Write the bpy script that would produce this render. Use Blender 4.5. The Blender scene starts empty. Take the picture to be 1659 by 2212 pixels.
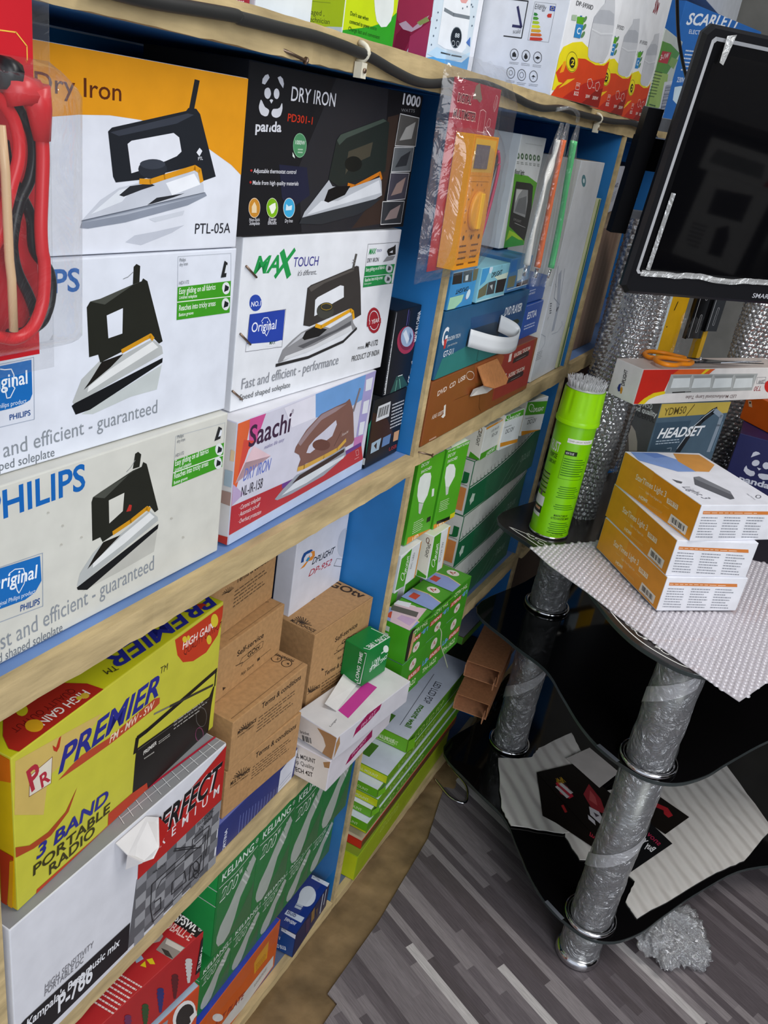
import bpy, bmesh, math, random
from mathutils import Matrix, Vector, Euler
C = bpy.context.scene.collection
rnd = random.Random(7)
# ------------------------------------------------------------------ camera
cam = bpy.data.cameras.new('camera'); cam_ob = bpy.data.objects.new('camera', cam); C.objects.link(cam_ob)
cam.sensor_fit = 'VERTICAL'; cam.sensor_height = 24.0; cam.lens = 1823.65 / 2212 * 24.0
cam.clip_start = 0.02
yaw, pit, rol = -0.436626722, 0.437724463, -0.16782991
fw = Vector((math.sin(yaw)*math.cos(pit), math.cos(yaw)*math.cos(pit), -math.sin(pit)))
ri = Vector((math.cos(yaw), -math.sin(yaw), 0)); dn = fw.cross(ri)
ca, sa = math.cos(rol), math.sin(rol)
ri, dn = ca*ri + sa*dn, ca*dn - sa*ri
m = Matrix.Identity(4)
for k in range(3):
    m[k][0], m[k][1], m[k][2] = ri[k], -dn[k], -fw[k]
m.translation = (0.45, 0, 1.365)
cam_ob.matrix_world = m
bpy.context.scene.camera = cam_ob
# ------------------------------------------------------------------ world, lights, exposure
sc = bpy.context.scene
sc.view_settings.view_transform = 'Standard'; sc.view_settings.look = 'None'
sc.view_settings.gamma = 1.0; sc.view_settings.use_curve_mapping = False
sc.view_settings.exposure = 0.25
w = bpy.data.worlds.new('shop_daylight'); sc.world = w; w.use_nodes = True
bg = w.node_tree.nodes['Background']; bg.inputs[0].default_value = (0.80, 0.88, 1.0, 1); bg.inputs[1].default_value = 0.75
def lamp(name, loc, target, sx, sy, power, col):
    l = bpy.data.lights.new(name, 'AREA'); l.shape = 'RECTANGLE'; l.size = sx; l.size_y = sy; l.energy = power; l.color = col
    o = bpy.data.objects.new(name, l); C.objects.link(o); o.location = loc
    o.rotation_euler = (Vector(target) - Vector(loc)).to_track_quat('-Z', 'Y').to_euler(); return o
lamp('ceiling_tube_light', (0.75, 1.0, 2.55), (0.35, 1.0, 0.0), 0.25, 2.2, 26, (1.0, 0.97, 0.93))
lamp('doorway_daylight', (2.1, -0.7, 1.9), (0.0, 0.9, 0.8), 1.3, 1.8, 34, (0.93, 0.96, 1.0))
# ------------------------------------------------------------------ materials
def lin(h):
    h = h.lstrip('#'); h = ''.join(c*2 for c in h) if len(h) == 3 else h; v = [int(h[i:i+2], 16)/255 for i in (0, 2, 4)]
    return tuple(c/12.92 if c <= .04045 else ((c+.055)/1.055)**2.4 for c in v) + (1,)
MATS = {}
def mat(col, rough=.42, kind='card'):
    key = (col, rough, kind)
    if key in MATS: return MATS[key]
    M = bpy.data.materials.new('%s_%s' % (kind, col.lstrip('#'))); M.use_nodes = True
    nt = M.node_tree; b = nt.nodes['Principled BSDF']; L = nt.links
    c = lin(col); b.inputs['Roughness'].default_value = rough; b.inputs['Base Color'].default_value = c
    b.inputs['Specular IOR Level'].default_value = .35
    if kind == 'metal': b.inputs['Metallic'].default_value = 1
    if kind in ('card', 'kraft', 'wood', 'paint', 'concrete', 'dusty'):
        tc = nt.nodes.new('ShaderNodeTexCoord'); n = nt.nodes.new('ShaderNodeTexNoise')
        sc_, lo, det = {'card': (35, .93, 3), 'kraft': (160, .82, 4), 'wood': (55, .62, 7), 'paint': (9, .75, 5), 'concrete': (14, .45, 8), 'dusty': (22, .7, 6)}[kind]
        n.inputs['Scale'].default_value = sc_; n.inputs['Detail'].default_value = det
        r = nt.nodes.new('ShaderNodeMapRange'); r.inputs[1].default_value = .3; r.inputs[2].default_value = .7; r.inputs[3].default_value = lo; r.inputs[4].default_value = 1.04
        mx = nt.nodes.new('ShaderNodeVectorMath'); mx.operation = 'SCALE'; mx.inputs[0].default_value = c[:3]
        if kind == 'wood':
            mp = nt.nodes.new('ShaderNodeMapping'); mp.inputs['Scale'].default_value = (1, .22, 1); L.new(tc.outputs['Object'], mp.inputs[0]); L.new(mp.outputs[0], n.inputs['Vector'])
        else: L.new(tc.outputs['Object'], n.inputs['Vector'])
        L.new(n.outputs[0], r.inputs[0]); L.new(r.outputs[0], mx.inputs['Scale']); L.new(mx.outputs[0], b.inputs['Base Color'])
        if kind in ('concrete', 'wood', 'kraft', 'dusty'):
            bp = nt.nodes.new('ShaderNodeBump'); bp.inputs['Strength'].default_value = {'concrete': .6, 'wood': .25, 'kraft': .06, 'dusty': .1}[kind]; bp.inputs['Distance'].default_value = .01
            L.new(n.outputs[0], bp.inputs['Height']); L.new(bp.outputs[0], b.inputs['Normal'])
    MATS[key] = M; return M
def film(name='clear_film', tint=(1, 1, 1, 1), gloss=.10, haze=0.0, rough=.12, crinkle=0.0, scale=40, hazecol=(.85, .85, .88, 1)):
    """thin clear plastic: see-through with a sharp sheen, optional milky haze and crinkle"""
    if name in MATS: return MATS[name]
    M = bpy.data.materials.new(name); M.use_nodes = True; nt = M.node_tree; N = nt.nodes; L = nt.links; N.clear()
    out = N.new('ShaderNodeOutputMaterial'); tr = N.new('ShaderNodeBsdfTransparent'); tr.inputs[0].default_value = tint
    gl = N.new('ShaderNodeBsdfGlossy'); gl.inputs['Roughness'].default_value = rough
    lw = N.new('ShaderNodeLayerWeight'); lw.inputs[0].default_value = .35
    mr = N.new('ShaderNodeMapRange'); mr.inputs[3].default_value = gloss; mr.inputs[4].default_value = min(1, gloss*3.5)
    L.new(lw.outputs['Facing'], mr.inputs[0])
    mx = N.new('ShaderNodeMixShader'); L.new(mr.outputs[0], mx.inputs[0]); L.new(tr.outputs[0], mx.inputs[1]); L.new(gl.outputs[0], mx.inputs[2])
    last = mx
    if haze > 0:
        df = N.new('ShaderNodeBsdfDiffuse'); df.inputs[0].default_value = hazecol
        m2 = N.new('ShaderNodeMixShader'); m2.inputs[0].default_value = haze; L.new(mx.outputs[0], m2.inputs[1]); L.new(df.outputs[0], m2.inputs[2]); last = m2
    if crinkle > 0:
        tc = N.new('ShaderNodeTexCoord'); nz = N.new('ShaderNodeTexNoise'); nz.inputs['Scale'].default_value = scale; nz.inputs['Detail'].default_value = 4; nz.inputs['Distortion'].default_value = 1.5
        bp = N.new('ShaderNodeBump'); bp.inputs['Strength'].default_value = crinkle; bp.inputs['Distance'].default_value = .02
        L.new(tc.outputs['Object'], nz.inputs['Vector']); L.new(nz.outputs[0], bp.inputs['Height']); L.new(bp.outputs[0], gl.inputs['Normal'])
    L.new(last.outputs[0], out.inputs[0]); MATS[name] = M; return M
# ------------------------------------------------------------------ mesh helpers
class MB:
    """collects shapes and links them as ONE mesh object"""
    def __init__(s): s.v = []; s.f = []; s.m = []; s.mats = []; s.sm = []
    def mi(s, M):
        if M not in s.mats: s.mats.append(M)
        return s.mats.index(M)
    def add(s, vs, fs, M, smooth=False):
        k = len(s.v); i = s.mi(M); s.v += [tuple(v) for v in vs]
        for f in fs: s.f.append(tuple(k+a for a in f)); s.m.append(i); s.sm.append(smooth)
        return s
    def box(s, lo, hi, M, T=None, fm=None):
        (a, b, c), (d, e, g) = lo, hi
        vs = [Vector(p) for p in ((a,b,c),(d,b,c),(d,e,c),(a,e,c),(a,b,g),(d,b,g),(d,e,g),(a,e,g))]
        if T: vs = [T @ v for v in vs]
        fs = dict(B=(0,3,2,1), T=(4,5,6,7), F=(0,1,5,4), R=(1,2,6,5), K=(2,3,7,6), L=(3,0,4,7))
        for k, f in fs.items(): s.add([vs[i] for i in f], [(0,1,2,3)], (fm or {}).get(k, M))
        return s
    def prism(s, pts, z0, z1, M, T=None, side=None):
        n = len(pts); lo = [Vector((x, y, z0)) for x, y in pts]; hi = [Vector((x, y, z1)) for x, y in pts]
        if T: lo = [T @ v for v in lo]; hi = [T @ v for v in hi]
        s.add(lo+hi, [tuple(reversed(range(n))), tuple(range(n, 2*n))], M)
        s.add(lo+hi, [(i, (i+1) % n, n+(i+1) % n, n+i) for i in range(n)], side or M); return s
    def tube(s, pts, r, M, n=10, closed=False, rr=None, flat=1.0):
        P = [Vector(p) for p in pts]; N = len(P); up = Vector((.13, .21, .97)); vs = []; fs = []
        for i, p in enumerate(P):
            d = (P[(i+1) % N] - P[i-1]) if closed else (P[min(i+1, N-1)] - P[max(i-1, 0)])
            d.normalize(); a = d.cross(up)
            if a.length < .05: a = d.cross(Vector((1, 0, 0)))
            a.normalize(); b = a.cross(d); q = rr[i] if rr else r
            for k in range(n):
                t = 2*math.pi*k/n; vs.append(p + q*(math.cos(t)*a + flat*math.sin(t)*b))
        for i in range(N if closed else N-1):
            for k in range(n):
                j = (i+1) % N; fs.append((i*n+k, i*n+(k+1) % n, j*n+(k+1) % n, j*n+k))
        if not closed: fs += [tuple(reversed(range(n))), tuple(range((N-1)*n, N*n))]
        return s.add(vs, fs, M, True)
    def lathe(s, prof, M, n=32, T=None, cap=True):
        vs = []; fs = []
        for r, z in prof:
            for k in range(n):
                t = 2*math.pi*k/n; v = Vector((r*math.cos(t), r*math.sin(t), z)); vs.append(T @ v if T else v)
        for i in range(len(prof)-1):
            for k in range(n): fs.append((i*n+k, i*n+(k+1) % n, (i+1)*n+(k+1) % n, (i+1)*n+k))
        if cap: fs += [tuple(reversed(range(n))), tuple(range((len(prof)-1)*n, len(prof)*n))]
        return s.add(vs, fs, M, True)
    def grid(s, fn, nu, nv, M, smooth=True):
        vs = [fn(i/nu, j/nv) for j in range(nv+1) for i in range(nu+1)]
        fs = [(j*(nu+1)+i, j*(nu+1)+i+1, (j+1)*(nu+1)+i+1, (j+1)*(nu+1)+i) for j in range(nv) for i in range(nu)]
        return s.add(vs, fs, M, smooth)
    def build(s, name, parent=None, loc=(0,0,0), rot=(0,0,0), bevel=0, thick=0):
        me = bpy.data.meshes.new(name); me.from_pydata(s.v, [], s.f)
        for M in s.mats: me.materials.append(M)
        me.polygons.foreach_set('material_index', s.m); me.polygons.foreach_set('use_smooth', s.sm); me.update()
        o = bpy.data.objects.new(name, me); C.objects.link(o); o.location = loc; o.rotation_euler = rot
        if parent: o.parent = parent
        if thick:
            d = o.modifiers.new('thickness', 'SOLIDIFY'); d.thickness = thick; d.offset = 0
        if bevel:
            wd = o.modifiers.new('weld', 'WELD'); wd.merge_threshold = 1e-5
            d = o.modifiers.new('bevel', 'BEVEL'); d.width = bevel; d.segments = 2; d.limit_method = 'ANGLE'
        return o
def tag(o, label, cat, group=None, kind=None):
    if label: o['label'] = label
    if cat: o['category'] = cat
    if group: o['group'] = group
    if kind: o['kind'] = kind
    return o
def thing(name, label, cat, loc=(0,0,0), rot=(0,0,0), group=None):
    o = bpy.data.objects.new(name, None); C.objects.link(o); o.location = loc; o.rotation_euler = rot; o.empty_display_size = .05
    return tag(o, label, cat, group)
def spline(pts, n=6, closed=False):
    P = [Vector(p) for p in pts]; N = len(P); out = []
    for i in range(N if closed else N-1):
        g = (lambda k: P[k % N]) if closed else (lambda k: P[max(0, min(N-1, k))])
        a, b, c, d = g(i-1), g(i), g(i+1), g(i+2)
        for k in range(n):
            t = k/n; out.append(.5*((2*b)+(c-a)*t+(2*a-5*b+4*c-d)*t*t+(3*b-a-3*c+d)*t**3))
    if not closed: out.append(P[-1])
    return out
# ------------------------------------------------------------------ lettering and print
GL = {}
CAPS = {}
def capheight(b):
    if b not in CAPS:
        CAPS[b] = 1; CAPS[b] = max(v[1] for v in glyphs('H', b, 0)[0])
    return CAPS[b]
def glyphs(t, b, it):
    k = (t, b, it)
    if k not in GL:
        cu = bpy.data.curves.new('lettering', 'FONT'); cu.body = t; cu.offset = b*.0065; cu.shear = it*.3; cu.resolution_u = 3; cu.fill_mode = 'FRONT'
        o = bpy.data.objects.new('lettering', cu); me = o.to_mesh()
        vs = [(v.co.x, v.co.y) for v in me.vertices]; fs = [tuple(p.vertices) for p in me.polygons]
        o.to_mesh_clear(); bpy.data.objects.remove(o); bpy.data.curves.remove(cu)
        xs = [v[0] for v in vs] or [0, 1]; GL[k] = (vs, fs, min(xs), max(xs))
    return GL[k]
CAP = .69
def print_on(mb, frame, art, gloss=.4, e0=.00012, de=.000012, s=1000):
    """draws printed art (1/s of a metre in a face's own frame) as thin polygons of the same mesh"""
    R = random.Random(len(art)*7+3)
    for i, a in enumerate(art):
        fr = frame(a[0]); e = e0 + de*i; M = mat(a[2], gloss)
        def put(p2, fs): mb.add([fr(x/s, y/s, e) for x, y in p2], fs, M)
        k = a[1]
        if k == 'p':
            q = list(zip(a[3][::2], a[3][1::2])); put(q, [tuple(range(len(q)))])
        elif k == 'l':
            q = [Vector(p) for p in zip(a[4][::2], a[4][1::2])]; h = a[3]/2
            for a_, t in zip(q, q[1:]):
                d = t-a_
                if d.length < 1e-6: continue
                d.normalize(); n = Vector((-d.y, d.x))*h; ex = d*h*.4
                put([a_-n-ex, t-n+ex, t+n+ex, a_+n-ex], [(0, 1, 2, 3)])
        elif k == 't':
            _, _, _, t, x, y, ang, wd, ht, b, it = a
            vs, fs, x0, x1 = glyphs(t, b, it); sx = wd/max(1e-4, x1-x0); sy = ht/capheight(b); c, s_ = math.cos(ang), math.sin(ang)
            put([(x+(vx-x0)*sx*c-vy*sy*s_, y+(vx-x0)*sx*s_+vy*sy*c) for vx, vy in vs], fs)
        elif k in 'gb':
            ax, ay, bx, by, cx, cy = a[3]; A = Vector((ax, ay)); U = Vector((bx, by))-A; V = Vector((cx, cy))-A; n = a[4]
            if k == 'b':
                t = 0
                while t < 1:
                    wd = R.choice((.5, .5, 1, 1.5))/n*.7; q = A+U*t; r = A+U*min(1, t+wd)
                    put([q, r, r+V, q+V], [(0, 1, 2, 3)]); t += wd+R.choice((.4, .6, 1))/n*.7
            else:
                h = a[5]
                for j in range(n):
                    t = 0; end = R.uniform(.6, 1) if j % 3 == 2 else R.uniform(.85, 1)
                    while t < end:
                        wd = min(R.uniform(.04, .16), end-t); q = A+U*t+V*((j+.3)/n); r = A+U*(t+wd)+V*((j+.3)/n); v = V*(h/n)
                        put([q, r, r+v, q+v], [(0, 1, 2, 3)]); t += wd+.025
def box_frame(W, D, H):
    fr = {'F': lambda u, v, e: (u, -e, v), 'L': lambda u, v, e: (-e, D-u, v), 'R': lambda u, v, e: (W+e, u, v),
          'T': lambda u, v, e: (u, v, H+e), 'K': lambda u, v, e: (W-u, D+e, v)}
    ext = {'F': (W, H), 'L': (D, H), 'R': (D, H), 'T': (W, D), 'K': (W, H)}; c = lambda q, m: min(max(q, .0004), m-.0004)
    return lambda f: (lambda u, v, e: fr[f](c(u, ext[f][0]), c(v, ext[f][1]), e))   # print never runs off its face
def carton(name, label, cat, group, o, rot, size, col, faces, art=(), kind='card', gloss=.4, bevel=.0012, su=1):
    W, D, H = size; mb = MB(); base = mat(col, gloss, kind)
    mb.box((0,0,0), (W,D,H), base, fm={k: mat(v, gloss, kind) for k, v in faces.items()})
    body = MB(); body.v, body.f, body.m, body.mats, body.sm = mb.v, mb.f, mb.m, mb.mats, mb.sm
    # rounded board edges
    bm = bmesh.new(); vv = [bm.verts.new(v) for v in body.v]
    for f, mi in zip(body.f, body.m):
        ff = bm.faces.new([vv[i] for i in f]); ff.material_index = mi
    bmesh.ops.remove_doubles(bm, verts=bm.verts, dist=1e-6)
    if bevel: bmesh.ops.bevel(bm, geom=bm.edges[:], offset=bevel, segments=2, affect='EDGES', profile=.6)
    nb = MB(); nb.mats = list(body.mats); bm.verts.index_update()
    nb.v = [tuple(v.co) for v in bm.verts]
    for f in bm.faces: nb.f.append(tuple(v.index for v in f.verts)); nb.m.append(f.material_index); nb.sm.append(False)
    bm.free()
    fr = box_frame(W, D, H); print_on(nb, fr if su == 1 else (lambda f: (lambda g: (lambda u, v, e: g(u*su, v, e)))(fr(f))), art, gloss, s=5000)
    ob = nb.build(name, None, o, tuple(math.radians(a) for a in rot)); tag(ob, label, cat, group)
    return ob
# ------------------------------------------------------------------ the setting
WOOD = mat('#cbb384', .75, 'wood'); BLUE = mat('#2b7cc0', .5, 'paint'); SHELFTOP = mat('#6f8fc4', .55, 'paint'); WOODD = mat('#8d6f47', .85, 'wood')
def structure(mb, name, **k): return tag(mb.build(name, **k), None, None, None, 'structure')
def noise2(x, y):
    from mathutils import noise
    return noise.fractal(Vector((x, y, .3)), 1.0, 2.0, 5)
def lump(u, v):
    x = -.1 + u*.45; y = -.4 + v*3.1
    h = max(0, noise2(x*11, y*9))*.012*max(0, 1-abs(x-.03)/.08)
    return (x, y, -.002 + h + .0015*noise2(x*40, y*40))
mb = MB(); mb.grid(lump, 70, 420, mat('#8c7350', .9, 'concrete'))
structure(mb, 'floor')
def vinyl():
    M = bpy.data.materials.new('striped_vinyl_planks'); M.use_nodes = True; nt = M.node_tree; N = nt.nodes; L = nt.links; b = N['Principled BSDF']
    tc = N.new('ShaderNodeTexCoord'); mp = N.new('ShaderNodeMapping'); mp.inputs['Rotation'].default_value = (0, 0, math.radians(23)); L.new(tc.outputs['Object'], mp.inputs[0])
    sp = N.new('ShaderNodeSeparateXYZ'); L.new(mp.outputs[0], sp.inputs[0])
    def mth(op, a, bb=None):
        n = N.new('ShaderNodeMath'); n.operation = op
        for i, q in enumerate((a, bb)):
            if q is None: continue
            if isinstance(q, (int, float)): n.inputs[i].default_value = q
            else: L.new(q, n.inputs[i])
        return n.outputs[0]
    def wn(x, y):
        c = N.new('ShaderNodeCombineXYZ'); L.new(x, c.inputs[0])
        if y is not None: L.new(y, c.inputs[1])
        n = N.new('ShaderNodeTexWhiteNoise'); n.noise_dimensions = '2D'; L.new(c.outputs[0], n.inputs['Vector']); return n.outputs[0]
    row = mth('FLOOR', mth('MULTIPLY', sp.outputs[1], 1/.017)); off = wn(row, None)
    seg = mth('FLOOR', mth('ADD', mth('MULTIPLY', sp.outputs[0], 1/.33), mth('MULTIPLY', off, 9)))
    r = wn(row, seg); ramp = N.new('ShaderNodeValToRGB'); ramp.color_ramp.interpolation = 'CONSTANT'
    cols = [(0, '#5f575a'), (.22, '#7d7577'), (.42, '#6c6467'), (.58, '#8f8788'), (.74, '#857d7f'), (.86, '#c4bebc'), (.93, '#5a5254')]
    e = ramp.color_ramp.elements; e[0].color = lin(cols[0][1]); e[1].position = cols[1][0]; e[1].color = lin(cols[1][1])
    for p, c in cols[2:]: k = e.new(p); k.color = lin(c)
    L.new(r, ramp.inputs[0])
    nz = N.new('ShaderNodeTexNoise'); mp2 = N.new('ShaderNodeMapping'); mp2.inputs['Scale'].default_value = (6, 90, 1); L.new(mp.outputs[0], mp2.inputs[0]); L.new(mp2.outputs[0], nz.inputs['Vector']); nz.inputs['Detail'].default_value = 5
    mr = N.new('ShaderNodeMapRange'); mr.inputs[1].default_value = .3; mr.inputs[2].default_value = .7; mr.inputs[3].default_value = .72; mr.inputs[4].default_value = 1.1; L.new(nz.outputs[0], mr.inputs[0])
    sc_ = N.new('ShaderNodeVectorMath'); sc_.operation = 'SCALE'; L.new(ramp.outputs[0], sc_.inputs[0]); L.new(mr.outputs[0], sc_.inputs['Scale']); L.new(sc_.outputs[0], b.inputs['Base Color'])
    b.inputs['Roughness'].default_value = .42; b.inputs['Specular IOR Level'].default_value = .4
    return M
VIN = vinyl(); mb = MB()
mb.prism([(.104, -1.2), (3.2, -1.2), (3.2, 3.4), (.03, 3.4), (.034, 1.464), (.072, 1.30), (.086, 1.06), (.084, .90), (.084, .885), (.107, .879)], .0005, .003, VIN)
structure(mb, 'floor')
mb = MB(); mb.box((-.375, -1.2, -.02), (-.345, 3.4, 2.6), mat('#b9c2c9', .8, 'paint')); structure(mb, 'wall_left')
mb = MB(); mb.box((-.375, 3.4, -.02), (3.2, 3.43, 2.6), mat('#8a8780', .8, 'paint')); structure(mb, 'wall_far')
mb = MB(); mb.box((-.375, -1.2, 2.6), (3.2, 3.43, 2.63), mat('#d9d9d4', .8, 'paint')); structure(mb, 'ceiling')
# ------------------------------------------------------------------ the shelving
SH = thing('shelving_unit', 'blue painted plywood shelving with raw wood front edges, filling the left side', 'shelving', (0, 1.0, 0))
def shpart(mb, name, parent=SH, **k):
    o = mb.build(name, None, (0, 0, 0), **k); o.parent = parent; o.matrix_parent_inverse = Matrix.Translation((0, -1.0, 0)) if parent is SH else Matrix.Identity(4); return o
def board(y0, y1, z0, z1, top=SHELFTOP):
    mb = MB(); mb.box((-.335, y0, z0), (-.012, y1, z1), BLUE, fm={'T': top}); s = shpart(mb, 'shelf')
    mb = MB(); n = max(8, int((y1-y0)*70)); rr = random.Random(int(y0*100)+int(z1*100))
    # slightly ragged sawn edge strip
    ys = [y0 + (y1-y0)*i/n for i in range(n+1)]; js = [(rr.uniform(-.0007, .0007), rr.uniform(-.0009, .0006), rr.uniform(-.0006, .0009)) for _ in ys]
    vs = []
    for y, (a, b, c) in zip(ys, js): vs += [(-.012, y, z0), (a, y, z0+b), (a, y, z1+c*.5), (-.012, y, z1)]
    fs = []
    for i in range(n):
        for k in range(4): fs.append((4*i+k, 4*i+(k+1) % 4, 4*i+4+(k+1) % 4, 4*i+4+k))
    fs += [(3, 2, 1, 0), (4*n, 4*n+1, 4*n+2, 4*n+3)]
    mb.add(vs, fs, WOOD); e = mb.build('front_edge'); e.parent = s; e.matrix_parent_inverse = Matrix.Identity(4)
    return s
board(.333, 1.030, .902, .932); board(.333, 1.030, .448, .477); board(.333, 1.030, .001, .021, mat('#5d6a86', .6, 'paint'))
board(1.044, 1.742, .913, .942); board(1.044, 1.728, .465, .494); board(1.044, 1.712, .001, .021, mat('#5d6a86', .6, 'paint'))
board(.2, 3.0, 1.392, 1.421)
def upright(y0, y1, ylow=0.0):
    mb = MB(); z = 1.391
    T = lambda y, zz: y - ylow*(1-zz/z)
    for (xa, xb, Mt) in ((-.335, -.006, BLUE), (-.006, .0, WOOD)):
        vs = [(x, T(y, zz), zz) for zz in (.002, z) for x, y in ((xa, y0), (xb, y0), (xb, y1), (xa, y1))]
        mb.add(vs, [(0,3,2,1), (4,5,6,7), (0,1,5,4), (1,2,6,5), (2,3,7,6), (3,0,4,7)], Mt)
    return shpart(mb, 'upright')
upright(.317, .332); upright(1.031, 1.043); upright(1.748, 1.763, .033); upright(2.75, 2.77)
mb = MB(); mb.box((-.344, .2, .0), (-.336, 3.0, 1.39), BLUE); shpart(mb, 'back_panel')
board(1.77, 2.74, .913, .942); board(1.77, 2.74, .465, .494); board(1.77, 2.74, .001, .021)
NAIL = mat('#8b7767', .45, 'metal')
for p, d in (((0, .632, 1.3965), (.006, .022, -.004)), ((.0, 1.047, .935), (.016, .014, -.004))):
    mb = MB(); p = Vector(p); d = Vector(d); mb.tube([p-d*.3, p+d], .0013, NAIL, 8); mb.tube([p+d*.98, p+d*1.05], .003, NAIL, 10); shpart(mb, 'nail')
# ------------------------------------------------------------------ cartons (metres, degrees; print in fifths of a mm on each face)
CT = {}
print_iron_carton = [('F','t','#1765b4','PHILIPS',108,624,.005,456,111,3,0),
 ('F','p','#bdbcb4',[544,149,989,290,972,177,740,158]),
 ('F','p','#b6b9b8',[520,190,536,244,606,313,662,344,744,342,932,404,986,352,991,332,528,183]),
 ('F','p','#e6e7e6',[606,264,769,336,933,392,966,359,787,292,606,242]),
 ('F','p','#1d1a17',[575,247,614,296,662,344,760,342,654,287]),
 ('F','p','#15171a',[519,182,994,314,990,290,575,146,524,168]),
 ('F','p','#24251f',[596,554,604,574,642,585,827,629,874,633,882,653,904,638,988,388,966,382,932,426,734,362,658,346,645,374,602,372]),
 ('F','p','#24251f',[822,637,833,704,850,709,869,692,861,636]),
 ('F','l','#8a8d90',3,[786,634,810,648,834,674]),
 ('F','p','#d4d3ca',[689,532,776,540,770,455,694,422]),
 ('F','l','#cf921d',21,[718,368,818,389,914,420,932,408]),
 ('F','p','#4b4d46',[604,574,642,585,827,629,874,633,823,630,666,550]),
 ('F','p','#b8322b',[807,474,822,466,817,440,790,445]),
 ('F','t','#8c9299','Fast and efficient - guaranteed',81,62,.021,894,77,0,0),
 ('F','t','#70767c','Speed shaped soleplate',50,8,-.015,392,44,0,0),
 ('F','l','#9aa6b8',3,[39,437,350,414,346,171,24,204]),
 ('F','p','#1b6cb8',[2,440,338,406,342,292,310,252,262,239,2,263]),
 ('F','t','#eef2f6','Original',100,343,-.126,220,58,2,0),
 ('F','t','#dfe8f0','an original Philips product',96,268,-.087,216,19,0,0),
 ('F','t','#2a4f8f','PHILIPS',239,196,-.084,92,28,2,0),
 ('F','l','#e8eef5',4,[196,386,222,394,260,382,266,350,261,314,236,282,228,298,220,350]),
 ('F','l','#b8bdc4',2,[1078,606,1079,723,1421,709,1424,605]),
 ('F','p','#3f9a22',[1078,606,1424,605,1423,478,1070,478]),
 ('F','l','#e8eee4',5,[1074,546,1424,539]),
 ('F','t','#eef4ea','Easy gliding on all fabrics',1084,577,.021,228,28,1,0),
 ('F','t','#eef4ea','Linished soleplate',1084,550,.021,110,16,1,0),
 ('F','t','#eef4ea','Reaches into tricky areas',1082,514,.006,234,28,1,0),
 ('F','t','#eef4ea','Button groove',1081,486,0,92,16,1,0),
 ('F','p','#dfe3e4',[1420,570,1420,560,1416,552,1410,547,1403,544,1394,546,1384,550,1376,556,1368,566,1363,576,1360,586,1361,596,1364,604,1370,609,1378,612,1387,611,1396,607,1405,600,1412,591,1418,581]),
 ('F','p','#1d2226',[1377,562,1382,598,1412,578,1409,562]),
 ('F','p','#dfe3e4',[1420,500,1419,490,1416,481,1410,476,1402,474,1392,474,1383,478,1374,486,1367,495,1362,506,1359,516,1360,526,1363,534,1368,540,1376,542,1386,541,1395,536,1404,530,1412,520,1416,510]),
 ('F','p','#1d2226',[1376,492,1380,528,1410,508,1408,492]),
 ('F','t','#7a8086','Philips',1088,709,-.013,42,16,0,0),
 ('F','t','#7a8086','dry iron',1089,688,-.021,52,16,0,0),
 ('F','t','#7a8086','HD1172',1084,620,.019,54,16,0,0),
 ('F','p','#26282a',[1350,632,1374,700,1399,686,1392,634]),
 ('F','p','#dfe3ea',[1376,647,1388,681,1401,674,1397,648]),
 ('F','p','#bdbab0',[386,578,384,576,380,576,376,579,374,583,376,585,380,585,384,582]),
 ('F','p','#bdbab0',[455,498,453,494,448,495,444,498,442,502,444,504,448,504,453,501]),
 ('F','p','#bdbab0',[1087,310,1084,307,1078,308,1072,312,1069,316,1072,319,1078,318,1084,315]),
 ('F','p','#bdbab0',[1176,177,1174,174,1167,175,1160,179,1157,184,1160,187,1166,186,1173,182]),
 ('F','p','#bdbab0',[550,410,548,407,544,408,539,410,537,414,539,417,544,417,548,414]),
 ('F','p','#bdbab0',[447,415,445,412,440,413,436,416,434,420,436,422,440,422,445,419])]
CT['phil2'] = carton('iron_carton','yellowed white iron carton with blue badge, bottom of the left-hand stack','carton','white iron cartons with blue badges',(-0.0229,0.3325,0.9342),(-0.00,0.06,89.31),(0.2880,0.1200,0.1509),'#d4d3ca',{},art=print_iron_carton)
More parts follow.
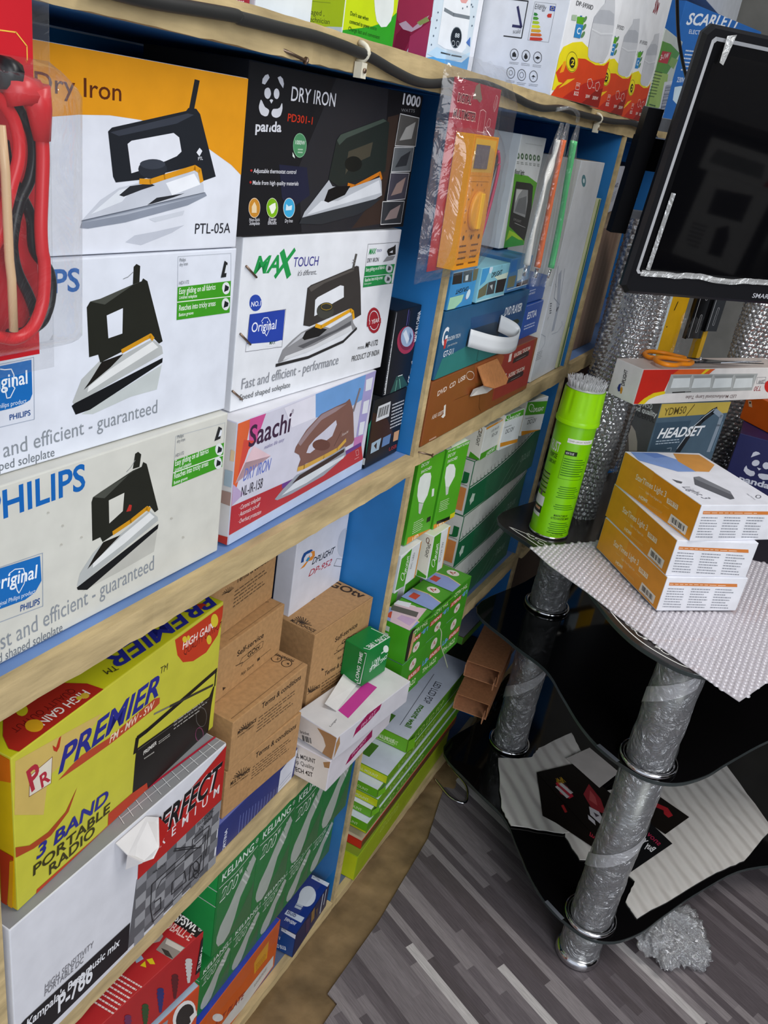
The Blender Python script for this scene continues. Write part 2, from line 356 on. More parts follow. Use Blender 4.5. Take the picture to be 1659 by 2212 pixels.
print_iron_carton_1 = [('F','t','#1765b4','PHILIPS',178,644,-.013,404,82,3,0),
 ('F','p','#c3c9c8',[589,156,1016,288,992,182,844,178,646,144]),
 ('F','p','#b6b9b8',[546,214,589,298,681,360,703,338,800,365,956,408,1012,368,1020,336,554,203]),
 ('F','p','#e6e7e6',[624,263,733,316,956,397,991,368,764,292,618,240]),
 ('F','p','#1d1a17',[600,254,635,290,688,352,800,368,732,322]),
 ('F','p','#15171a',[542,200,558,208,1019,318,1018,298,632,166,561,160]),
 ('F','p','#24251f',[614,574,630,594,678,600,844,642,886,650,893,661,917,648,1015,390,994,383,956,416,792,378,681,350,670,384,626,380]),
 ('F','p','#24251f',[840,642,842,709,856,719,876,710,874,642]),
 ('F','l','#8a8d90',3,[790,666,814,672,842,690]),
 ('F','p','#dfe3ed',[710,533,791,553,791,452,720,442]),
 ('F','l','#cf921d',18,[792,380,943,424,958,408]),
 ('F','p','#4b4d46',[630,594,678,600,844,642,886,650,840,639,700,576]),
 ('F','t','#8c9299','Fast and efficient - guaranteed',99,62,.015,900,60,0,0),
 ('F','t','#70767c','Speed shaped soleplate',33,20,-.018,426,36,0,0),
 ('F','l','#9aa6b8',2,[76,410,376,418,372,183,61,186]),
 ('F','p','#1b6cb8',[76,404,366,411,366,282,356,262,330,252,285,246,64,243]),
 ('F','t','#eef2f6','Original',151,326,0,196,50,2,0),
 ('F','t','#dfe8f0','an original Philips product',125,257,-.016,215,17,0,0),
 ('F','t','#2a4f8f','PHILIPS',268,202,.009,88,21,2,0),
 ('F','l','#e8eef5',4,[239,397,256,392,282,390,292,367,288,325,294,318,274,287,260,287,253,326]),
 ('F','l','#b8bdc4',2,[1088,611,1082,736,1411,734,1424,612]),
 ('F','p','#3f9a22',[1088,611,1424,612,1431,468,1091,472]),
 ('F','l','#e8eee4',4,[1088,548,1428,542]),
 ('F','t','#eef4ea','Easy gliding on all fabrics',1098,581,.007,225,24,1,0),
 ('F','t','#eef4ea','Linished soleplate',1100,560,-.017,108,14,1,0),
 ('F','t','#eef4ea','Reaches into tricky areas',1102,510,0,228,24,1,0),
 ('F','t','#eef4ea','Button groove',1103,486,.005,88,14,1,0),
 ('F','p','#dfe3e4',[1420,580,1420,572,1417,564,1412,558,1404,555,1396,554,1388,556,1380,561,1374,568,1370,576,1367,584,1368,592,1370,600,1376,605,1382,608,1390,609,1399,608,1407,603,1414,596,1418,588]),
 ('F','p','#1d2226',[1382,566,1386,598,1413,586,1410,572]),
 ('F','p','#dfe3e4',[1426,508,1425,499,1422,492,1417,486,1410,482,1402,482,1393,484,1385,489,1378,496,1374,504,1372,512,1372,521,1375,528,1380,534,1388,537,1396,538,1404,536,1412,531,1418,524,1423,516]),
 ('F','p','#1d2226',[1386,494,1391,526,1418,514,1416,499]),
 ('F','t','#7a8086','Philips',1092,714,.042,36,14,0,0),
 ('F','t','#7a8086','dry iron',1093,696,.038,48,14,0,0),
 ('F','t','#7a8086','HD1172',1096,620,.026,58,14,0,0),
 ('F','p','#26282a',[1354,631,1371,704,1392,693,1388,632]),
 ('F','p','#dfe3ea',[1376,649,1384,686,1394,680,1392,650])]
CT['phil1'] = carton('iron_carton','clean white iron carton with blue badge, middle of the left-hand stack','carton','white iron cartons with blue badges',(-0.0376,0.3345,1.0861),(-0.00,0.01,87.82),(0.2900,0.1200,0.1508),'#dfe3ed',{},art=print_iron_carton_1)
print_iron_carton_2 = [('F','p','#e0961a',[295,671,468,671,1448,671,1448,300,1384,338,1250,392,1126,428,1002,458,886,473,744,477,611,468,505,453,370,422,281,393]),
 ('F','t','#5a2a12','Dry Iron',443,524,.008,352,58,1,0),
 ('F','p','#c3c7d2',[826,40,871,64,982,77,1132,99,1065,70,904,26]),
 ('F','p','#cfd3dc',[939,125,1128,156,1120,138,972,112]),
 ('F','p','#22252b',[738,424,755,438,1110,522,1122,534,1164,534,1186,517,1295,290,1220,270,1194,319,1167,327,1003,292,887,266,776,254,763,274]),
 ('F','p','#23252a',[1123,522,1147,636,1174,634,1152,530]),
 ('F','p','#3a3e48',[748,422,1119,514,1153,512,1064,474,787,412]),
 ('F','p','#e4e6ee',[827,388,845,400,1050,440,1080,426,1096,376,1072,358,1016,338,893,300,848,288]),
 ('F','p','#2b2f37',[1024,309,1020,298,1010,288,994,280,974,274,952,272,930,272,910,277,894,284,884,294,880,304,883,314,892,324,908,332,927,338,949,340,972,340,992,336,1008,329,1020,320]),
 ('F','p','#3b404a',[1014,326,1012,321,1002,316,988,311,970,308,950,306,931,306,914,308,900,312,890,316,887,322,890,327,898,332,912,336,930,340,949,342,969,342,987,340,1002,336,1011,332]),
 ('F','p','#c6cad4',[628,124,706,192,791,236,888,256,1012,276,1178,307,1226,258,1233,221,822,154,638,124]),
 ('F','p','#dfe3ea',[665,143,792,228,865,244,807,188]),
 ('F','p','#eef0f5',[1021,258,1170,298,1208,257,1056,213]),
 ('F','p','#2a2c31',[792,210,842,243,941,256,965,248,896,230,814,205]),
 ('F','p','#2a2c31',[929,176,976,203,1123,222,1065,206,960,182]),
 ('F','p','#8b92a0',[617,96,628,123,1237,228,1249,214,1144,176,824,113,652,93]),
 ('F','p','#aeb4c0',[624,114,1234,218,823,140]),
 ('F','l','#5a606c',3,[624,120,822,154,1232,226]),
 ('F','l','#d9941e',20,[891,261,941,261,1012,280,1172,320,1199,310,1214,270]),
 ('F','p','#e6e8ee',[1176,377,1192,395,1208,384,1194,363]),
 ('F','t','#e8eaf0','PTL',1188,348,.133,26,12,1,0),
 ('F','t','#26262c','PTL-05A',1192,63,0,212,41,0,0)]
CT['ptl'] = carton('iron_carton','white and orange iron carton, topmost of the left-hand stack','carton',None,(-0.0476,0.3328,1.2379),(0.00,0.02,85.73),(0.2900,0.1200,0.1345),'#e0e3ec',{},art=print_iron_carton_2)
print_iron_carton_3 = [('F','p','#dd6438',[2,680,110,680,76,469,41,343,2,226,2,360]),
 ('F','p','#cc5090',[100,681,241,678,174,537,111,527]),
 ('F','p','#d24a3e',[172,544,113,513,32,339,62,580]),
 ('F','p','#e4c4cc',[154,522,326,418,80,448,20,350]),
 ('F','p','#b9a4c8',[2,353,104,266,4,230]),
 ('F','p','#6f9fd8',[725,679,1324,682,1350,522,1013,486,758,532]),
 ('F','p','#e6e4f0',[410,670,726,675,758,532,508,534]),
 ('F','p','#a79fd0',[1318,681,1456,682,1412,257,1310,266]),
 ('F','p','#c27ab4',[1286,269,1412,257,1403,174,1292,186]),
 ('F','p','#b5323c',[2,228,470,206,784,194,1392,211,1459,72,2,60]),
 ('F','p','#6b3f8c',[470,206,784,194,1392,211,1406,182,792,160,476,174]),
 ('F','p','#bccbe6',[2,56,1459,72,1459,2,2,3]),
 ('F','t','#3d2440','Saachi',106,526,-.025,384,115,2,0),
 ('F','t','#4d3450','®',487,616,-.021,23,25,0,0),
 ('F','t','#8f88b0','makes life easy',254,475,-.013,192,21,0,1),
 ('F','t','#6878c4','DRY IRON',86,344,-.035,249,67,1,1),
 ('F','t','#2a2430','NL-IR-158',80,256,-.044,191,58,0,0),
 ('F','t','#eadfe2','· Ceramic soleplate',73,181,-.028,194,26,0,1),
 ('F','t','#eadfe2','· Automatic cut-off',73,142,-.031,192,26,0,1),
 ('F','t','#eadfe2','· Overheat protection',74,100,-.065,211,26,0,1),
 ('F','p','#7f5a52',[566,371,574,400,604,426,670,479,816,540,983,548,1100,549,1145,562,1164,539,1213,472,1286,256,1271,235,1184,233,1015,243,842,248,716,260,678,256,624,264,644,306,621,340]),
 ('F','p','#9a8488',[593,418,684,476,824,535,984,542,1118,537,992,515,826,500,704,440,623,394]),
 ('F','p','#cfcede',[699,330,720,368,781,398,872,420,1006,457,1024,425,986,360,931,350,823,332,744,316]),
 ('F','p','#6a443e',[974,306,971,294,958,288,936,286,906,289,872,296,839,308,808,321,783,336,766,350,758,364,761,374,774,380,794,382,822,380,855,374,888,362,920,349,946,334,965,319]),
 ('F','l','#5a3c38',6,[1027,284,1096,363]),
 ('F','l','#d2a44a',27,[626,249,693,243,914,244,1074,247,1168,283]),
 ('F','p','#9aa0ac',[410,131,478,166,620,216,754,211,1174,244,1202,170,944,112,590,106,437,116]),
 ('F','p','#d8dde5',[478,131,678,191,1076,181,1184,179,1172,161,744,126]),
 ('F','p','#3a2c2e',[577,172,648,204,1170,229,1169,204,928,183]),
 ('F','l','#84767a',22,[1218,466,1263,601]),
 ('F','t','#d8c8c4','Saachi',1106,326,.056,84,18,0,1),
 ('F','p','#e2e4ee',[1329,646,1422,646,1419,565,1341,568]),
 ('F','p','#e2e4ee',[1340,500,1418,498,1417,408,1340,416]),
 ('F','p','#e2e4ee',[1332,362,1401,355,1400,267,1333,272]),
 ('F','l','#e4a4a8',4,[1330,168,1364,167,1383,127,1350,128,1330,168]),
 ('F','l','#e4a4a8',4,[1331,107,1388,108]),
 ('L','p','#c0392b',[524,41,597,50,596,2,521,2]),
 ('L','p','#a88a80',[536,300,596,306,595,230,534,229]),
 ('L','p','#a9bcc8',[547,420,596,423,593,333,547,331]),
 ('L','p','#e6cba0',[574,536,598,534,598,478,572,476])]
CT['saachi'] = carton('iron_carton','lilac, orange and red iron carton at the bottom of the second stack','carton',None,(-0.0183,0.6359,0.9342),(-0.00,-0.01,91.59),(0.2921,0.1200,0.1367),'#d2d1e0',{'T': '#e8e8ee', 'L': '#dcd8d6'},art=print_iron_carton_3)
print_iron_carton_4 = [('F','t','#23964b','MA',90,681,-.021,202,82,4,1),
 ('F','l','#23964b',38,[302,772,374,652]),
 ('F','l','#23964b',22,[402,779,264,654]),
 ('F','t','#3d3a8c','TOUCH',403,694,-.022,218,47,1,0),
 ('F','t','#333338',"it's different..",448,646,-.02,172,27,0,1),
 ('F','p','#2b49a8',[176,534,176,521,170,510,160,502,148,498,134,497,118,500,104,508,93,518,84,530,81,543,82,555,86,566,96,574,108,578,122,579,138,576,152,569,163,559,172,547]),
 ('F','t','#eef0f8','NO.1',96,522,-.01,74,24,2,0),
 ('F','l','#555560',2,[92,484,380,482,378,284,82,300,92,484]),
 ('F','p','#2743a5',[92,486,374,480,376,320,316,320,90,338]),
 ('F','t','#eef0f8','Original',114,394,-.029,196,48,1,0),
 ('F','l','#e6eaf4',4,[187,440,204,456,236,454,259,429,258,392,239,360,224,375,212,410]),
 ('F','p','#e4e6eb',[246,316,366,322,366,286,242,307]),
 ('F','t','#274a3a','MAX',270,310,-.049,48,18,2,0),
 ('F','l','#333',2,[1092,779,1440,778,1446,534,1102,536,1092,779]),
 ('F','p','#1f8a46',[1096,656,1432,650,1423,594,1097,599]),
 ('F','p','#1f8a46',[1096,594,1422,590,1425,536,1102,535]),
 ('F','t','#eef4ee','Easy gliding on all fabrics',1108,626,.019,208,20,1,0),
 ('F','t','#eef4ee','Reaches into tricky areas',1112,567,.014,198,20,1,0),
 ('F','t','#cfe0d4','Button groove',1110,549,0,79,12,0,0),
 ('F','p','#c8cdd0',[1412,624,1412,617,1409,610,1402,604,1391,602,1378,602,1365,604,1352,608,1342,614,1334,622,1329,630,1329,638,1332,644,1340,650,1350,652,1362,653,1376,651,1388,646,1400,640,1408,633]),
 ('F','p','#c8cdd0',[1416,561,1416,553,1412,546,1404,541,1394,538,1382,538,1368,540,1356,544,1344,551,1336,559,1332,567,1332,575,1336,582,1343,587,1354,590,1366,590,1379,588,1392,584,1403,577,1411,570]),
 ('F','p','#44484c',[1354,616,1358,644,1389,634,1390,616]),
 ('F','p','#44484c',[1361,554,1364,580,1396,568,1394,553]),
 ('F','t','#23964b','MAX',1114,722,0,78,32,3,1),
 ('F','t','#44448a','TOUCH',1194,732,.007,58,14,0,0),
 ('F','t','#333338','DRY IRON',1108,676,0,125,24,0,0),
 ('F','p','#2a2826',[1314,730,1322,743,1386,756,1404,767,1420,708,1340,702]),
 ('F','p','#e4e6eb',[1342,723,1380,734,1382,718]),
 ('F','p','#8d8d90',[1285,670,1325,700,1420,700,1398,676]),
 ('F','p','#3a3634',[548,378,548,472,548,577,576,590,946,654,998,665,1024,660,1072,543,1122,374,1054,358,1026,412,988,424,656,372,607,365]),
 ('F','p','#57524e',[560,576,588,586,948,648,984,640,698,590,583,554]),
 ('F','p','#e4e6eb',[631,506,651,519,858,567,894,560,909,496,814,474,664,423,640,418]),
 ('F','p','#45453f',[824,427,823,414,814,402,797,394,774,390,748,390,722,396,698,404,677,416,662,430,656,444,657,458,666,469,682,477,704,482,729,481,756,476,780,468,802,456,817,442]),
 ('F','p','#36362f',[816,450,814,442,806,436,792,432,774,430,752,432,731,435,712,440,696,448,684,456,680,464,681,472,689,478,703,482,721,484,742,483,763,480,783,474,800,467,811,459]),
 ('F','l','#b0902a',3,[800,454,798,448,792,444,781,441,767,440,750,440,734,443,719,447,706,452,698,458,694,464,696,470,702,474,713,476,727,478,743,477,760,474,774,470,788,466,796,460,800,454]),
 ('F','l','#55524f',20,[967,652,980,728]),
 ('F','l','#77736e',4,[949,686,980,680]),
 ('F','l','#77736e',4,[952,700,982,694]),
 ('F','p','#8d8d90',[356,208,386,268,461,309,538,342,669,367,806,332,1019,385,1046,335,1091,298,364,200]),
 ('F','p','#d6d7da',[416,228,667,252,1028,321,1046,291,622,224,396,208]),
 ('F','p','#c0c1c6',[420,274,540,335,658,358,602,327]),
 ('F','p','#1c1b1c',[550,308,575,342,658,361,780,328,708,298,572,294]),
 ('F','l','#2b2a2c',17,[342,190,628,190,964,234,1092,296]),
 ('F','p','#5a5a5e',[516,268,876,316,1020,350,1026,326,568,250]),
 ('F','l','#e0a21c',21,[664,364,717,349,998,414,1026,400,1044,360]),
 ('F','p','#a11f2d',[1360,314,1364,288,1358,267,1346,250,1326,242,1302,240,1276,248,1250,262,1228,282,1211,306,1200,332,1198,356,1202,377,1215,393,1234,402,1257,404,1282,397,1308,384,1330,364,1348,340]),
 ('F','l','#e4e6eb',5,[1337,316,1340,298,1336,282,1327,270,1313,264,1296,263,1277,268,1259,278,1242,294,1230,311,1222,330,1220,347,1224,362,1232,374,1246,381,1263,382,1282,377,1300,367,1316,352,1329,335,1337,316]),
 ('F','p','#a11f2d',[1200,324,1359,328,1368,296,1208,292]),
 ('F','t','#f0e4e4','1 YEAR',1230,302,.045,114,26,2,0),
 ('F','t','#444','MODEL:',1138,161,-.037,79,16,0,0),
 ('F','t','#222','MP-1172',1226,158,.005,140,35,1,0),
 ('F','t','#333','PRODUCT OF INDIA',1086,94,-.008,318,34,0,0),
 ('F','t','#8d9096','Fast and efficient - performance',72,108,-.006,868,56,0,0),
 ('F','t','#55585c','Speed shaped soleplate',64,51,-.015,422,30,0,0)]
CT['maxt'] = carton('iron_carton','white iron carton with green lettering and three staples, under the black carton','carton',None,(-0.0407,0.6514,1.0719),(0.00,-0.00,87.60),(0.2909,0.1200,0.1703),'#e4e6eb',{},art=print_iron_carton_4)
print_iron_carton_5 = [('F','p','#2a2a2e',[660,716,1169,716,1284,6,504,2,422,308]),
 ('F','p','#3b2e28',[1204,582,1321,604,1318,440,1288,152,1309,28,978,8,1200,182]),
 ('F','p','#22243a',[266,316,492,309,542,181,388,116,312,168]),
 ('F','p','#dcdde4',[91,636,92,654,108,670,128,676,140,664,112,634]),
 ('F','p','#dcdde4',[197,670,216,678,236,669,247,650,244,632,216,650]),
 ('F','p','#dcdde4',[159,604,159,598,156,592,152,586,146,582,138,580,131,581,124,584,118,588,114,594,112,600,112,607,114,614,118,618,125,622,132,624,140,624,146,622,152,617,156,611]),
 ('F','p','#dcdde4',[220,608,220,602,218,595,214,590,209,586,202,585,196,586,190,588,185,592,181,598,179,604,179,610,181,617,185,622,190,625,196,627,202,626,208,624,214,620,218,614]),
 ('F','p','#dcdde4',[153,576,160,580,170,581,179,578,168,564]),
 ('F','p','#dcdde4',[82,542,82,549,84,556,86,562,88,567,90,572,94,573,98,570,104,566,108,560,114,556,120,550,126,546,134,544,142,542,148,540,153,538,156,534,156,531,155,526,152,520,148,514,142,512,134,510,126,510,116,512,106,514,98,518,91,525,85,534]),
 ('F','p','#dcdde4',[181,516,177,520,174,524,174,530,176,534,180,540,186,544,196,545,208,546,217,547,224,550,230,552,234,556,238,563,242,570,244,572,248,569,250,561,252,552,251,542,248,532,244,523,238,518,230,514,223,512,214,510,205,510,197,511,190,512,185,514]),
 ('F','t','#dcdde4','panda',70,446,.046,189,42,4,0),
 ('F','p','#1c1c1f',[158,480,174,481,174,467,162,466]),
 ('F','t','#e8e8ee','DRY IRON',310,588,.009,365,58,1,0),
 ('F','t','#c8361f','PD301-1',298,502,-.006,200,32,2,0),
 ('F','p','#4f8f63',[468,407,469,390,464,375,454,362,440,354,424,351,406,353,390,360,376,372,366,386,360,402,360,418,364,434,374,446,388,454,404,458,421,456,438,449,452,438,462,424]),
 ('F','l','#8fc09a',3,[468,407,468,390,463,376,454,364,440,356,424,352,406,354,390,361,376,372,366,386,361,402,361,418,366,433,375,445,388,453,404,456,421,454,437,448,451,438,462,423,468,407]),
 ('F','t','#e4ece4','1000W',376,408,0,78,18,1,0),
 ('F','g','#b6cdb6',[401,393,447,394,402,368],2,.45),
 ('F','p','#dce6dc',[361,373,380,356,384,346,364,355]),
 ('F','p','#b8302a',[71,286,69,282,64,280,58,282,55,285,57,288,62,290,68,289]),
 ('F','t','#e4e4ea','Adjustable thermostat control',79,276,.006,326,18,1,0),
 ('F','p','#b8302a',[72,236,70,232,64,230,58,232,56,236,58,240,63,241,69,240]),
 ('F','t','#e4e4ea','Made from high quality materials',80,226,0,354,18,1,0),
 ('F','p','#c98a2f',[150,126,150,112,146,100,137,90,126,84,112,82,99,84,86,90,76,100,68,113,64,126,64,140,68,152,77,162,88,168,100,170,114,168,127,161,138,152,146,139]),
 ('F','l','#e8e4da',2,[149,126,149,112,144,100,136,91,126,85,112,83,99,86,86,92,76,102,68,113,65,126,66,140,70,151,78,160,88,166,101,168,114,166,126,160,138,150,145,139,149,126]),
 ('F','p','#7cb518',[288,124,288,110,283,98,274,88,262,81,248,79,234,82,220,88,209,98,201,111,196,125,196,139,201,151,210,161,221,167,234,170,249,167,263,161,274,151,283,138]),
 ('F','l','#e8e4da',2,[286,124,286,110,282,98,274,88,262,82,248,80,234,83,221,90,210,99,202,112,198,125,198,138,202,150,210,160,222,166,235,168,249,166,262,160,274,150,282,138,286,124]),
 ('F','p','#3fa9d8',[424,122,424,108,420,95,410,85,398,78,384,76,368,79,354,86,342,96,332,110,328,124,328,138,332,150,341,160,353,167,368,169,382,167,398,160,410,150,419,137]),
 ('F','l','#e8e4da',3,[423,122,423,108,418,96,410,86,398,80,384,78,368,80,354,87,342,97,334,110,329,124,329,138,334,150,342,160,354,166,368,168,382,166,397,160,409,150,418,136,423,122]),
 ('F','p','#ead2a8',[90,105,86,132,103,153,122,132,126,104]),
 ('F','p','#f0f4e4',[214,132,237,142,262,148,270,124,256,102,240,97]),
 ('F','p','#d4ecf6',[350,112,350,142,370,130,398,136,398,113]),
 ('F','t','#d8d8de','Non-Stick',76,68,-.015,78,14,1,0),
 ('F','t','#d8d8de','Soleplate',79,52,-.018,76,15,1,0),
 ('F','t','#d8d8de','Energy',222,66,-.012,59,15,1,0),
 ('F','t','#d8d8de','Efficient',218,50,-.016,68,15,1,0),
 ('F','t','#d8d8de','Dry Iron',352,56,-.014,64,16,1,0),
 ('F','t','#eeeef2','1000',1338,658,0,206,53,4,0),
 ('F','t','#8d8d90','WATTS',1335,619,.047,158,16,0,0),
 ('F','p','#252c29',[690,258,723,442,749,468,780,478,1154,572,1226,556,1256,308,891,244,786,226]),
 ('F','p','#46524a',[726,443,755,470,1154,570,1194,562,811,457,754,422]),
 ('F','p','#4a463a',[846,396,1078,452,1068,380,896,334,842,284]),
 ('F','p','#1a1d1a',[996,340,994,328,984,316,968,308,944,302,918,299,892,300,866,305,846,313,832,323,824,334,826,346,835,357,852,366,874,372,899,375,926,374,951,370,972,362,988,352]),
 ('F','l','#c9761e',20,[882,234,952,225,1198,298,1224,268]),
 ('F','p','#b5b9c0',[482,56,508,102,695,255,734,225,911,220,1204,277,1228,256,1255,182,1010,109,644,48]),
 ('F','p','#d9dce2',[530,88,646,154,804,154,1200,262,1243,196,808,132]),
 ('F','p','#141416',[672,154,699,208,760,224,908,229,864,184,712,146]),
 ('F','p','#303337',[471,48,490,76,892,125,1262,172,1156,122,1018,80,671,39]),
 ('F','p','#5c5a57',[1330,608,1556,602,1564,452,1322,444]),
 ('F','p','#b5b3ae',[1418,544,1522,580,1502,490,1363,473]),
 ('F','l','#e4e4e4',4,[1330,608,1556,602,1564,452,1322,444,1330,608]),
 ('F','p','#6b6f72',[1319,436,1548,446,1548,316,1320,308]),
 ('F','p','#3a3c40',[1408,390,1513,426,1489,346,1358,332]),
 ('F','l','#e4e4e4',4,[1319,436,1548,446,1548,316,1320,308,1319,436]),
 ('F','p','#4d4a55',[1318,302,1537,306,1534,162,1320,152]),
 ('F','p','#a88f86',[1404,245,1504,283,1479,197,1357,179]),
 ('F','l','#e4e4e4',4,[1318,302,1537,306,1534,162,1320,152,1318,302]),
 ('F','p','#3a3c40',[1273,148,1530,150,1528,23,1286,23]),
 ('F','p','#9c8a86',[1376,99,1491,131,1464,55,1326,45]),
 ('F','l','#e4e4e4',4,[1273,148,1530,150,1528,23,1286,23,1273,148])]
CT['panda'] = carton('iron_carton','black iron carton with a white bear emblem, topmost of the second stack','carton',None,(-0.0386,0.6391,1.2432),(0.00,-0.10,89.02),(0.3146,0.1200,0.1436),'#1c1c1f',{},art=print_iron_carton_5)
print_headlamp_carton = [('F','p','#38211c',[2,400,228,303,368,152,205,158,25,134]),
 ('F','p','#d6d8dc',[67,426,238,426,246,317,62,320]),
 ('F','b','#222',[84,410,230,408,80,342],12),
 ('F','g','#c4c8ce',[270,404,464,401,296,207],8,.4),
 ('F','p','#9fb6c8',[51,171,182,177,172,94,57,94]),
 ('F','p','#5f7fae',[210,170,324,172,322,100,209,100]),
 ('F','p','#c99a72',[371,170,449,169,452,94,377,98]),
 ('F','p','#3a2a28',[90,143,126,160,135,104]),
 ('F','t','#a03028','USB',333,37,-.017,115,28,2,0),
 ('L','p','#cfd2ce',[570,73,598,75,598,28,574,24]),
 ('L','p','#2f8f6c',[583,308,598,348,598,148,598,97])]
CT['lamp2'] = carton('headlamp_carton','small black headlamp carton with white barcode label, lower of two','carton','black headlamp cartons',(-0.0239,0.9309,0.9342),(-0.00,-0.00,90.30),(0.0932,0.1200,0.0964),'#14161d',{'T': '#23262c', 'L': '#0e1211'},art=print_headlamp_carton)
print_headlamp_carton_7 = [('F','p','#274f4a',[96,2,154,110,246,102,362,8]),
 ('F','l','#7fd0b0',5,[174,2,174,78]),
 ('F','l','#7fd0b0',5,[250,7,207,82]),
 ('F','p','#d8dade',[2,549,2,559,6,547,29,10,2,13]),
 ('F','t','#15151a','MULTIFUNCTIONAL HEADLAMP',18,16,1.607,518,29,2,0),
 ('F','p','#a83250',[355,316,350,288,331,266,300,252,260,248,216,252,173,267,134,288,102,316,82,346,74,375,79,402,97,423,126,438,164,443,206,439,250,426,290,406,323,378,346,348]),
 ('F','p','#7a2440',[342,331,337,308,321,288,295,276,262,272,224,276,187,288,154,307,127,330,110,355,102,380,107,403,122,421,147,433,179,438,215,434,252,424,286,406,314,383,334,357]),
 ('F','p','#9fb6d4',[319,348,316,327,302,310,281,300,254,296,224,300,193,309,165,324,143,344,128,366,123,388,126,407,139,423,160,434,186,438,216,436,246,426,274,412,297,392,312,370]),
 ('F','p','#dfe8f4',[148,400,184,422,256,349,234,316]),
 ('F','p','#4f6690',[249,395,292,362,269,316]),
 ('F','l','#7a6fd0',5,[180,449,176,550]),
 ('F','l','#5a50a8',3,[206,446,196,539]),
 ('F','t','#e4e6ea','MADE IN CHINA',386,316,1.64,207,48,2,0),
 ('F','t','#e4e6ea','CE',398,24,1.522,50,49,1,0),
 ('F','l','#e4e6ea',5,[371,101,371,92,371,88,371,88,371,93,371,102,371,112,371,120,371,125,371,125,371,120,371,111,371,101]),
 ('F','l','#e4e6ea',4,[371,156,371,176,356,176,371,156]),
 ('F','l','#eef4f4',5,[178,106,245,104])]
CT['lamp1'] = carton('headlamp_carton','small black headlamp carton with a red-ringed lens, upper of two','carton','black headlamp cartons',(-0.0232,0.9515,1.0316),(-0.00,-0.00,91.08),(0.0745,0.1200,0.1125),'#0f121b',{'T': '#2c2a2c', 'L': '#0c0c0f'},art=print_headlamp_carton_7)
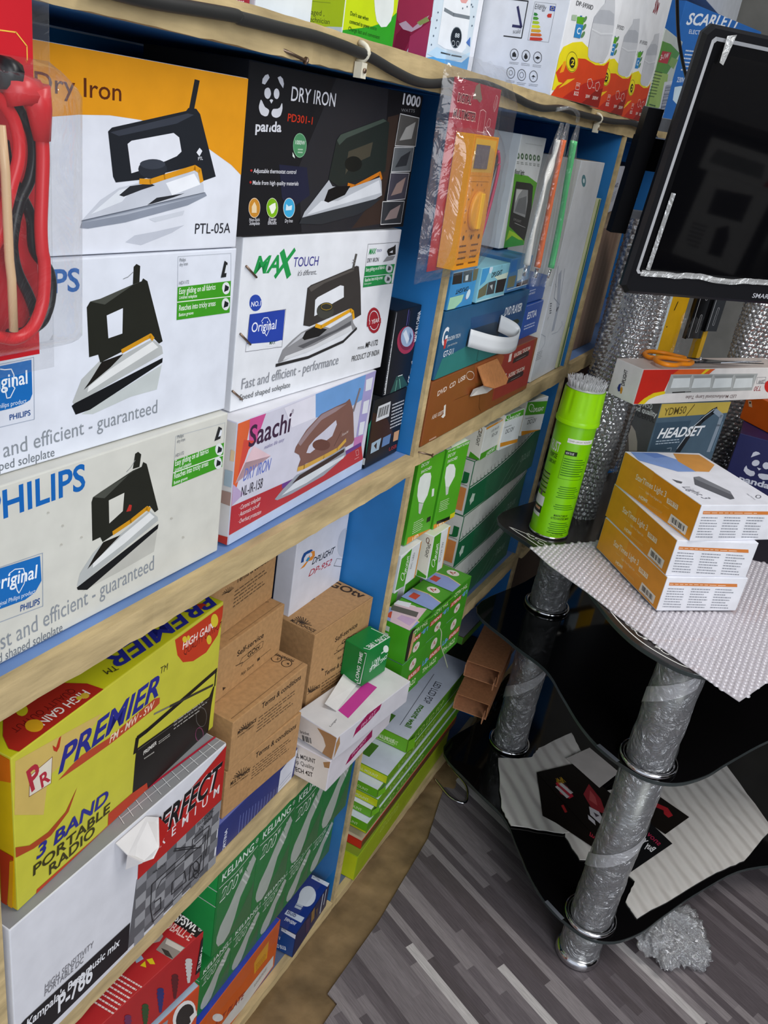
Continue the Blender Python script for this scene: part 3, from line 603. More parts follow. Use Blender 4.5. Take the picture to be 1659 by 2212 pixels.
print_radio_carton = [('F','p','#5f5f63',[800,536,1525,546,1499,2,748,38]),
 ('F','p','#8b8b8f',[800,0,880,0,880,76,800,76]),
 ('F','p','#97979a',[800,153,880,153,880,230,800,230]),
 ('F','p','#97979a',[800,306,880,306,880,382,800,382]),
 ('F','p','#8b8b8f',[800,459,880,459,880,536,800,536]),
 ('F','p','#7a7a7e',[880,76,961,76,961,153,880,153]),
 ('F','p','#97979a',[880,230,961,230,961,306,880,306]),
 ('F','p','#7a7a7e',[880,382,961,382,961,459,880,459]),
 ('F','p','#97979a',[961,0,1042,0,1042,76,961,76]),
 ('F','p','#97979a',[961,153,1042,153,1042,230,961,230]),
 ('F','p','#8b8b8f',[961,306,1042,306,1042,382,961,382]),
 ('F','p','#97979a',[961,459,1042,459,1042,536,961,536]),
 ('F','p','#8b8b8f',[1042,76,1122,76,1122,153,1042,153]),
 ('F','p','#7a7a7e',[1042,230,1122,230,1122,306,1042,306]),
 ('F','p','#7a7a7e',[1042,382,1122,382,1122,459,1042,459]),
 ('F','p','#97979a',[1122,0,1204,0,1204,76,1122,76]),
 ('F','p','#8b8b8f',[1122,153,1204,153,1204,230,1122,230]),
 ('F','p','#8b8b8f',[1122,306,1204,306,1204,382,1122,382]),
 ('F','p','#97979a',[1122,459,1204,459,1204,536,1122,536]),
 ('F','p','#7a7a7e',[1204,76,1284,76,1284,153,1204,153]),
 ('F','p','#97979a',[1204,230,1284,230,1284,306,1204,306]),
 ('F','p','#97979a',[1204,382,1284,382,1284,459,1204,459]),
 ('F','p','#7a7a7e',[1284,0,1365,0,1365,76,1284,76]),
 ('F','p','#7a7a7e',[1284,153,1365,153,1365,230,1284,230]),
 ('F','p','#97979a',[1284,306,1365,306,1365,382,1284,382]),
 ('F','p','#8b8b8f',[1284,459,1365,459,1365,536,1284,536]),
 ('F','p','#8b8b8f',[1365,76,1446,76,1446,153,1365,153]),
 ('F','p','#97979a',[1365,230,1446,230,1446,306,1365,306]),
 ('F','p','#8b8b8f',[1365,382,1446,382,1446,459,1365,459]),
 ('F','p','#97979a',[1446,0,1526,0,1526,76,1446,76]),
 ('F','p','#7a7a7e',[1446,153,1526,153,1526,230,1446,230]),
 ('F','p','#97979a',[1446,306,1526,306,1526,382,1446,382]),
 ('F','p','#8b8b8f',[1446,459,1526,459,1526,536,1446,536]),
 ('F','p','#b3211e',[806,530,808,756,976,814,1081,822,1525,964,1525,540]),
 ('F','t','#e4dcdc','PERFECT',870,706,-.011,621,164,6,1),
 ('F','t','#151315','PERFECT',878,705,-.011,624,164,4,1),
 ('F','t','#f0e8e8','P  R  E  M  I  U  M',887,622,-.005,604,69,1,0),
 ('F','l','#2a2a2d',8,[922,198,925,382,1393,358,1394,62,948,53,922,198]),
 ('F','l','#2a2a2d',8,[970,304,1004,342,1378,304]),
 ('F','l','#2a2a2d',8,[1104,127,1234,112,1212,218,1103,230,1104,127]),
 ('F','l','#2a2a2d',8,[1098,486,1238,379,1352,291]),
 ('F','l','#2a2a2d',8,[1103,498,1300,348]),
 ('F','l','#2a2a2d',9,[1261,98,1356,90,1366,211,1265,211,1261,98]),
 ('F','l','#2a2a2d',8,[951,110,1012,102,1006,198,952,211]),
 ('F','l','#2a2a2d',8,[1266,360,1266,431,1394,416,1422,410,1411,170]),
 ('F','l','#2a2a2d',7,[1350,133,1350,120,1346,112,1341,108,1333,108,1324,114,1315,126,1306,140,1299,156,1294,172,1291,188,1291,200,1294,208,1300,213,1308,212,1316,206,1326,196,1334,182,1342,166,1347,149,1350,133]),
 ('F','l','#2a2a2d',7,[1354,61,1353,52,1350,45,1345,42,1338,44,1330,50,1322,60,1314,72,1307,86,1302,99,1300,111,1300,120,1304,127,1308,129,1316,128,1324,122,1332,112,1340,100,1346,87,1351,74,1354,61]),
 ('F','t','#2a2a2d','HANDLE',927,460,-.194,103,18,0,0),
 ('F','t','#2a2a2d','TELESCOPIC',1293,502,.007,161,28,0,0),
 ('F','t','#2a2a2d','ANTENNA',1317,452,.019,128,28,0,0),
 ('F','p','#1b1a1e',[16,290,58,300,760,244,748,38,192,63]),
 ('F','t','#e8e8ec',"Kampala's Best music mix",63,226,-.122,622,58,3,0),
 ('F','t','#e8e8ec','P-786',254,104,-.036,231,124,4,0),
 ('F','t','#77777c','HIGH SENSITIVITY',177,368,-.079,314,42,0,0),
 ('F','t','#77777c','PORTABLE DC',174,328,-.111,249,41,0,0),
 ('T','l','#d4d4d6',5,[1524,5,1525,83]),
 ('T','l','#d4d4d6',5,[1442,8,1456,87]),
 ('T','l','#d4d4d6',5,[1363,11,1380,91]),
 ('T','l','#d4d4d6',5,[1286,14,1304,95]),
 ('T','l','#d4d4d6',5,[1210,16,1232,99]),
 ('T','l','#d4d4d6',4,[1136,19,1160,102]),
 ('T','l','#d4d4d6',4,[1064,22,1091,106]),
 ('T','l','#d4d4d6',4,[994,24,1023,110]),
 ('T','l','#d4d4d6',4,[926,27,957,114]),
 ('T','l','#d4d4d6',4,[859,30,892,117]),
 ('T','l','#d4d4d6',4,[794,32,829,120]),
 ('T','l','#d4d4d6',4,[730,34,767,124]),
 ('T','l','#d4d4d6',4,[1525,42,744,72]),
 ('T','l','#b02038',13,[1522,83,744,122])]
CT['perfect'] = carton('radio_carton','white, red and grey radio carton with a raised flap, front of the second shelf','carton',None,(0.0039,0.3357,0.4788),(0.00,0.04,90.79),(0.3053,0.1200,0.1956),'#d9d9df',{'T': '#8f8f92'},art=print_radio_carton)
print_radio_carton_9 = [('F','p','#cdb060',[22,857,318,802,530,760,398,666,195,635,165,440,6,576]),
 ('F','p','#c23a1c',[1070,870,1504,864,1504,788,1472,680,1368,621,1246,634,1152,682,1099,758]),
 ('F','t','#f0e4da','HIGH GAIN',1142,768,-.065,278,50,2,0),
 ('F','t','#5a1510','QUALITY OUTPUT',1155,723,-.015,352,40,0,0),
 ('F','p','#d8c030',[1464,782,1464,768,1460,758,1454,751,1444,750,1432,754,1421,762,1410,774,1400,789,1394,804,1391,820,1391,834,1394,844,1402,850,1411,851,1422,847,1434,839,1444,827,1454,812,1460,797]),
 ('F','p','#d8c030',[1412,682,1412,672,1409,665,1404,661,1398,660,1390,663,1382,668,1375,678,1369,688,1364,699,1362,710,1362,719,1365,726,1370,730,1376,732,1383,728,1391,723,1398,714,1405,704,1410,693]),
 ('F','p','#d8c030',[1176,815,1176,809,1173,804,1168,802,1163,803,1156,806,1150,810,1144,816,1139,824,1136,831,1134,838,1134,844,1137,848,1141,850,1146,850,1153,848,1160,843,1166,837,1170,830,1174,822]),
 ('F','p','#d8c030',[1202,810,1202,805,1200,801,1198,799,1194,798,1190,800,1186,803,1182,808,1178,813,1176,819,1175,824,1175,830,1176,834,1179,836,1182,836,1186,834,1191,832,1194,827,1198,822,1200,816]),
 ('F','p','#b5472a',[254,570,326,592,399,606,583,576,920,590,966,570,966,532,922,524,594,532,399,552]),
 ('F','t','#2a2c88','PREMIER',254,608,-.015,700,130,4,1),
 ('F','t','#3a3320','TM',956,722,-.102,62,40,0,0),
 ('F','t','#f0dcc0','FM - MW - SW',586,540,-.016,337,44,1,1),
 ('F','p','#e0d6c4',[95,722,222,731,211,589,86,612]),
 ('F','l','#7a4a30',3,[95,722,222,731,211,589,86,612,95,722]),
 ('F','t','#b02a3a','P',100,629,.192,63,134,4,0),
 ('F','t','#b02a3a','R',156,604,.139,54,79,4,0),
 ('F','p','#b5301c',[224,794,244,766,262,806,275,809,264,756,248,739,230,760]),
 ('F','p','#1c1815',[784,278,792,354,838,350,1434,272,1468,320,1482,322,1464,194,1454,2,1428,2,1070,2,768,2]),
 ('F','l','#1c1815',29,[782,338,796,424,870,418,1148,422,1488,428]),
 ('F','l','#1c1815',12,[1486,436,1483,319]),
 ('F','l','#77736a',11,[924,490,1070,449]),
 ('F','l','#3a372f',16,[1058,452,1462,338]),
 ('F','l','#5a5650',4,[804,340,969,318]),
 ('F','l','#5a5650',4,[969,318,1435,256]),
 ('F','l','#5a5652',5,[1423,131,1422,109,1417,93,1406,84,1392,84,1376,92,1358,108,1342,130,1328,154,1318,180,1314,205,1314,226,1320,242,1330,250,1344,250,1360,243,1377,228,1394,208,1408,182,1418,156,1423,131]),
 ('F','l','#7a3a5a',6,[1402,16,1402,2,1397,2,1389,2,1378,2,1366,2,1352,2,1340,18,1330,37,1323,56,1320,74,1320,90,1324,100,1332,106,1342,106,1355,100,1368,88,1380,72,1390,54,1398,34,1402,16]),
 ('F','g','#a8a49c',[1098,327,1418,282,1104,253],3,.3),
 ('F','t','#e4e0d8','PREMIER',848,272,-.053,108,26,2,0),
 ('F','g','#a8a49c',[854,253,938,237,858,233],1,.45),
 ('F','g','#a8a49c',[972,277,1084,262,974,251],2,.45),
 ('F','p','#b93c20',[112,25,586,2,588,85,764,75,888,51,898,2,544,2,107,2]),
 ('F','p','#cc5a44',[480,2,590,8,608,2,532,2]),
 ('F','p','#a8431e',[2,392,78,334,188,316,296,347,370,437,314,332,205,281,102,294,2,332]),
 ('F','p','#d8a038',[2,2,2,2,65,2,111,2,107,2]),
 ('F','t','#2a2c88','3 BAND',114,212,-.074,470,77,4,.4),
 ('F','t','#3a3410','PORTABLE',92,131,-.074,506,60,3,0),
 ('F','t','#3a3410','RADIO',187,44,-.03,303,62,3,0),
 ('T','p','#ad281a',[76,121,147,194,234,236,347,250,463,194,533,88,544,2,201,2,45,2,36,48]),
 ('T','t','#f0e4da','HIGH GAIN',489,72,3.109,272,46,2,0),
 ('T','t','#6a1510','QUALITY OUTPUT',466,122,3.119,346,36,0,0),
 ('T','p','#d0c020',[250,160,240,152,231,148,222,146,214,148,208,152,206,160,205,170,208,180,214,191,222,200,230,208,240,213,250,215,258,214,264,208,266,201,266,191,264,180,258,170]),
 ('T','p','#dca21c',[214,37,204,30,192,26,182,26,172,30,164,38,158,50,157,62,158,75,164,87,172,98,182,105,193,109,204,109,214,104,222,96,228,86,229,73,228,60,222,48]),
 ('T','p','#d0a830',[472,20,466,17,460,16,455,16,450,18,446,22,443,28,442,34,443,40,446,46,450,51,456,54,461,56,467,56,472,54,476,50,479,44,480,38,479,32,476,26]),
 ('T','p','#d0b830',[442,35,438,32,434,31,430,31,426,32,424,35,422,39,422,43,422,48,424,52,427,55,431,58,435,58,438,58,442,57,445,54,446,51,447,47,446,42,444,38]),
 ('T','t','#2a2c88','PREMIER',1504,116,3.081,789,112,4,1),
 ('T','t','#3a3320','TM',710,82,2.883,65,40,0,0),
 ('T','p','#e0d6c4',[1412,123,1504,146,1504,114,1488,100]),
 ('T','p','#b02a3a',[1464,118,1504,120,1504,107,1466,104]),
 ('T','p','#b5301c',[1384,94,1412,76,1414,43,1390,54,1354,44]),
 ('L','p','#e8740c',[542,882,598,879,598,760,535,738]),
 ('L','p','#c23a10',[514,335,593,334,592,312,574,306,541,2,508,2]),
 ('L','p','#e8a008',[570,294,592,312,571,2,546,2])]
CT['premier'] = carton('radio_carton','yellow radio carton with red discs standing on the white and red carton','carton',None,(-0.0058,0.3527,0.6754),(0.01,0.08,94.63),(0.3010,0.1200,0.1774),'#c6c13c',{'T': '#cbc61c', 'L': '#e8bd08', 'F': '#c6c13c'},art=print_radio_carton_9)
print_decoder_carton = [('F','t','#38281a','Terms & conditions',288,306,-.049,437,44,3,0),
 ('F','g','#5d452e',[272,254,685,236,264,136],5,.32),
 ('F','l','#38281a',6,[142,268,74,290]),
 ('F','l','#38281a',6,[144,266,83,304]),
 ('F','l','#38281a',6,[148,264,100,314]),
 ('F','l','#38281a',6,[152,262,122,318]),
 ('F','l','#38281a',6,[156,258,148,316]),
 ('F','l','#38281a',6,[160,256,176,308]),
 ('F','l','#38281a',6,[164,253,202,294]),
 ('F','l','#38281a',6,[167,250,222,276]),
 ('F','l','#38281a',6,[168,250,236,256]),
 ('F','t','#38281a','MULTICHOICE',52,244,-.059,190,32,3,0),
 ('F','t','#38281a','A CANAL+ COMPANY',54,224,-.11,178,12,1,0)]
CT['brD'] = carton('decoder_carton','kraft decoder carton at the bottom of the stack, on the navy carton','carton','stacked kraft decoder cartons',(-0.0095,0.6593,0.5320),(0.00,0.01,87.27),(0.1542,0.1400,0.0779),'#b58b5d',{},kind='kraft',gloss=0.7,art=print_decoder_carton)
print_decoder_carton_11 = [('F','t','#38281a','Terms & conditions',284,310,-.026,427,44,3,0),
 ('F','g','#5d452e',[266,262,680,245,252,133],5,.32),
 ('F','l','#38281a',5,[121,258,58,276]),
 ('F','l','#38281a',5,[122,258,66,288]),
 ('F','l','#38281a',5,[126,256,82,297]),
 ('F','l','#38281a',5,[129,253,102,301]),
 ('F','l','#38281a',5,[132,250,126,300]),
 ('F','l','#38281a',5,[136,248,152,292]),
 ('F','l','#38281a',5,[140,246,174,281]),
 ('F','l','#38281a',5,[143,244,194,266]),
 ('F','l','#38281a',5,[144,243,206,250]),
 ('F','t','#38281a','MULTICHOICE',54,253,-.052,184,28,3,0),
 ('F','t','#38281a','A CANAL+ COMPANY',58,228,-.064,164,13,1,0),
 ('T','t','#38281a','gotvafrica',754,88,1.707,147,32,3,0),
 ('T','l','#38281a',5,[712,168,702,163,690,160,678,160,667,164,658,171,653,180,650,190,652,202,658,212,666,220,676,226,688,228,700,228,712,224,720,218,726,208,728,198,726,187,721,177,712,168]),
 ('T','l','#38281a',5,[714,86,703,80,691,78,680,78,668,82,660,89,654,98,652,108,654,119,659,129,668,137,678,143,690,146,702,145,713,141,722,134,728,125,730,115,728,104,722,94,714,86]),
 ('T','t','#38281a','X',707,195,-3.096,32,18,1,0),
 ('T','t','#38281a','f',704,113,-2.972,26,17,2,0),
 ('T','l','#7a5a3a',4,[21,32,770,36])]
CT['brC'] = carton('decoder_carton','kraft decoder carton with two ringed marks on top, third in the stack','carton','stacked kraft decoder cartons',(-0.0078,0.6615,0.6109),(0.00,0.00,88.92),(0.1559,0.1400,0.0762),'#b58b5d',{},kind='kraft',gloss=0.7,art=print_decoder_carton_11)
print_decoder_carton_12 = [('F','t','#38281a','Self-service',277,238,0,282,41,3,0),
 ('F','l','#38281a',4,[312,166,333,196,541,210,562,204,556,160,345,152,334,134]),
 ('F','t','#38281a','GOtv',395,164,.03,135,36,3,0),
 ('F','t','#38281a','App Store',338,56,-.005,138,25,1,0),
 ('F','g','#38281a',[272,180,356,164,274,164],1,.45),
 ('F','p','#38281a',[512,92,542,90,542,70,515,68]),
 ('F','l','#38281a',3,[554,83,665,86]),
 ('F','p','#38281a',[152,80,188,58,158,50]),
 ('T','l','#38281a',4,[683,120,706,112,728,92]),
 ('T','l','#7a5a3a',3,[212,26,777,28])]
CT['brB'] = carton('decoder_carton','kraft decoder carton set back, second from top of the stack of four','carton','stacked kraft decoder cartons',(-0.0464,0.6579,0.6882),(0.00,0.00,91.16),(0.1559,0.1200,0.0767),'#b58b5d',{},kind='kraft',gloss=0.7,art=print_decoder_carton_12)
print_decoder_carton_13 = [('F','t','#38281a','Terms & conditions',334,314,.01,400,37,3,0),
 ('F','g','#5d452e',[326,271,688,280,318,138],5,.32),
 ('F','l','#38281a',4,[240,294,188,302]),
 ('F','l','#38281a',4,[241,294,196,312]),
 ('F','l','#38281a',4,[243,293,208,319]),
 ('F','l','#38281a',4,[246,292,225,324]),
 ('F','l','#38281a',4,[249,290,245,324]),
 ('F','l','#38281a',4,[252,288,265,322]),
 ('F','l','#38281a',4,[255,288,284,315]),
 ('F','l','#38281a',4,[258,286,299,306]),
 ('F','l','#38281a',4,[258,286,309,295])]
CT['brA'] = carton('decoder_carton','kraft decoder carton, topmost of the four stacked beside the yellow radio carton','carton','stacked kraft decoder cartons',(-0.0630,0.6579,0.7658),(0.00,-0.00,92.85),(0.1559,0.1200,0.0762),'#b58b5d',{},kind='kraft',gloss=0.7,art=print_decoder_carton_13)
CT['brk2'] = carton('bracket_carton','torn white bracket carton with black lettering on its end, lower of two','carton','torn bracket cartons',(0.0453,0.8307,0.4798),(-0.00,0.01,89.76),(0.1900,0.0750,0.0564),'#d6d0d6',{'L': '#e2d6ca', 'T': '#cfccd0'},art=[('F','p','#971550',[252,68,308,124,632,154,646,74,458,76,332,60]),
 ('F','t','#dba6c4','PH-42T',338,86,.065,220,31,1,1),
 ('L','t','#332c2a','WALL MOUNT',28,150,.195,237,38,2,0),
 ('L','t','#332c2a','Top Quality',65,102,.174,194,36,0,0),
 ('L','t','#332c2a','TECH 42T',82,34,.193,176,38,3,0),
 ('L','p','#a87c50',[318,245,374,280,374,220,334,206])])
print_bracket_carton = [('F','p','#971550',[212,74,234,148,358,202,542,202,524,154,386,113,236,91]),
 ('F','t','#dba6c4','PH-42T',300,106,.244,192,34,1,1),
 ('F','p','#aa7f52',[30,202,51,121,2,24,2,24,2,158]),
 ('L','t','#3a3330','bracket',63,54,.314,84,24,1,0),
 ('L','b','#222',[78,46,159,68,92,2],11),
 ('L','p','#a87c50',[199,186,232,190,316,202,374,202,370,128,360,3,308,2,274,4,294,81,264,136]),
 ('T','p','#c43c94',[236,177,221,72,669,137,666,242]),
 ('T','t','#4a4648','Longer',57,101,.186,102,14,0,0)]
CT['brk1'] = carton('bracket_carton','torn white bracket carton with a pink band, upper of two','carton','torn bracket cartons',(0.0474,0.8342,0.5372),(-0.00,0.02,83.60),(0.1860,0.0750,0.0408),'#cfccd2',{'L': '#e2d6ca', 'T': '#dad8d8'},art=print_bracket_carton)
print_decoder_carton_15 = [('F','t','#38281a','Self-service',276,588,.024,291,44,3,0),
 ('F','l','#38281a',4,[317,492,334,522,522,542,566,533,572,473,344,478,317,492]),
 ('F','t','#38281a','GOtv',374,518,-.058,160,38,3,0),
 ('F','g','#38281a',[288,484,474,470,292,466],1,.45),
 ('F','t','#38281a','App Store',346,393,-.066,141,26,1,0),
 ('F','p','#38281a',[147,424,184,394,154,394]),
 ('F','p','#38281a',[516,426,546,426,550,398,519,402]),
 ('F','l','#38281a',3,[564,437,674,435]),
 ('F','t','#38281a','Terms & conditions',198,322,-.083,434,41,3,0),
 ('F','g','#5d452e',[176,280,574,252,198,130],5,.32),
 ('F','l','#38281a',6,[30,272,2,294]),
 ('F','l','#38281a',6,[32,270,2,309]),
 ('F','l','#38281a',6,[36,268,2,318]),
 ('F','l','#38281a',6,[40,266,5,322]),
 ('F','l','#38281a',6,[44,264,34,320]),
 ('F','l','#38281a',6,[50,260,64,311]),
 ('F','l','#38281a',6,[54,258,92,297]),
 ('F','l','#38281a',6,[57,256,116,279]),
 ('F','l','#38281a',6,[59,256,132,260]),
 ('F','t','#38281a','MULTICHOICE',-54,269,-.124,214,29,3,0),
 ('T','t','#38281a','GOtv',616,354,-1.452,307,88,3,0),
 ('T','l','#38281a',6,[46,154,58,230]),
 ('T','l','#38281a',6,[46,154,80,236]),
 ('T','l','#38281a',6,[48,152,98,232]),
 ('T','l','#38281a',6,[50,150,111,220]),
 ('T','l','#38281a',6,[52,148,118,200]),
 ('T','l','#38281a',6,[54,146,118,174]),
 ('T','l','#38281a',6,[56,144,110,146]),
 ('T','l','#38281a',6,[58,143,96,118]),
 ('T','l','#38281a',6,[58,142,78,93]),
 ('T','t','#38281a','MULTICHOICE',12,236,-1.523,208,32,3,0),
 ('T','t','#38281a','A CANAL+ COMPANY',-19,222,-1.513,193,18,1,0),
 ('T','p','#38281a',[244,311,394,311,384,297,244,300]),
 ('T','l','#7a5a3a',4,[2,2,734,2])]
CT['brE'] = carton('decoder_carton','largest kraft decoder carton standing upright in front of the white lamp bag','carton',None,(-0.0303,0.8724,0.5370),(0.01,0.04,85.96),(0.1481,0.1000,0.1567),'#b58b5d',{},kind='kraft',gloss=0.7,art=print_decoder_carton_15)
print_carton = [('F','t','#dfe2f0','CORTINA',110,-47,1.529,217,30,3,0),
 ('F','l','#7f8cc8',4,[254,6,256,168]),
 ('F','l','#7f8cc8',4,[289,2,290,160]),
 ('F','l','#7f8cc8',4,[324,2,326,152]),
 ('F','l','#7f8cc8',4,[359,2,360,144]),
 ('F','l','#7f8cc8',4,[394,2,396,136]),
 ('F','l','#7f8cc8',4,[431,2,432,128]),
 ('F','l','#7f8cc8',4,[468,2,469,120]),
 ('F','l','#7f8cc8',4,[504,2,506,112]),
 ('F','l','#7f8cc8',4,[542,2,543,104]),
 ('F','l','#7f8cc8',4,[580,2,581,96]),
 ('F','l','#7f8cc8',4,[618,2,619,87]),
 ('F','l','#7f8cc8',4,[656,2,658,78]),
 ('F','l','#7f8cc8',4,[696,2,697,70]),
 ('F','l','#7f8cc8',4,[735,2,737,61]),
 ('F','p','#cdcfda',[712,2,716,202,924,256,889,2]),
 ('F','l','#55608f',4,[726,26,872,46]),
 ('F','l','#55608f',4,[727,58,874,78])]
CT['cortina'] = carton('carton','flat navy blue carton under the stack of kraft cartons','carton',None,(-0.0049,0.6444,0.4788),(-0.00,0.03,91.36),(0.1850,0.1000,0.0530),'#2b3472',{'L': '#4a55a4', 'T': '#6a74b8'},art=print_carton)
print_bulb_carton = [('F','t','#e4ece6','WATT',195,199,-3.025,112,53,2,0),
 ('F','t','#e4ece6','LONG TIME 60',302,166,-2.99,233,38,2,0),
 ('F','p','#e4ece6',[293,210,294,199,292,190,285,186,275,186,264,190,250,197,238,208,228,220,219,234,214,246,213,258,216,266,222,270,232,271,244,267,256,260,268,249,280,236,288,223]),
 ('F','l','#e4ece6',13,[244,216,200,213]),
 ('T','l','#e4ece6',7,[274,176,293,9,40,10,22,51]),
 ('T','t','#e4ece6','LONG TIME',278,56,-3.135,226,46,2,0),
 ('L','t','#e4ece6','LONG TIME',174,28,1.568,260,30,3,0),
 ('L','l','#e4ece6',7,[165,11,194,20,208,303,188,298])]
CT['longt'] = carton('bulb_carton','small dark green bulb carton with white frame lines beside the kraft carton','carton',None,(0.0182,0.9495,0.5830),(0.00,0.01,81.97),(0.0595,0.0420,0.0634),'#127a35',{},art=print_bulb_carton)
print_lamp_bag = [('F','p','#1f4a8c',[78,418,81,456,102,488,149,489,198,482,226,464,187,459,139,463,114,443,114,413]),
 ('F','p','#e08a1c',[77,366,152,398,178,428,202,463,250,449,263,403,232,380,177,392,135,364]),
 ('F','p','#dadae2',[180,457,213,448,224,419,196,415]),
 ('F','p','#2f8fbc',[142,410,169,431,197,410,169,392]),
 ('F','t','#1c1c20','DPLIGHT',234,339,-.081,317,54,2,1),
 ('F','t','#b32a3a','DP-952',208,249,-.091,320,52,1,1),
 ('F','p','#c2c5cf',[698,296,698,260,698,232,698,216,698,213,682,224,648,246,618,280,596,318,583,360,580,401,587,436,604,463,630,479,660,482,694,473,698,452,698,420,698,380,698,338]),
 ('F','l','#333',5,[688,458,698,408,698,337,698,274,698,229,698,218]),
 ('F','l','#333',4,[606,241,572,190,698,131,698,188]),
 ('F','l','#555',3,[606,241,698,198])]
CT['bag'] = carton('lamp_bag','white lamp bag with a mirror picture standing behind the upright kraft carton','bag',None,(-0.0850,0.8850,0.6933),(-0.00,-0.00,90.00),(0.1400,0.0300,0.2000),'#dadae2',{},kind='card',art=print_lamp_bag)
print_bulb_carton_19 = [('T','p','#1c1a1b',[1235,220,1284,210,1284,2,1222,2,1208,204]),
 ('T','t','#e8e6e4','SFSWL',1218,196,-1.396,164,58,4,0),
 ('T','t','#e8e6e4','®',1264,37,-1.404,30,38,1,0),
 ('T','t','#e6c0b8','GLOBALL-E',1136,266,-1.404,252,57,2,0),
 ('T','p','#8f867e',[1106,139,1132,2,1027,2,1010,123]),
 ('T','p','#c9c2b8',[1104,130,1127,6,1096,4,1074,112]),
 ('T','p','#3a3530',[1038,109,1052,62,1035,2,1021,54]),
 ('T','p','#a89c92',[1056,192,1109,180,1100,158,1062,148,1010,179]),
 ('T','p','#9fb4c8',[887,166,930,160,923,132,877,142]),
 ('T','p','#d8c01c',[880,114,919,115,895,78]),
 ('T','p','#d8c01c',[930,116,959,98,943,55,924,78]),
 ('T','g','#e4cfca',[784,152,810,2,556,130],8,.35),
 ('F','p','#c4c0bd',[1200,243,1198,235,1186,238,1170,251,1154,271,1142,292,1138,308,1141,316,1152,314,1167,300,1183,281,1196,260]),
 ('F','p','#c4c0bd',[1208,204,1204,196,1191,200,1174,216,1156,238,1142,260,1136,278,1140,286,1152,281,1170,266,1188,244,1202,221]),
 ('F','p','#c4c0bd',[1206,172,1202,164,1192,167,1176,180,1160,201,1148,222,1142,239,1146,247,1156,244,1172,230,1188,210,1201,189]),
 ('F','p','#c4c0bd',[1205,140,1202,132,1192,134,1178,145,1164,164,1154,184,1149,200,1152,208,1161,207,1175,196,1189,178,1200,157]),
 ('F','p','#c4c0bd',[1204,109,1201,100,1193,100,1181,110,1169,126,1160,144,1156,160,1158,170,1166,170,1178,160,1190,144,1199,125]),
 ('F','p','#c4c0bd',[1162,126,1198,108,1196,42,1175,58]),
 ('F','p','#5a1a1e',[1088,216,1084,208,1074,212,1058,225,1044,244,1032,265,1027,282,1030,290,1040,286,1056,274,1071,254,1082,234]),
 ('F','p','#5a1a1e',[1094,178,1090,170,1078,175,1061,190,1044,212,1030,234,1026,252,1029,259,1041,254,1058,240,1075,218,1088,195]),
 ('F','p','#5a1a1e',[1092,146,1089,138,1078,142,1063,156,1048,176,1036,196,1031,213,1034,221,1045,218,1060,205,1076,185,1087,164]),
 ('F','p','#5a1a1e',[1090,116,1088,107,1078,109,1065,120,1052,138,1042,158,1037,174,1040,183,1049,181,1062,170,1076,152,1086,132]),
 ('F','p','#5a1a1e',[1089,84,1086,76,1078,76,1068,85,1056,101,1046,120,1043,136,1045,144,1053,144,1064,135,1076,119,1085,100]),
 ('F','p','#5a1a1e',[1050,102,1084,84,1081,18,1061,34]),
 ('F','p','#2b2c68',[970,216,968,209,957,212,942,224,928,244,917,264,912,280,916,288,926,285,940,272,955,254,966,233]),
 ('F','p','#2b2c68',[976,178,972,171,960,176,944,190,928,212,916,234,911,251,914,258,926,254,942,239,958,218,971,196]),
 ('F','p','#2b2c68',[974,148,971,140,960,143,946,156,932,176,920,196,916,213,920,220,930,218,944,205,958,186,970,164]),
 ('F','p','#2b2c68',[972,118,970,109,960,110,948,122,935,140,926,159,922,175,924,184,933,182,946,170,958,153,968,134]),
 ('F','p','#2b2c68',[970,86,968,78,960,78,950,87,938,103,930,121,926,136,929,146,936,146,948,136,958,120,967,102]),
 ('F','p','#2b2c68',[933,104,966,86,962,22,943,38]),
 ('F','p','#2c4a24',[852,202,850,194,840,198,826,210,812,229,802,249,798,265,800,272,810,270,824,258,838,238,848,218]),
 ('F','p','#2c4a24',[858,164,854,157,843,162,828,176,812,198,800,220,796,236,799,243,810,238,826,224,841,203,853,181]),
 ('F','p','#2c4a24',[856,134,852,127,842,130,828,143,814,162,804,182,800,199,804,206,813,204,826,190,841,172,852,151]),
 ('F','p','#2c4a24',[854,104,851,96,842,98,830,109,818,126,808,146,805,162,808,170,816,168,828,157,840,140,850,120]),
 ('F','p','#2c4a24',[852,74,850,66,842,66,832,75,821,90,813,108,810,124,812,132,819,132,830,123,840,108,848,90]),
 ('F','p','#2c4a24',[816,92,847,74,843,10,824,26]),
 ('F','p','#6a2a50',[720,256,718,248,708,251,695,263,682,282,672,301,668,316,672,324,681,321,694,309,707,290,717,271]),
 ('F','p','#6a2a50',[725,219,722,212,711,216,696,230,682,251,670,272,666,288,670,294,680,290,694,276,710,256,720,235]),
 ('F','p','#6a2a50',[722,190,720,182,710,186,697,198,684,216,674,236,670,252,674,259,682,256,696,244,709,226,719,206]),
 ('F','p','#6a2a50',[720,160,718,152,710,154,698,165,686,182,678,200,674,216,677,224,686,222,696,212,708,195,717,176]),
 ('F','p','#6a2a50',[718,132,716,123,709,123,699,132,689,147,682,164,678,179,681,188,688,188,698,178,708,164,715,146]),
 ('F','p','#6a2a50',[684,148,714,132,710,70,692,84]),
 ('F','p','#1b191a',[1266,362,1284,384,1284,62,1240,66]),
 ('F','t','#e0dcd8','TUMBLER',1280,94,1.431,206,30,3,0)]
CT['sfswl'] = carton('bulb_carton','red bulb carton with a black end strip at the bottom left','carton',None,(0.0036,0.3358,0.3371),(0.00,0.05,84.94),(0.2571,0.1200,0.0858),'#a82022',{'T': '#b2282a'},art=print_bulb_carton_19)
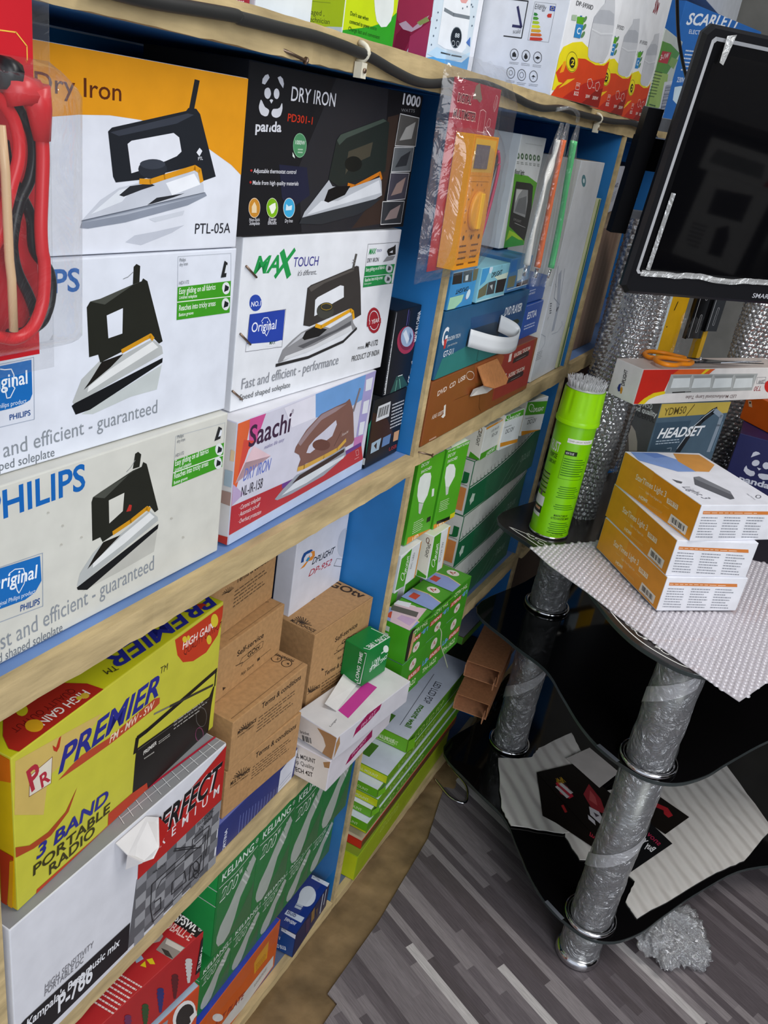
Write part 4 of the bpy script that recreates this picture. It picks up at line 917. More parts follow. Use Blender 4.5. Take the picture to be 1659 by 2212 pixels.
print_appliance_carton = [('F','p','#e0dcd8',[1252,291,1231,271,1204,268,1172,282,1140,310,1110,352,1086,400,1070,452,1062,502,1064,546,1076,578,1096,598,1122,598,1152,591,1184,564,1214,525,1239,476,1257,424,1266,372,1264,326]),
 ('F','p','#26211f',[1238,310,1220,294,1199,290,1174,299,1149,320,1126,352,1108,389,1096,430,1090,469,1093,504,1102,530,1118,547,1140,552,1164,544,1188,524,1211,494,1230,456,1244,415,1250,374,1248,338]),
 ('F','p','#8a8a90',[935,582,1022,560,1006,446]),
 ('F','p','#e0dcd8',[1213,366,1271,368,1282,308,1230,292])]
CT['oval'] = carton('appliance_carton','orange carton with a white oval and pale blue top under the red carton','carton',None,(-0.0001,0.3359,0.2021),(-0.00,0.00,83.67),(0.2568,0.1000,0.1200),'#c2441c',{'T': '#a9bdd0'},art=print_appliance_carton)
print_hotplate_carton = [('F','p','#d4941c',[1138,451,1176,480,1338,499,1346,279,1162,290]),
 ('F','g','#a8641c',[1170,398,1323,388,1188,280],4,.45),
 ('F','p','#cbc8c4',[744,196,986,206,1458,184,1476,30,1051,2,866,38]),
 ('F','t','#8a2a28','HOT PLATE',602,280,-.288,446,69,3,0),
 ('F','p','#d8d4d0',[752,262,751,249,742,248,726,258,704,278,681,306,657,338,635,374,617,408,604,436,599,458,601,470,610,472,626,462,646,444,668,416,692,384,715,348,734,314,747,284]),
 ('F','g','#6a5a54',[1180,138,1372,150,1190,92],2,.45)]
CT['plate'] = carton('hotplate_carton','orange hot plate carton with a blue top on the lowest board','carton',None,(-0.0043,0.5611,0.0222),(0.00,0.00,91.75),(0.3000,0.2000,0.1169),'#c9561a',{'T': '#2a3fae', 'L': '#c2c0be'},art=print_hotplate_carton)
print_bulb_carton_22 = [('T','p','#ced5de',[411,36,378,30,346,32,318,40,298,56,288,77,287,100,297,126,316,148,342,168,374,182,408,188,441,187,469,178,490,162,501,141,501,116,491,92,471,68,444,49]),
 ('T','p','#ced5de',[368,175,350,43,286,90,274,152]),
 ('T','p','#aeb8c6',[280,156,288,90,236,91,231,151]),
 ('T','l','#17327e',6,[260,150,264,90]),
 ('T','p','#c2cde0',[178,189,186,22,126,22,126,191]),
 ('T','t','#1c2f6a','Bulb',142,176,-1.533,82,45,2,0),
 ('T','t','#e4e8f0','5W=50W',71,162,-1.561,108,34,2,0),
 ('T','p','#ced5de',[622,181,622,4,578,2,583,176]),
 ('T','t','#26365a','OPPFELL',599,170,-1.584,74,32,2,0),
 ('L','p','#dfe4ec',[158,293,298,293,298,242,156,254]),
 ('L','t','#3a4a70','OPPFELL',160,268,.006,46,30,2,0),
 ('L','t','#e4e8f0','V',145,132,.093,18,42,2,0),
 ('L','t','#e4e8f0','LED BULB',123,24,.255,112,42,3,0),
 ('F','l','#cfd5e0',17,[492,293,489,46]),
 ('F','l','#cfd5e0',14,[552,293,548,98]),
 ('F','p','#8a6a40',[276,280,336,286,364,116,303,112]),
 ('F','p','#3a2a50',[178,282,260,246,281,49,215,70]),
 ('F','p','#5a4a40',[364,222,420,197,427,67])]
CT['bbulb'] = carton('bulb_carton','dark blue bulb carton with a white bulb on top, on the lowest board','carton',None,(0.0033,0.8920,0.0222),(0.00,-0.00,94.50),(0.1248,0.0600,0.0589),'#15204c',{'T': '#17327e', 'L': '#1d4688'},art=print_bulb_carton_22)
print_player_carton = [('F','p','#95332a',[1372,466,2122,480,2198,40,1320,64,1262,291]),
 ('F','p','#a0562c',[746,480,1302,473,1388,439,1334,278,1220,248,846,312]),
 ('F','t','#e4d2c4','DVD  CD  USB',128,356,.081,475,38,3,0),
 ('F','l','#e4d2c4',5,[777,389,778,378,772,370,758,366,737,364,712,368,686,374,661,384,640,395,624,408,614,420,612,430,619,438,633,442,652,444,677,441,703,434,728,426,750,414,768,402,777,389]),
 ('F','t','#e4d2c4','A3A5 1028TF',106,185,0,192,32,2,0),
 ('F','p','#e8e4dc',[270,168,308,182,287,250,318,254,346,159,314,148]),
 ('F','l','#5a2a18',5,[1082,34,1032,74,990,214]),
 ('F','l','#6a341c',4,[471,256,739,246]),
 ('F','l','#c4572e',6,[1305,212,1322,84]),
 ('F','p','#3a2a28',[1641,335,1644,376,1966,400,2037,375,2028,342]),
 ('F','t','#e4d2c4','MODEL:780DVR',2030,432,-3.124,402,37,2,0),
 ('F','p','#e0d4cc',[1510,437,1570,440,1579,368,1513,368]),
 ('F','l','#8a7a78',5,[1716,352,1948,358]),
 ('F','p','#3a2a28',[1610,160,1614,202,1936,219,2008,193,1998,160]),
 ('F','t','#e4d2c4','MODEL:780DR',2000,251,3.139,403,38,2,0),
 ('F','p','#e0d4cc',[1479,266,1538,268,1548,196,1482,196]),
 ('F','l','#8a7a78',5,[1686,176,1918,177]),
 ('F','g','#c9a088',[128,33,257,32,129,5],1,.45)]
CT['dvdr'] = carton('player_carton','rust red player carton with a torn flap, on the second bay shelf','carton',None,(0.0017,1.0464,0.9434),(-0.00,-0.20,90.00),(0.4400,0.2000,0.0964),'#8a4c24',{},art=print_player_carton)
print_player_carton_24 = [('F','p','#2a7a78',[12,2,87,142,574,177,1234,100,1303,2,729,2,269,2]),
 ('F','p','#1d4a78',[472,384,1130,370,1622,442,1672,35,1296,2,1198,164,518,292]),
 ('F','t','#e8ecf0','DVD PLAYER',1170,313,0,388,68,3,0),
 ('F','p','#2a372e',[1192,240,1250,252,1520,250,1580,220,1534,204,1188,203]),
 ('F','l','#8fb0c4',4,[1070,321,1164,334]),
 ('F','p','#25384c',[475,180,494,295,1027,288,1168,215,1090,107]),
 ('F','t','#e8ecf0','G',20,246,0,90,122,5,0),
 ('F','p','#c23a3a',[57,280,110,288,104,215,75,215]),
 ('F','t','#dfe6ea','GOLDEN TECH',102,264,-.005,232,28,1,0),
 ('F','t','#cfd8de','grow with the flow',136,220,0,168,16,0,1),
 ('F','t','#e8ecf0','GT-511',92,152,0,170,42,2,0),
 ('F','l','#dfe6ea',5,[1213,70,1215,62,1212,55,1202,50,1189,49,1172,50,1154,54,1137,60,1122,68,1109,77,1102,86,1100,94,1104,100,1112,104,1126,106,1142,105,1160,101,1177,95,1193,87,1205,78,1213,70]),
 ('F','t','#dfe6ea','USB  MP3  DVD  CE',1231,60,-.022,412,29,2,0),
 ('F','l','#1a2f30',5,[804,2,759,22,758,101])]
CT['dvdb'] = carton('player_carton','blue player carton with a white handle on the rust red carton','carton',None,(-0.0005,1.0526,1.0408),(-0.00,-0.02,90.00),(0.3346,0.2000,0.0956),'#22587f',{},art=print_player_carton_24)
print_torch_carton = [('F','p','#a4d4b4',[10,4,18,86,248,88,230,40,130,2]),
 ('F','p','#2b2620',[6,248,152,253,174,170,16,174]),
 ('F','p','#48565c',[162,254,319,256,341,168,186,172]),
 ('F','p','#6a6648',[333,256,426,256,426,174,355,170]),
 ('F','p','#c9d4d6',[216,218,264,222,268,182,224,182]),
 ('F','t','#1a2a30','DPLIGHT',305,138,-3.107,208,30,3,0),
 ('F','p','#cfe4ec',[354,76,349,66,342,57,332,51,322,48,312,48,303,52,296,59,292,68,292,78,294,88,299,98,306,106,316,112,326,116,336,115,344,112,351,105,355,96,356,86]),
 ('F','l','#c46a8a',4,[309,44,280,64]),
 ('F','l','#e0ecee',3,[2,250,426,256])]
CT['dpa'] = carton('torch_carton','small blue torch carton printed upside down, left of the three','carton','small torch cartons',(-0.0023,1.0581,1.1374),(-0.00,-0.00,89.74),(0.0855,0.1000,0.0516),'#3d8fc9',{},art=print_torch_carton)
print_torch_carton_26 = [('F','p','#3f97cf',[2,241,160,243,98,146,8,121]),
 ('F','p','#d8e8d4',[276,165,572,176,563,128,370,131]),
 ('F','p','#6a6a50',[7,95,164,132,166,43,12,31]),
 ('F','p','#3d4246',[175,133,330,134,338,38,176,40]),
 ('F','p','#231c1c',[356,134,560,132,544,32,364,36]),
 ('F','t','#142028','DPLIGHT',214,164,.026,213,36,3,0),
 ('F','p','#cfe0ec',[206,222,202,214,196,206,188,200,178,198,167,198,157,200,149,206,143,214,140,224,140,233,144,242,150,245,158,245,168,245,179,245,189,245,197,245,203,241,206,232]),
 ('F','l','#55606a',3,[397,220,394,241]),
 ('F','p','#b5bcbc',[214,106,272,110,286,66]),
 ('F','l','#e8f0f0',4,[6,13,578,4])]
CT['dpb'] = carton('torch_carton','small pale blue torch carton, middle of the three on the blue player carton','carton','small torch cartons',(0.0027,1.1471,1.1394),(-0.00,-0.01,91.19),(0.1158,0.1000,0.0493),'#86c4d4',{},art=print_torch_carton_26)
CT['dpc'] = carton('torch_carton','small blue torch carton, right of the three behind the hanging lights','carton','small torch cartons',(-0.0061,1.2842,1.1384),(-0.00,-0.01,90.53),(0.1001,0.1000,0.0528),'#4a80b2',{},art=[('F','p','#2f74b8',[2,247,132,255,150,163,10,156]),
 ('F','p','#77775a',[6,129,180,128,174,39,18,38]),
 ('F','p','#3a1c18',[236,59,499,70,499,32,236,28]),
 ('F','p','#c9d8dc',[187,170,320,178,325,84,220,74]),
 ('F','l','#e8f0f0',5,[32,24,499,30])])
print_floodlight_carton = [('F','p','#58a524',[10,570,328,558,589,508,589,2,106,2,34,484]),
 ('F','p','#2f9838',[106,2,138,88,261,114,477,79,589,2,589,2]),
 ('F','p','#a2cc2a',[126,56,152,140,294,114,568,42,428,54,242,94]),
 ('F','p','#282624',[81,514,430,502,504,482,587,295,589,96,572,36,126,172,97,282]),
 ('F','p','#8f9192',[116,460,400,450,452,360,471,232,160,278]),
 ('F','p','#c4c5c4',[128,454,269,453,200,414,160,352]),
 ('F','p','#6a6c6e',[219,383,398,403,464,254,187,286]),
 ('F','l','#b5b6b4',3,[243,195,532,148]),
 ('F','t','#8a8886','DPLIGHT',198,217,-.137,193,18,0,0),
 ('F','t','#1d2a1a','flood light',3,572,-.035,226,33,2,0),
 ('F','p','#4f6e4f',[40,700,42,688,36,680,22,676,4,678,2,686,2,698,2,709,2,718,2,722,11,719,28,711]),
 ('F','p','#c8d4c8',[22,699,22,692,14,690,2,692,2,698,2,705,2,708,14,706]),
 ('F','g','#8a908c',[2,662,61,662,15,639],2,.45),
 ('F','p','#4f6e4f',[134,700,137,688,130,679,116,676,98,678,80,686,68,698,66,709,72,718,86,722,105,719,122,711]),
 ('F','p','#c8d4c8',[116,699,116,692,108,689,95,692,86,698,86,705,95,708,108,706]),
 ('F','g','#8a908c',[94,661,156,661,110,638],2,.45),
 ('F','p','#4f6e4f',[231,700,234,688,228,678,212,675,194,678,176,686,164,697,160,709,168,718,182,722,201,719,219,711]),
 ('F','p','#c8d4c8',[212,699,212,692,204,688,191,691,182,698,182,704,191,708,204,706]),
 ('F','g','#8a908c',[190,660,254,660,206,637],2,.45),
 ('F','p','#4f6e4f',[327,699,330,687,324,678,308,674,289,677,270,685,258,697,255,708,262,718,276,722,296,719,314,710]),
 ('F','p','#c8d4c8',[308,698,308,692,299,688,286,690,277,698,276,704,286,708,299,705]),
 ('F','g','#8a908c',[286,660,350,660,302,636],2,.45),
 ('F','p','#4f6e4f',[426,698,429,686,422,678,406,674,386,676,368,685,354,696,352,708,358,718,374,721,394,718,412,710]),
 ('F','p','#c8d4c8',[406,698,406,691,396,688,384,690,374,697,374,704,383,708,396,705]),
 ('F','g','#8a908c',[384,659,450,658,400,635],2,.45),
 ('F','p','#4f6e4f',[526,698,530,686,522,677,506,673,486,676,467,684,454,696,450,708,457,718,473,721,493,718,512,710]),
 ('F','p','#c8d4c8',[506,698,506,690,496,687,483,690,474,696,473,704,482,707,496,704]),
 ('F','g','#8a908c',[484,658,551,658,500,634],2,.45),
 ('F','l','#c4c8c8',4,[110,794,514,792])]
CT['flood'] = carton('floodlight_carton','white and green floodlight carton behind the hanging yellow meter','carton',None,(-0.0501,1.3351,1.1951),(-0.01,-0.04,90.31),(0.1181,0.0800,0.1705),'#dde1e2',{},art=print_floodlight_carton)
CT['estia'] = carton('radio_carton','small bright blue radio carton with white lettering beside the players','carton',None,(-0.0140,1.4302,1.0412),(-0.00,-0.01,91.31),(0.0984,0.1000,0.0601),'#2450a4',{},art=[('F','t','#e8ecf4','ESTIA',88,170,-.007,266,62,3,0),
 ('F','g','#b8c6e4',[56,124,367,122,72,71],2,.45),
 ('F','l','#dfe6f0',5,[2,299,490,299])])
print_lamp_carton = [('F','p','#4a7f8a',[274,1826,284,1810,288,1796,283,1784,270,1777,252,1774,228,1777,202,1784,178,1796,155,1810,138,1825,127,1840,124,1855,128,1866,141,1874,159,1876,182,1874,208,1868,232,1856,256,1842]),
 ('F','p','#cfdde0',[235,1826,240,1814,232,1807,213,1807,192,1814,176,1826,170,1838,179,1844,197,1845,218,1838]),
 ('F','l','#a9b0bc',76,[145,1022,348,675,360,468]),
 ('F','l','#8f97a6',10,[35,1094,144,796,380,706,263,1056]),
 ('F','l','#a0a8b4',7,[359,422,550,420,660,476,606,518]),
 ('F','l','#a0a8b4',6,[49,262,192,354,156,428,2,472]),
 ('F','g','#a0a4a8',[22,301,200,296,16,210],5,.45),
 ('F','p','#3a3e44',[85,594,111,630,106,614]),
 ('F','l','#8a9098',5,[66,934,138,895]),
 ('F','g','#6a7078',[46,764,106,762,117,646],5,.45)]
CT['tall'] = carton('lamp_carton','tall white lamp carton with a kraft top in the second bay','carton',None,(-0.0088,1.5356,0.9434),(0.00,0.00,90.59),(0.1550,0.1000,0.3980),'#d2d6db',{'T': '#b9a78e', 'L': '#dadad4'},art=print_lamp_carton)
CT['solar'] = carton('panel_carton','narrow cream, green and blue panel carton against the right upright','carton',None,(-0.0097,1.6977,0.9434),(0.00,0.01,91.15),(0.0310,0.2500,0.3344),'#c9cba0',{},art=[('F','p','#4c7a28',[54,5,106,5,108,1667,59,1667]),
 ('F','p','#d0d2aa',[106,5,121,5,124,1667,108,1667]),
 ('F','p','#2f4a6a',[121,418,154,418,154,1667,124,1667]),
 ('F','t','#9fc070','SOLAR PANEL',90,200,1.5708,-268,25,1,0)])
print_bulb_carton_29 = [('F','p','#e4eae4',[115,592,222,568,250,526,258,444,246,368,198,312,106,350,61,419,44,508,53,574]),
 ('F','p','#c6ccc6',[114,340,200,308,191,266,177,220,144,242]),
 ('F','p','#d88a1c',[32,64,424,5,424,2,28,2]),
 ('F','t','#e8f0e0','DC12V',41,660,-.021,122,28,2,0),
 ('F','t','#e8f0e0','SWITCHED',53,604,0,168,24,2,0),
 ('F','t','#f4ecd8','LED',122,-8,.008,96,42,3,0),
 ('F','g','#cfe4b8',[92,180,260,172,98,64],6,.35),
 ('F','p','#e4eae4',[308,402,348,396,364,326,328,326]),
 ('F','p','#1c1c16',[321,141,386,136,390,90,323,96])]
CT['g1'] = carton('bulb_carton','upright green bulb carton with a long white bulb, left of the pair','carton','upright green bulb cartons',(-0.0111,1.0835,0.7620),(-0.00,-0.01,87.48),(0.0851,0.0700,0.1406),'#4fa61f',{'L': '#3f8f1a', 'T': '#dfe4dc'},art=print_bulb_carton_29)
print_bulb_carton_30 = [('F','p','#e4eae4',[25,555,74,572,155,549,205,496,220,426,187,386,150,346,82,371,34,466]),
 ('F','p','#c6ccc6',[82,371,149,348,157,282,121,279]),
 ('F','p','#d88a1c',[2,48,374,2,374,2,15,2]),
 ('F','t','#e8f0e0','DC LED HIGH POWER',6,692,-.039,358,31,1,0),
 ('F','t','#e8f0e0','DC12V',18,640,-.02,124,27,2,0),
 ('F','t','#e8f0e0','SWITCHED',28,590,-.019,166,25,2,0),
 ('F','t','#f4ecd8','LED',75,-12,-.02,110,38,3,0),
 ('F','g','#cfe4b8',[41,250,212,238,50,142],6,.35),
 ('F','p','#16180f',[48,63,280,36,288,2,54,32]),
 ('F','p','#d8d020',[284,53,374,49,374,2,293,12])]
CT['g2'] = carton('bulb_carton','upright green bulb carton with a round white bulb, right of the pair','carton','upright green bulb cartons',(-0.0034,1.1691,0.7620),(-0.00,-0.01,85.91),(0.0750,0.0700,0.1415),'#4fa61f',{'L': '#3f8f1a', 'T': '#dfe4dc'},art=print_bulb_carton_30)
print_tube_carton = [('F','p','#c1c4be',[6,552,6,304,150,306,300,309,450,316,600,325,750,338,900,355,1050,376,1200,400,1350,428,1500,460,1650,496,1794,537,1794,552]),
 ('F','l','#5a5f5a',6,[54,360,68,316]),
 ('F','l','#3f4440',8,[68,316,99,313]),
 ('F','l','#5a5f5a',6,[138,360,152,316]),
 ('F','l','#3f4440',8,[152,316,182,314]),
 ('F','l','#5a5f5a',6,[222,362,236,318]),
 ('F','l','#3f4440',8,[236,318,266,315]),
 ('F','l','#5a5f5a',6,[305,364,320,320]),
 ('F','l','#3f4440',8,[320,320,350,318]),
 ('F','l','#5a5f5a',6,[389,368,403,324]),
 ('F','l','#3f4440',8,[403,324,434,320]),
 ('F','l','#5a5f5a',6,[472,372,487,328]),
 ('F','l','#3f4440',8,[487,328,518,325]),
 ('F','l','#5a5f5a',6,[556,378,570,333]),
 ('F','l','#3f4440',8,[570,333,601,330]),
 ('F','l','#5a5f5a',6,[640,384,654,340]),
 ('F','l','#3f4440',8,[654,340,685,336]),
 ('F','l','#5a5f5a',6,[724,391,738,347]),
 ('F','l','#3f4440',8,[738,347,768,344]),
 ('F','l','#5a5f5a',6,[808,400,822,356]),
 ('F','l','#3f4440',8,[822,356,852,352]),
 ('F','l','#5a5f5a',6,[891,410,906,365]),
 ('F','l','#3f4440',8,[906,365,936,362]),
 ('F','l','#5a5f5a',6,[974,420,989,376]),
 ('F','l','#3f4440',8,[989,376,1020,373]),
 ('F','l','#5a5f5a',6,[1058,432,1073,388]),
 ('F','l','#3f4440',8,[1073,388,1104,385]),
 ('F','l','#5a5f5a',6,[1142,445,1156,401]),
 ('F','l','#3f4440',8,[1156,401,1187,398]),
 ('F','l','#5a5f5a',6,[1226,460,1240,416]),
 ('F','l','#3f4440',8,[1240,416,1271,412]),
 ('F','l','#5a5f5a',6,[1310,475,1324,431]),
 ('F','l','#3f4440',8,[1324,431,1354,428]),
 ('F','l','#5a5f5a',6,[1393,492,1408,448]),
 ('F','l','#3f4440',8,[1408,448,1438,445]),
 ('F','l','#5a5f5a',6,[1477,510,1492,466]),
 ('F','l','#3f4440',8,[1492,466,1522,463]),
 ('F','l','#5a5f5a',6,[1560,530,1575,486]),
 ('F','l','#3f4440',8,[1575,486,1606,482]),
 ('F','l','#5a5f5a',6,[1644,550,1658,506]),
 ('F','l','#3f4440',8,[1658,506,1690,504]),
 ('F','l','#d8dcd6',9,[0,288,150,289,300,292,450,299,600,308,750,322,900,338,1050,359,1200,383,1350,412,1500,444,1650,480,1800,520]),
 ('L','p','#d8894a',[25,44,475,44,475,277,25,277]),
 ('L','l','#6a6a60',6,[25,304,475,304]),
 ('L','t','#1f6a3a','S.J',125,343,0,350,88,3,0),
 ('F','l','#8fc0a4',5,[810,11,990,138,1116,222]),
 ('F','l','#8fc0a4',5,[990,11,1170,138,1296,222]),
 ('F','l','#8fc0a4',5,[1170,11,1350,138,1476,222]),
 ('F','p','#b5cabb',[170,144,177,183,140,188,106,207,90,172,63,144,90,116,106,81,140,100,177,104]),
 ('F','t','#8fb49c','DOLAX',1332,177,0,288,72,1,1)]
CT['big1'] = carton('tube_carton','long dark green and grey tube carton, topmost of three','carton','dark green tube cartons',(-0.0226,1.3606,0.7132),(0.00,0.01,89.04),(0.3600,0.1000,0.1107),'#14623c',{'T': '#c9c9c2', 'L': '#d4d2ca'},art=print_tube_carton)
print_tube_carton_32 = [('F','p','#c1c4be',[5,548,5,302,144,304,288,307,431,314,575,323,719,336,862,353,1006,373,1150,397,1294,425,1438,457,1581,494,1720,534,1720,548]),
 ('F','l','#5a5f5a',6,[52,358,66,314]),
 ('F','l','#3f4440',8,[66,314,95,311]),
 ('F','l','#5a5f5a',6,[132,358,146,314]),
 ('F','l','#3f4440',8,[146,314,175,312]),
 ('F','l','#5a5f5a',6,[212,360,226,316]),
 ('F','l','#3f4440',8,[226,316,256,313]),
 ('F','l','#5a5f5a',6,[292,362,306,318]),
 ('F','l','#3f4440',8,[306,318,336,316]),
 ('F','l','#5a5f5a',6,[372,366,386,322]),
 ('F','l','#3f4440',8,[386,322,416,318]),
 ('F','l','#5a5f5a',6,[453,370,466,326]),
 ('F','l','#3f4440',8,[466,326,496,323]),
 ('F','l','#5a5f5a',6,[533,375,547,331]),
 ('F','l','#3f4440',8,[547,331,576,328]),
 ('F','l','#5a5f5a',6,[613,381,627,337]),
 ('F','l','#3f4440',8,[627,337,656,334]),
 ('F','l','#5a5f5a',6,[694,388,708,344]),
 ('F','l','#3f4440',8,[708,344,736,342]),
 ('F','l','#5a5f5a',6,[774,397,788,353]),
 ('F','l','#3f4440',8,[788,353,817,350]),
 ('F','l','#5a5f5a',6,[854,406,868,362]),
 ('F','l','#3f4440',8,[868,362,897,360]),
 ('F','l','#5a5f5a',6,[934,418,948,374]),
 ('F','l','#3f4440',8,[948,374,977,370]),
 ('F','l','#5a5f5a',6,[1014,430,1028,386]),
 ('F','l','#3f4440',8,[1028,386,1058,382]),
 ('F','l','#5a5f5a',6,[1094,442,1108,398]),
 ('F','l','#3f4440',8,[1108,398,1138,396]),
 ('F','l','#5a5f5a',6,[1174,456,1188,412]),
 ('F','l','#3f4440',8,[1188,412,1218,410]),
 ('F','l','#5a5f5a',6,[1255,472,1268,428]),
 ('F','l','#3f4440',8,[1268,428,1298,426]),
 ('F','l','#5a5f5a',6,[1335,489,1349,445]),
 ('F','l','#3f4440',8,[1349,445,1378,442]),
 ('F','l','#5a5f5a',6,[1416,507,1429,463]),
 ('F','l','#3f4440',8,[1429,463,1458,460]),
 ('F','l','#5a5f5a',6,[1496,526,1510,482]),
 ('F','l','#3f4440',8,[1510,482,1538,480]),
 ('F','l','#5a5f5a',6,[1576,547,1590,503]),
 ('F','l','#3f4440',8,[1590,503,1619,500]),
 ('F','l','#d8dcd6',9,[0,286,144,287,288,290,431,297,575,306,719,320,862,336,1006,356,1150,380,1294,408,1438,440,1581,477,1725,517]),
 ('L','p','#d8894a',[25,44,475,44,475,275,25,275]),
 ('L','l','#6a6a60',6,[25,302,475,302]),
 ('L','t','#1f6a3a','S.J',125,341,0,350,88,3,0),
 ('F','l','#8fc0a4',5,[776,11,949,138,1070,220]),
 ('F','l','#8fc0a4',5,[949,11,1121,138,1242,220]),
 ('F','l','#8fc0a4',5,[1121,11,1294,138,1414,220]),
 ('F','p','#b5cabb',[163,143,170,182,134,187,102,206,86,170,60,143,86,116,102,80,134,99,170,104]),
 ('F','t','#8fb49c','DOLAX',1276,176,0,276,72,1,1)]
CT['big2'] = carton('tube_carton','long dark green tube carton, middle one of three, behind clear film','carton','dark green tube cartons',(-0.0200,1.3600,0.6030),(0.00,0.00,90.00),(0.3450,0.1000,0.1100),'#14623c',{'T': '#c9c9c2', 'L': '#d4d2ca'},art=print_tube_carton_32)
print_tube_carton_33 = [('F','p','#c1c4be',[5,537,5,296,144,297,290,300,434,307,578,316,723,329,868,346,1012,366,1157,389,1302,416,1446,448,1591,483,1730,522,1730,537]),
 ('F','l','#5a5f5a',6,[52,350,66,307]),
 ('F','l','#3f4440',8,[66,307,96,304]),
 ('F','l','#5a5f5a',6,[133,351,146,308]),
 ('F','l','#3f4440',8,[146,308,176,305]),
 ('F','l','#5a5f5a',6,[214,352,228,310]),
 ('F','l','#3f4440',8,[228,310,257,306]),
 ('F','l','#5a5f5a',6,[294,354,308,312]),
 ('F','l','#3f4440',8,[308,312,338,309]),
 ('F','l','#5a5f5a',6,[375,358,389,315]),
 ('F','l','#3f4440',8,[389,315,418,312]),
 ('F','l','#5a5f5a',6,[456,362,470,319]),
 ('F','l','#3f4440',8,[470,319,499,316]),
 ('F','l','#5a5f5a',6,[536,367,550,324]),
 ('F','l','#3f4440',8,[550,324,580,322]),
 ('F','l','#5a5f5a',6,[617,374,631,330]),
 ('F','l','#3f4440',8,[631,330,660,328]),
 ('F','l','#5a5f5a',6,[698,380,712,338]),
 ('F','l','#3f4440',8,[712,338,741,335]),
 ('F','l','#5a5f5a',6,[778,389,792,346]),
 ('F','l','#3f4440',8,[792,346,822,343]),
 ('F','l','#5a5f5a',6,[859,398,873,355]),
 ('F','l','#3f4440',8,[873,355,902,352]),
 ('F','l','#5a5f5a',6,[940,409,954,366]),
 ('F','l','#3f4440',8,[954,366,984,363]),
 ('F','l','#5a5f5a',6,[1020,420,1034,378]),
 ('F','l','#3f4440',8,[1034,378,1064,374]),
 ('F','l','#5a5f5a',6,[1102,434,1115,390]),
 ('F','l','#3f4440',8,[1115,390,1144,388]),
 ('F','l','#5a5f5a',6,[1182,448,1196,404]),
 ('F','l','#3f4440',8,[1196,404,1226,402]),
 ('F','l','#5a5f5a',6,[1262,462,1276,420]),
 ('F','l','#3f4440',8,[1276,420,1306,416]),
 ('F','l','#5a5f5a',6,[1344,479,1358,436]),
 ('F','l','#3f4440',8,[1358,436,1387,433]),
 ('F','l','#5a5f5a',6,[1424,496,1438,454]),
 ('F','l','#3f4440',8,[1438,454,1468,451]),
 ('F','l','#5a5f5a',6,[1505,516,1518,472]),
 ('F','l','#3f4440',8,[1518,472,1548,470]),
 ('F','l','#5a5f5a',6,[1586,536,1600,492]),
 ('F','l','#3f4440',8,[1600,492,1629,490]),
 ('F','l','#d8dcd6',9,[0,280,144,281,290,284,434,291,578,300,723,313,868,330,1012,349,1157,373,1302,400,1446,432,1591,467,1736,506]),
 ('L','p','#d8894a',[25,43,475,43,475,270,25,270]),
 ('L','l','#6a6a60',6,[25,296,475,296]),
 ('L','t','#1f6a3a','S.J',125,334,0,350,86,3,0),
 ('F','l','#8fc0a4',5,[781,11,954,134,1076,216]),
 ('F','l','#8fc0a4',5,[954,11,1128,134,1250,216]),
 ('F','l','#8fc0a4',5,[1128,11,1302,134,1424,216]),
 ('F','p','#b5cabb',[164,140,170,178,134,183,103,202,87,166,60,140,87,114,102,78,134,97,170,102]),
 ('F','t','#8fb49c','DOLAX',1284,172,0,278,70,1,1)]
CT['big3'] = carton('tube_carton','long dark green and grey tube carton, lowest of three on its shelf','carton','dark green tube cartons',(-0.0183,1.3556,0.4950),(-0.00,-0.00,90.16),(0.3471,0.1000,0.1077),'#14623c',{'T': '#c9c9c2', 'L': '#d4d2ca'},art=print_tube_carton_33)
print_bulb_carton_34 = [('F','p','#d8902a',[2,319,378,319,378,302,12,296]),
 ('F','p','#4b9c22',[2,2,3,70,378,62,378,8]),
 ('F','t','#6a6c70','LED BULB',150,240,.032,166,22,0,0),
 ('F','t','#55585c','SD-20',178,185,.005,132,31,1,0),
 ('F','t','#eef4ea','DPLIGHT',327,58,-3.063,190,37,2,0),
 ('F','t','#f4ecd8','LED',268,308,.014,85,26,1,0),
 ('L','p','#4b9c22',[198,58,298,20,298,2,192,2]),
 ('L','t','#3a3428','DPLIGHT',236,266,-1.594,132,32,2,0),
 ('L','l','#7a5a2a',6,[265,288,266,276,262,266,256,262,248,262,242,268,238,279,237,290,240,300,246,305,254,304,260,298,265,288])]
CT['dp1'] = carton('bulb_carton','small bulb carton turned on edge with a cream end, on the green tube carton','carton','small white and green bulb cartons',(-0.0171,1.3661,0.8259),(-0.00,-0.04,88.32),(0.0760,0.0600,0.0641),'#dadcd8',{'L': '#ebe5d4', 'T': '#c9c4b4'},art=print_bulb_carton_34)
print_bulb_carton_35 = [('F','p','#4b9c22',[2,350,368,350,382,286,2,293]),
 ('F','p','#d8902a',[4,78,386,39,386,2,16,34]),
 ('F','t','#eef4ea','DPLIGHT',100,280,.021,206,38,3,0),
 ('F','l','#eef4ea',7,[93,326,96,316,93,307,86,302,74,299,60,300,44,305,28,312,14,322,3,334,2,344,2,350,2,350,3,350,14,350,28,350,44,350,60,350,74,348,86,337,93,326]),
 ('F','l','#eef4ea',6,[54,292,61,342]),
 ('F','t','#3a3c40','DC12V',67,156,.011,170,42,1,0),
 ('F','g','#9a9c9e',[15,238,160,236,24,218],1,.45)]
CT['dp2'] = carton('bulb_carton','small white bulb carton with green top, middle one on the green tube carton','carton','small white and green bulb cartons',(-0.0104,1.4426,0.8270),(-0.00,0.00,83.39),(0.0774,0.0550,0.0702),'#dcdfe0',{'L': '#e9e2d0', 'T': '#c4c8b8'},art=print_bulb_carton_35)
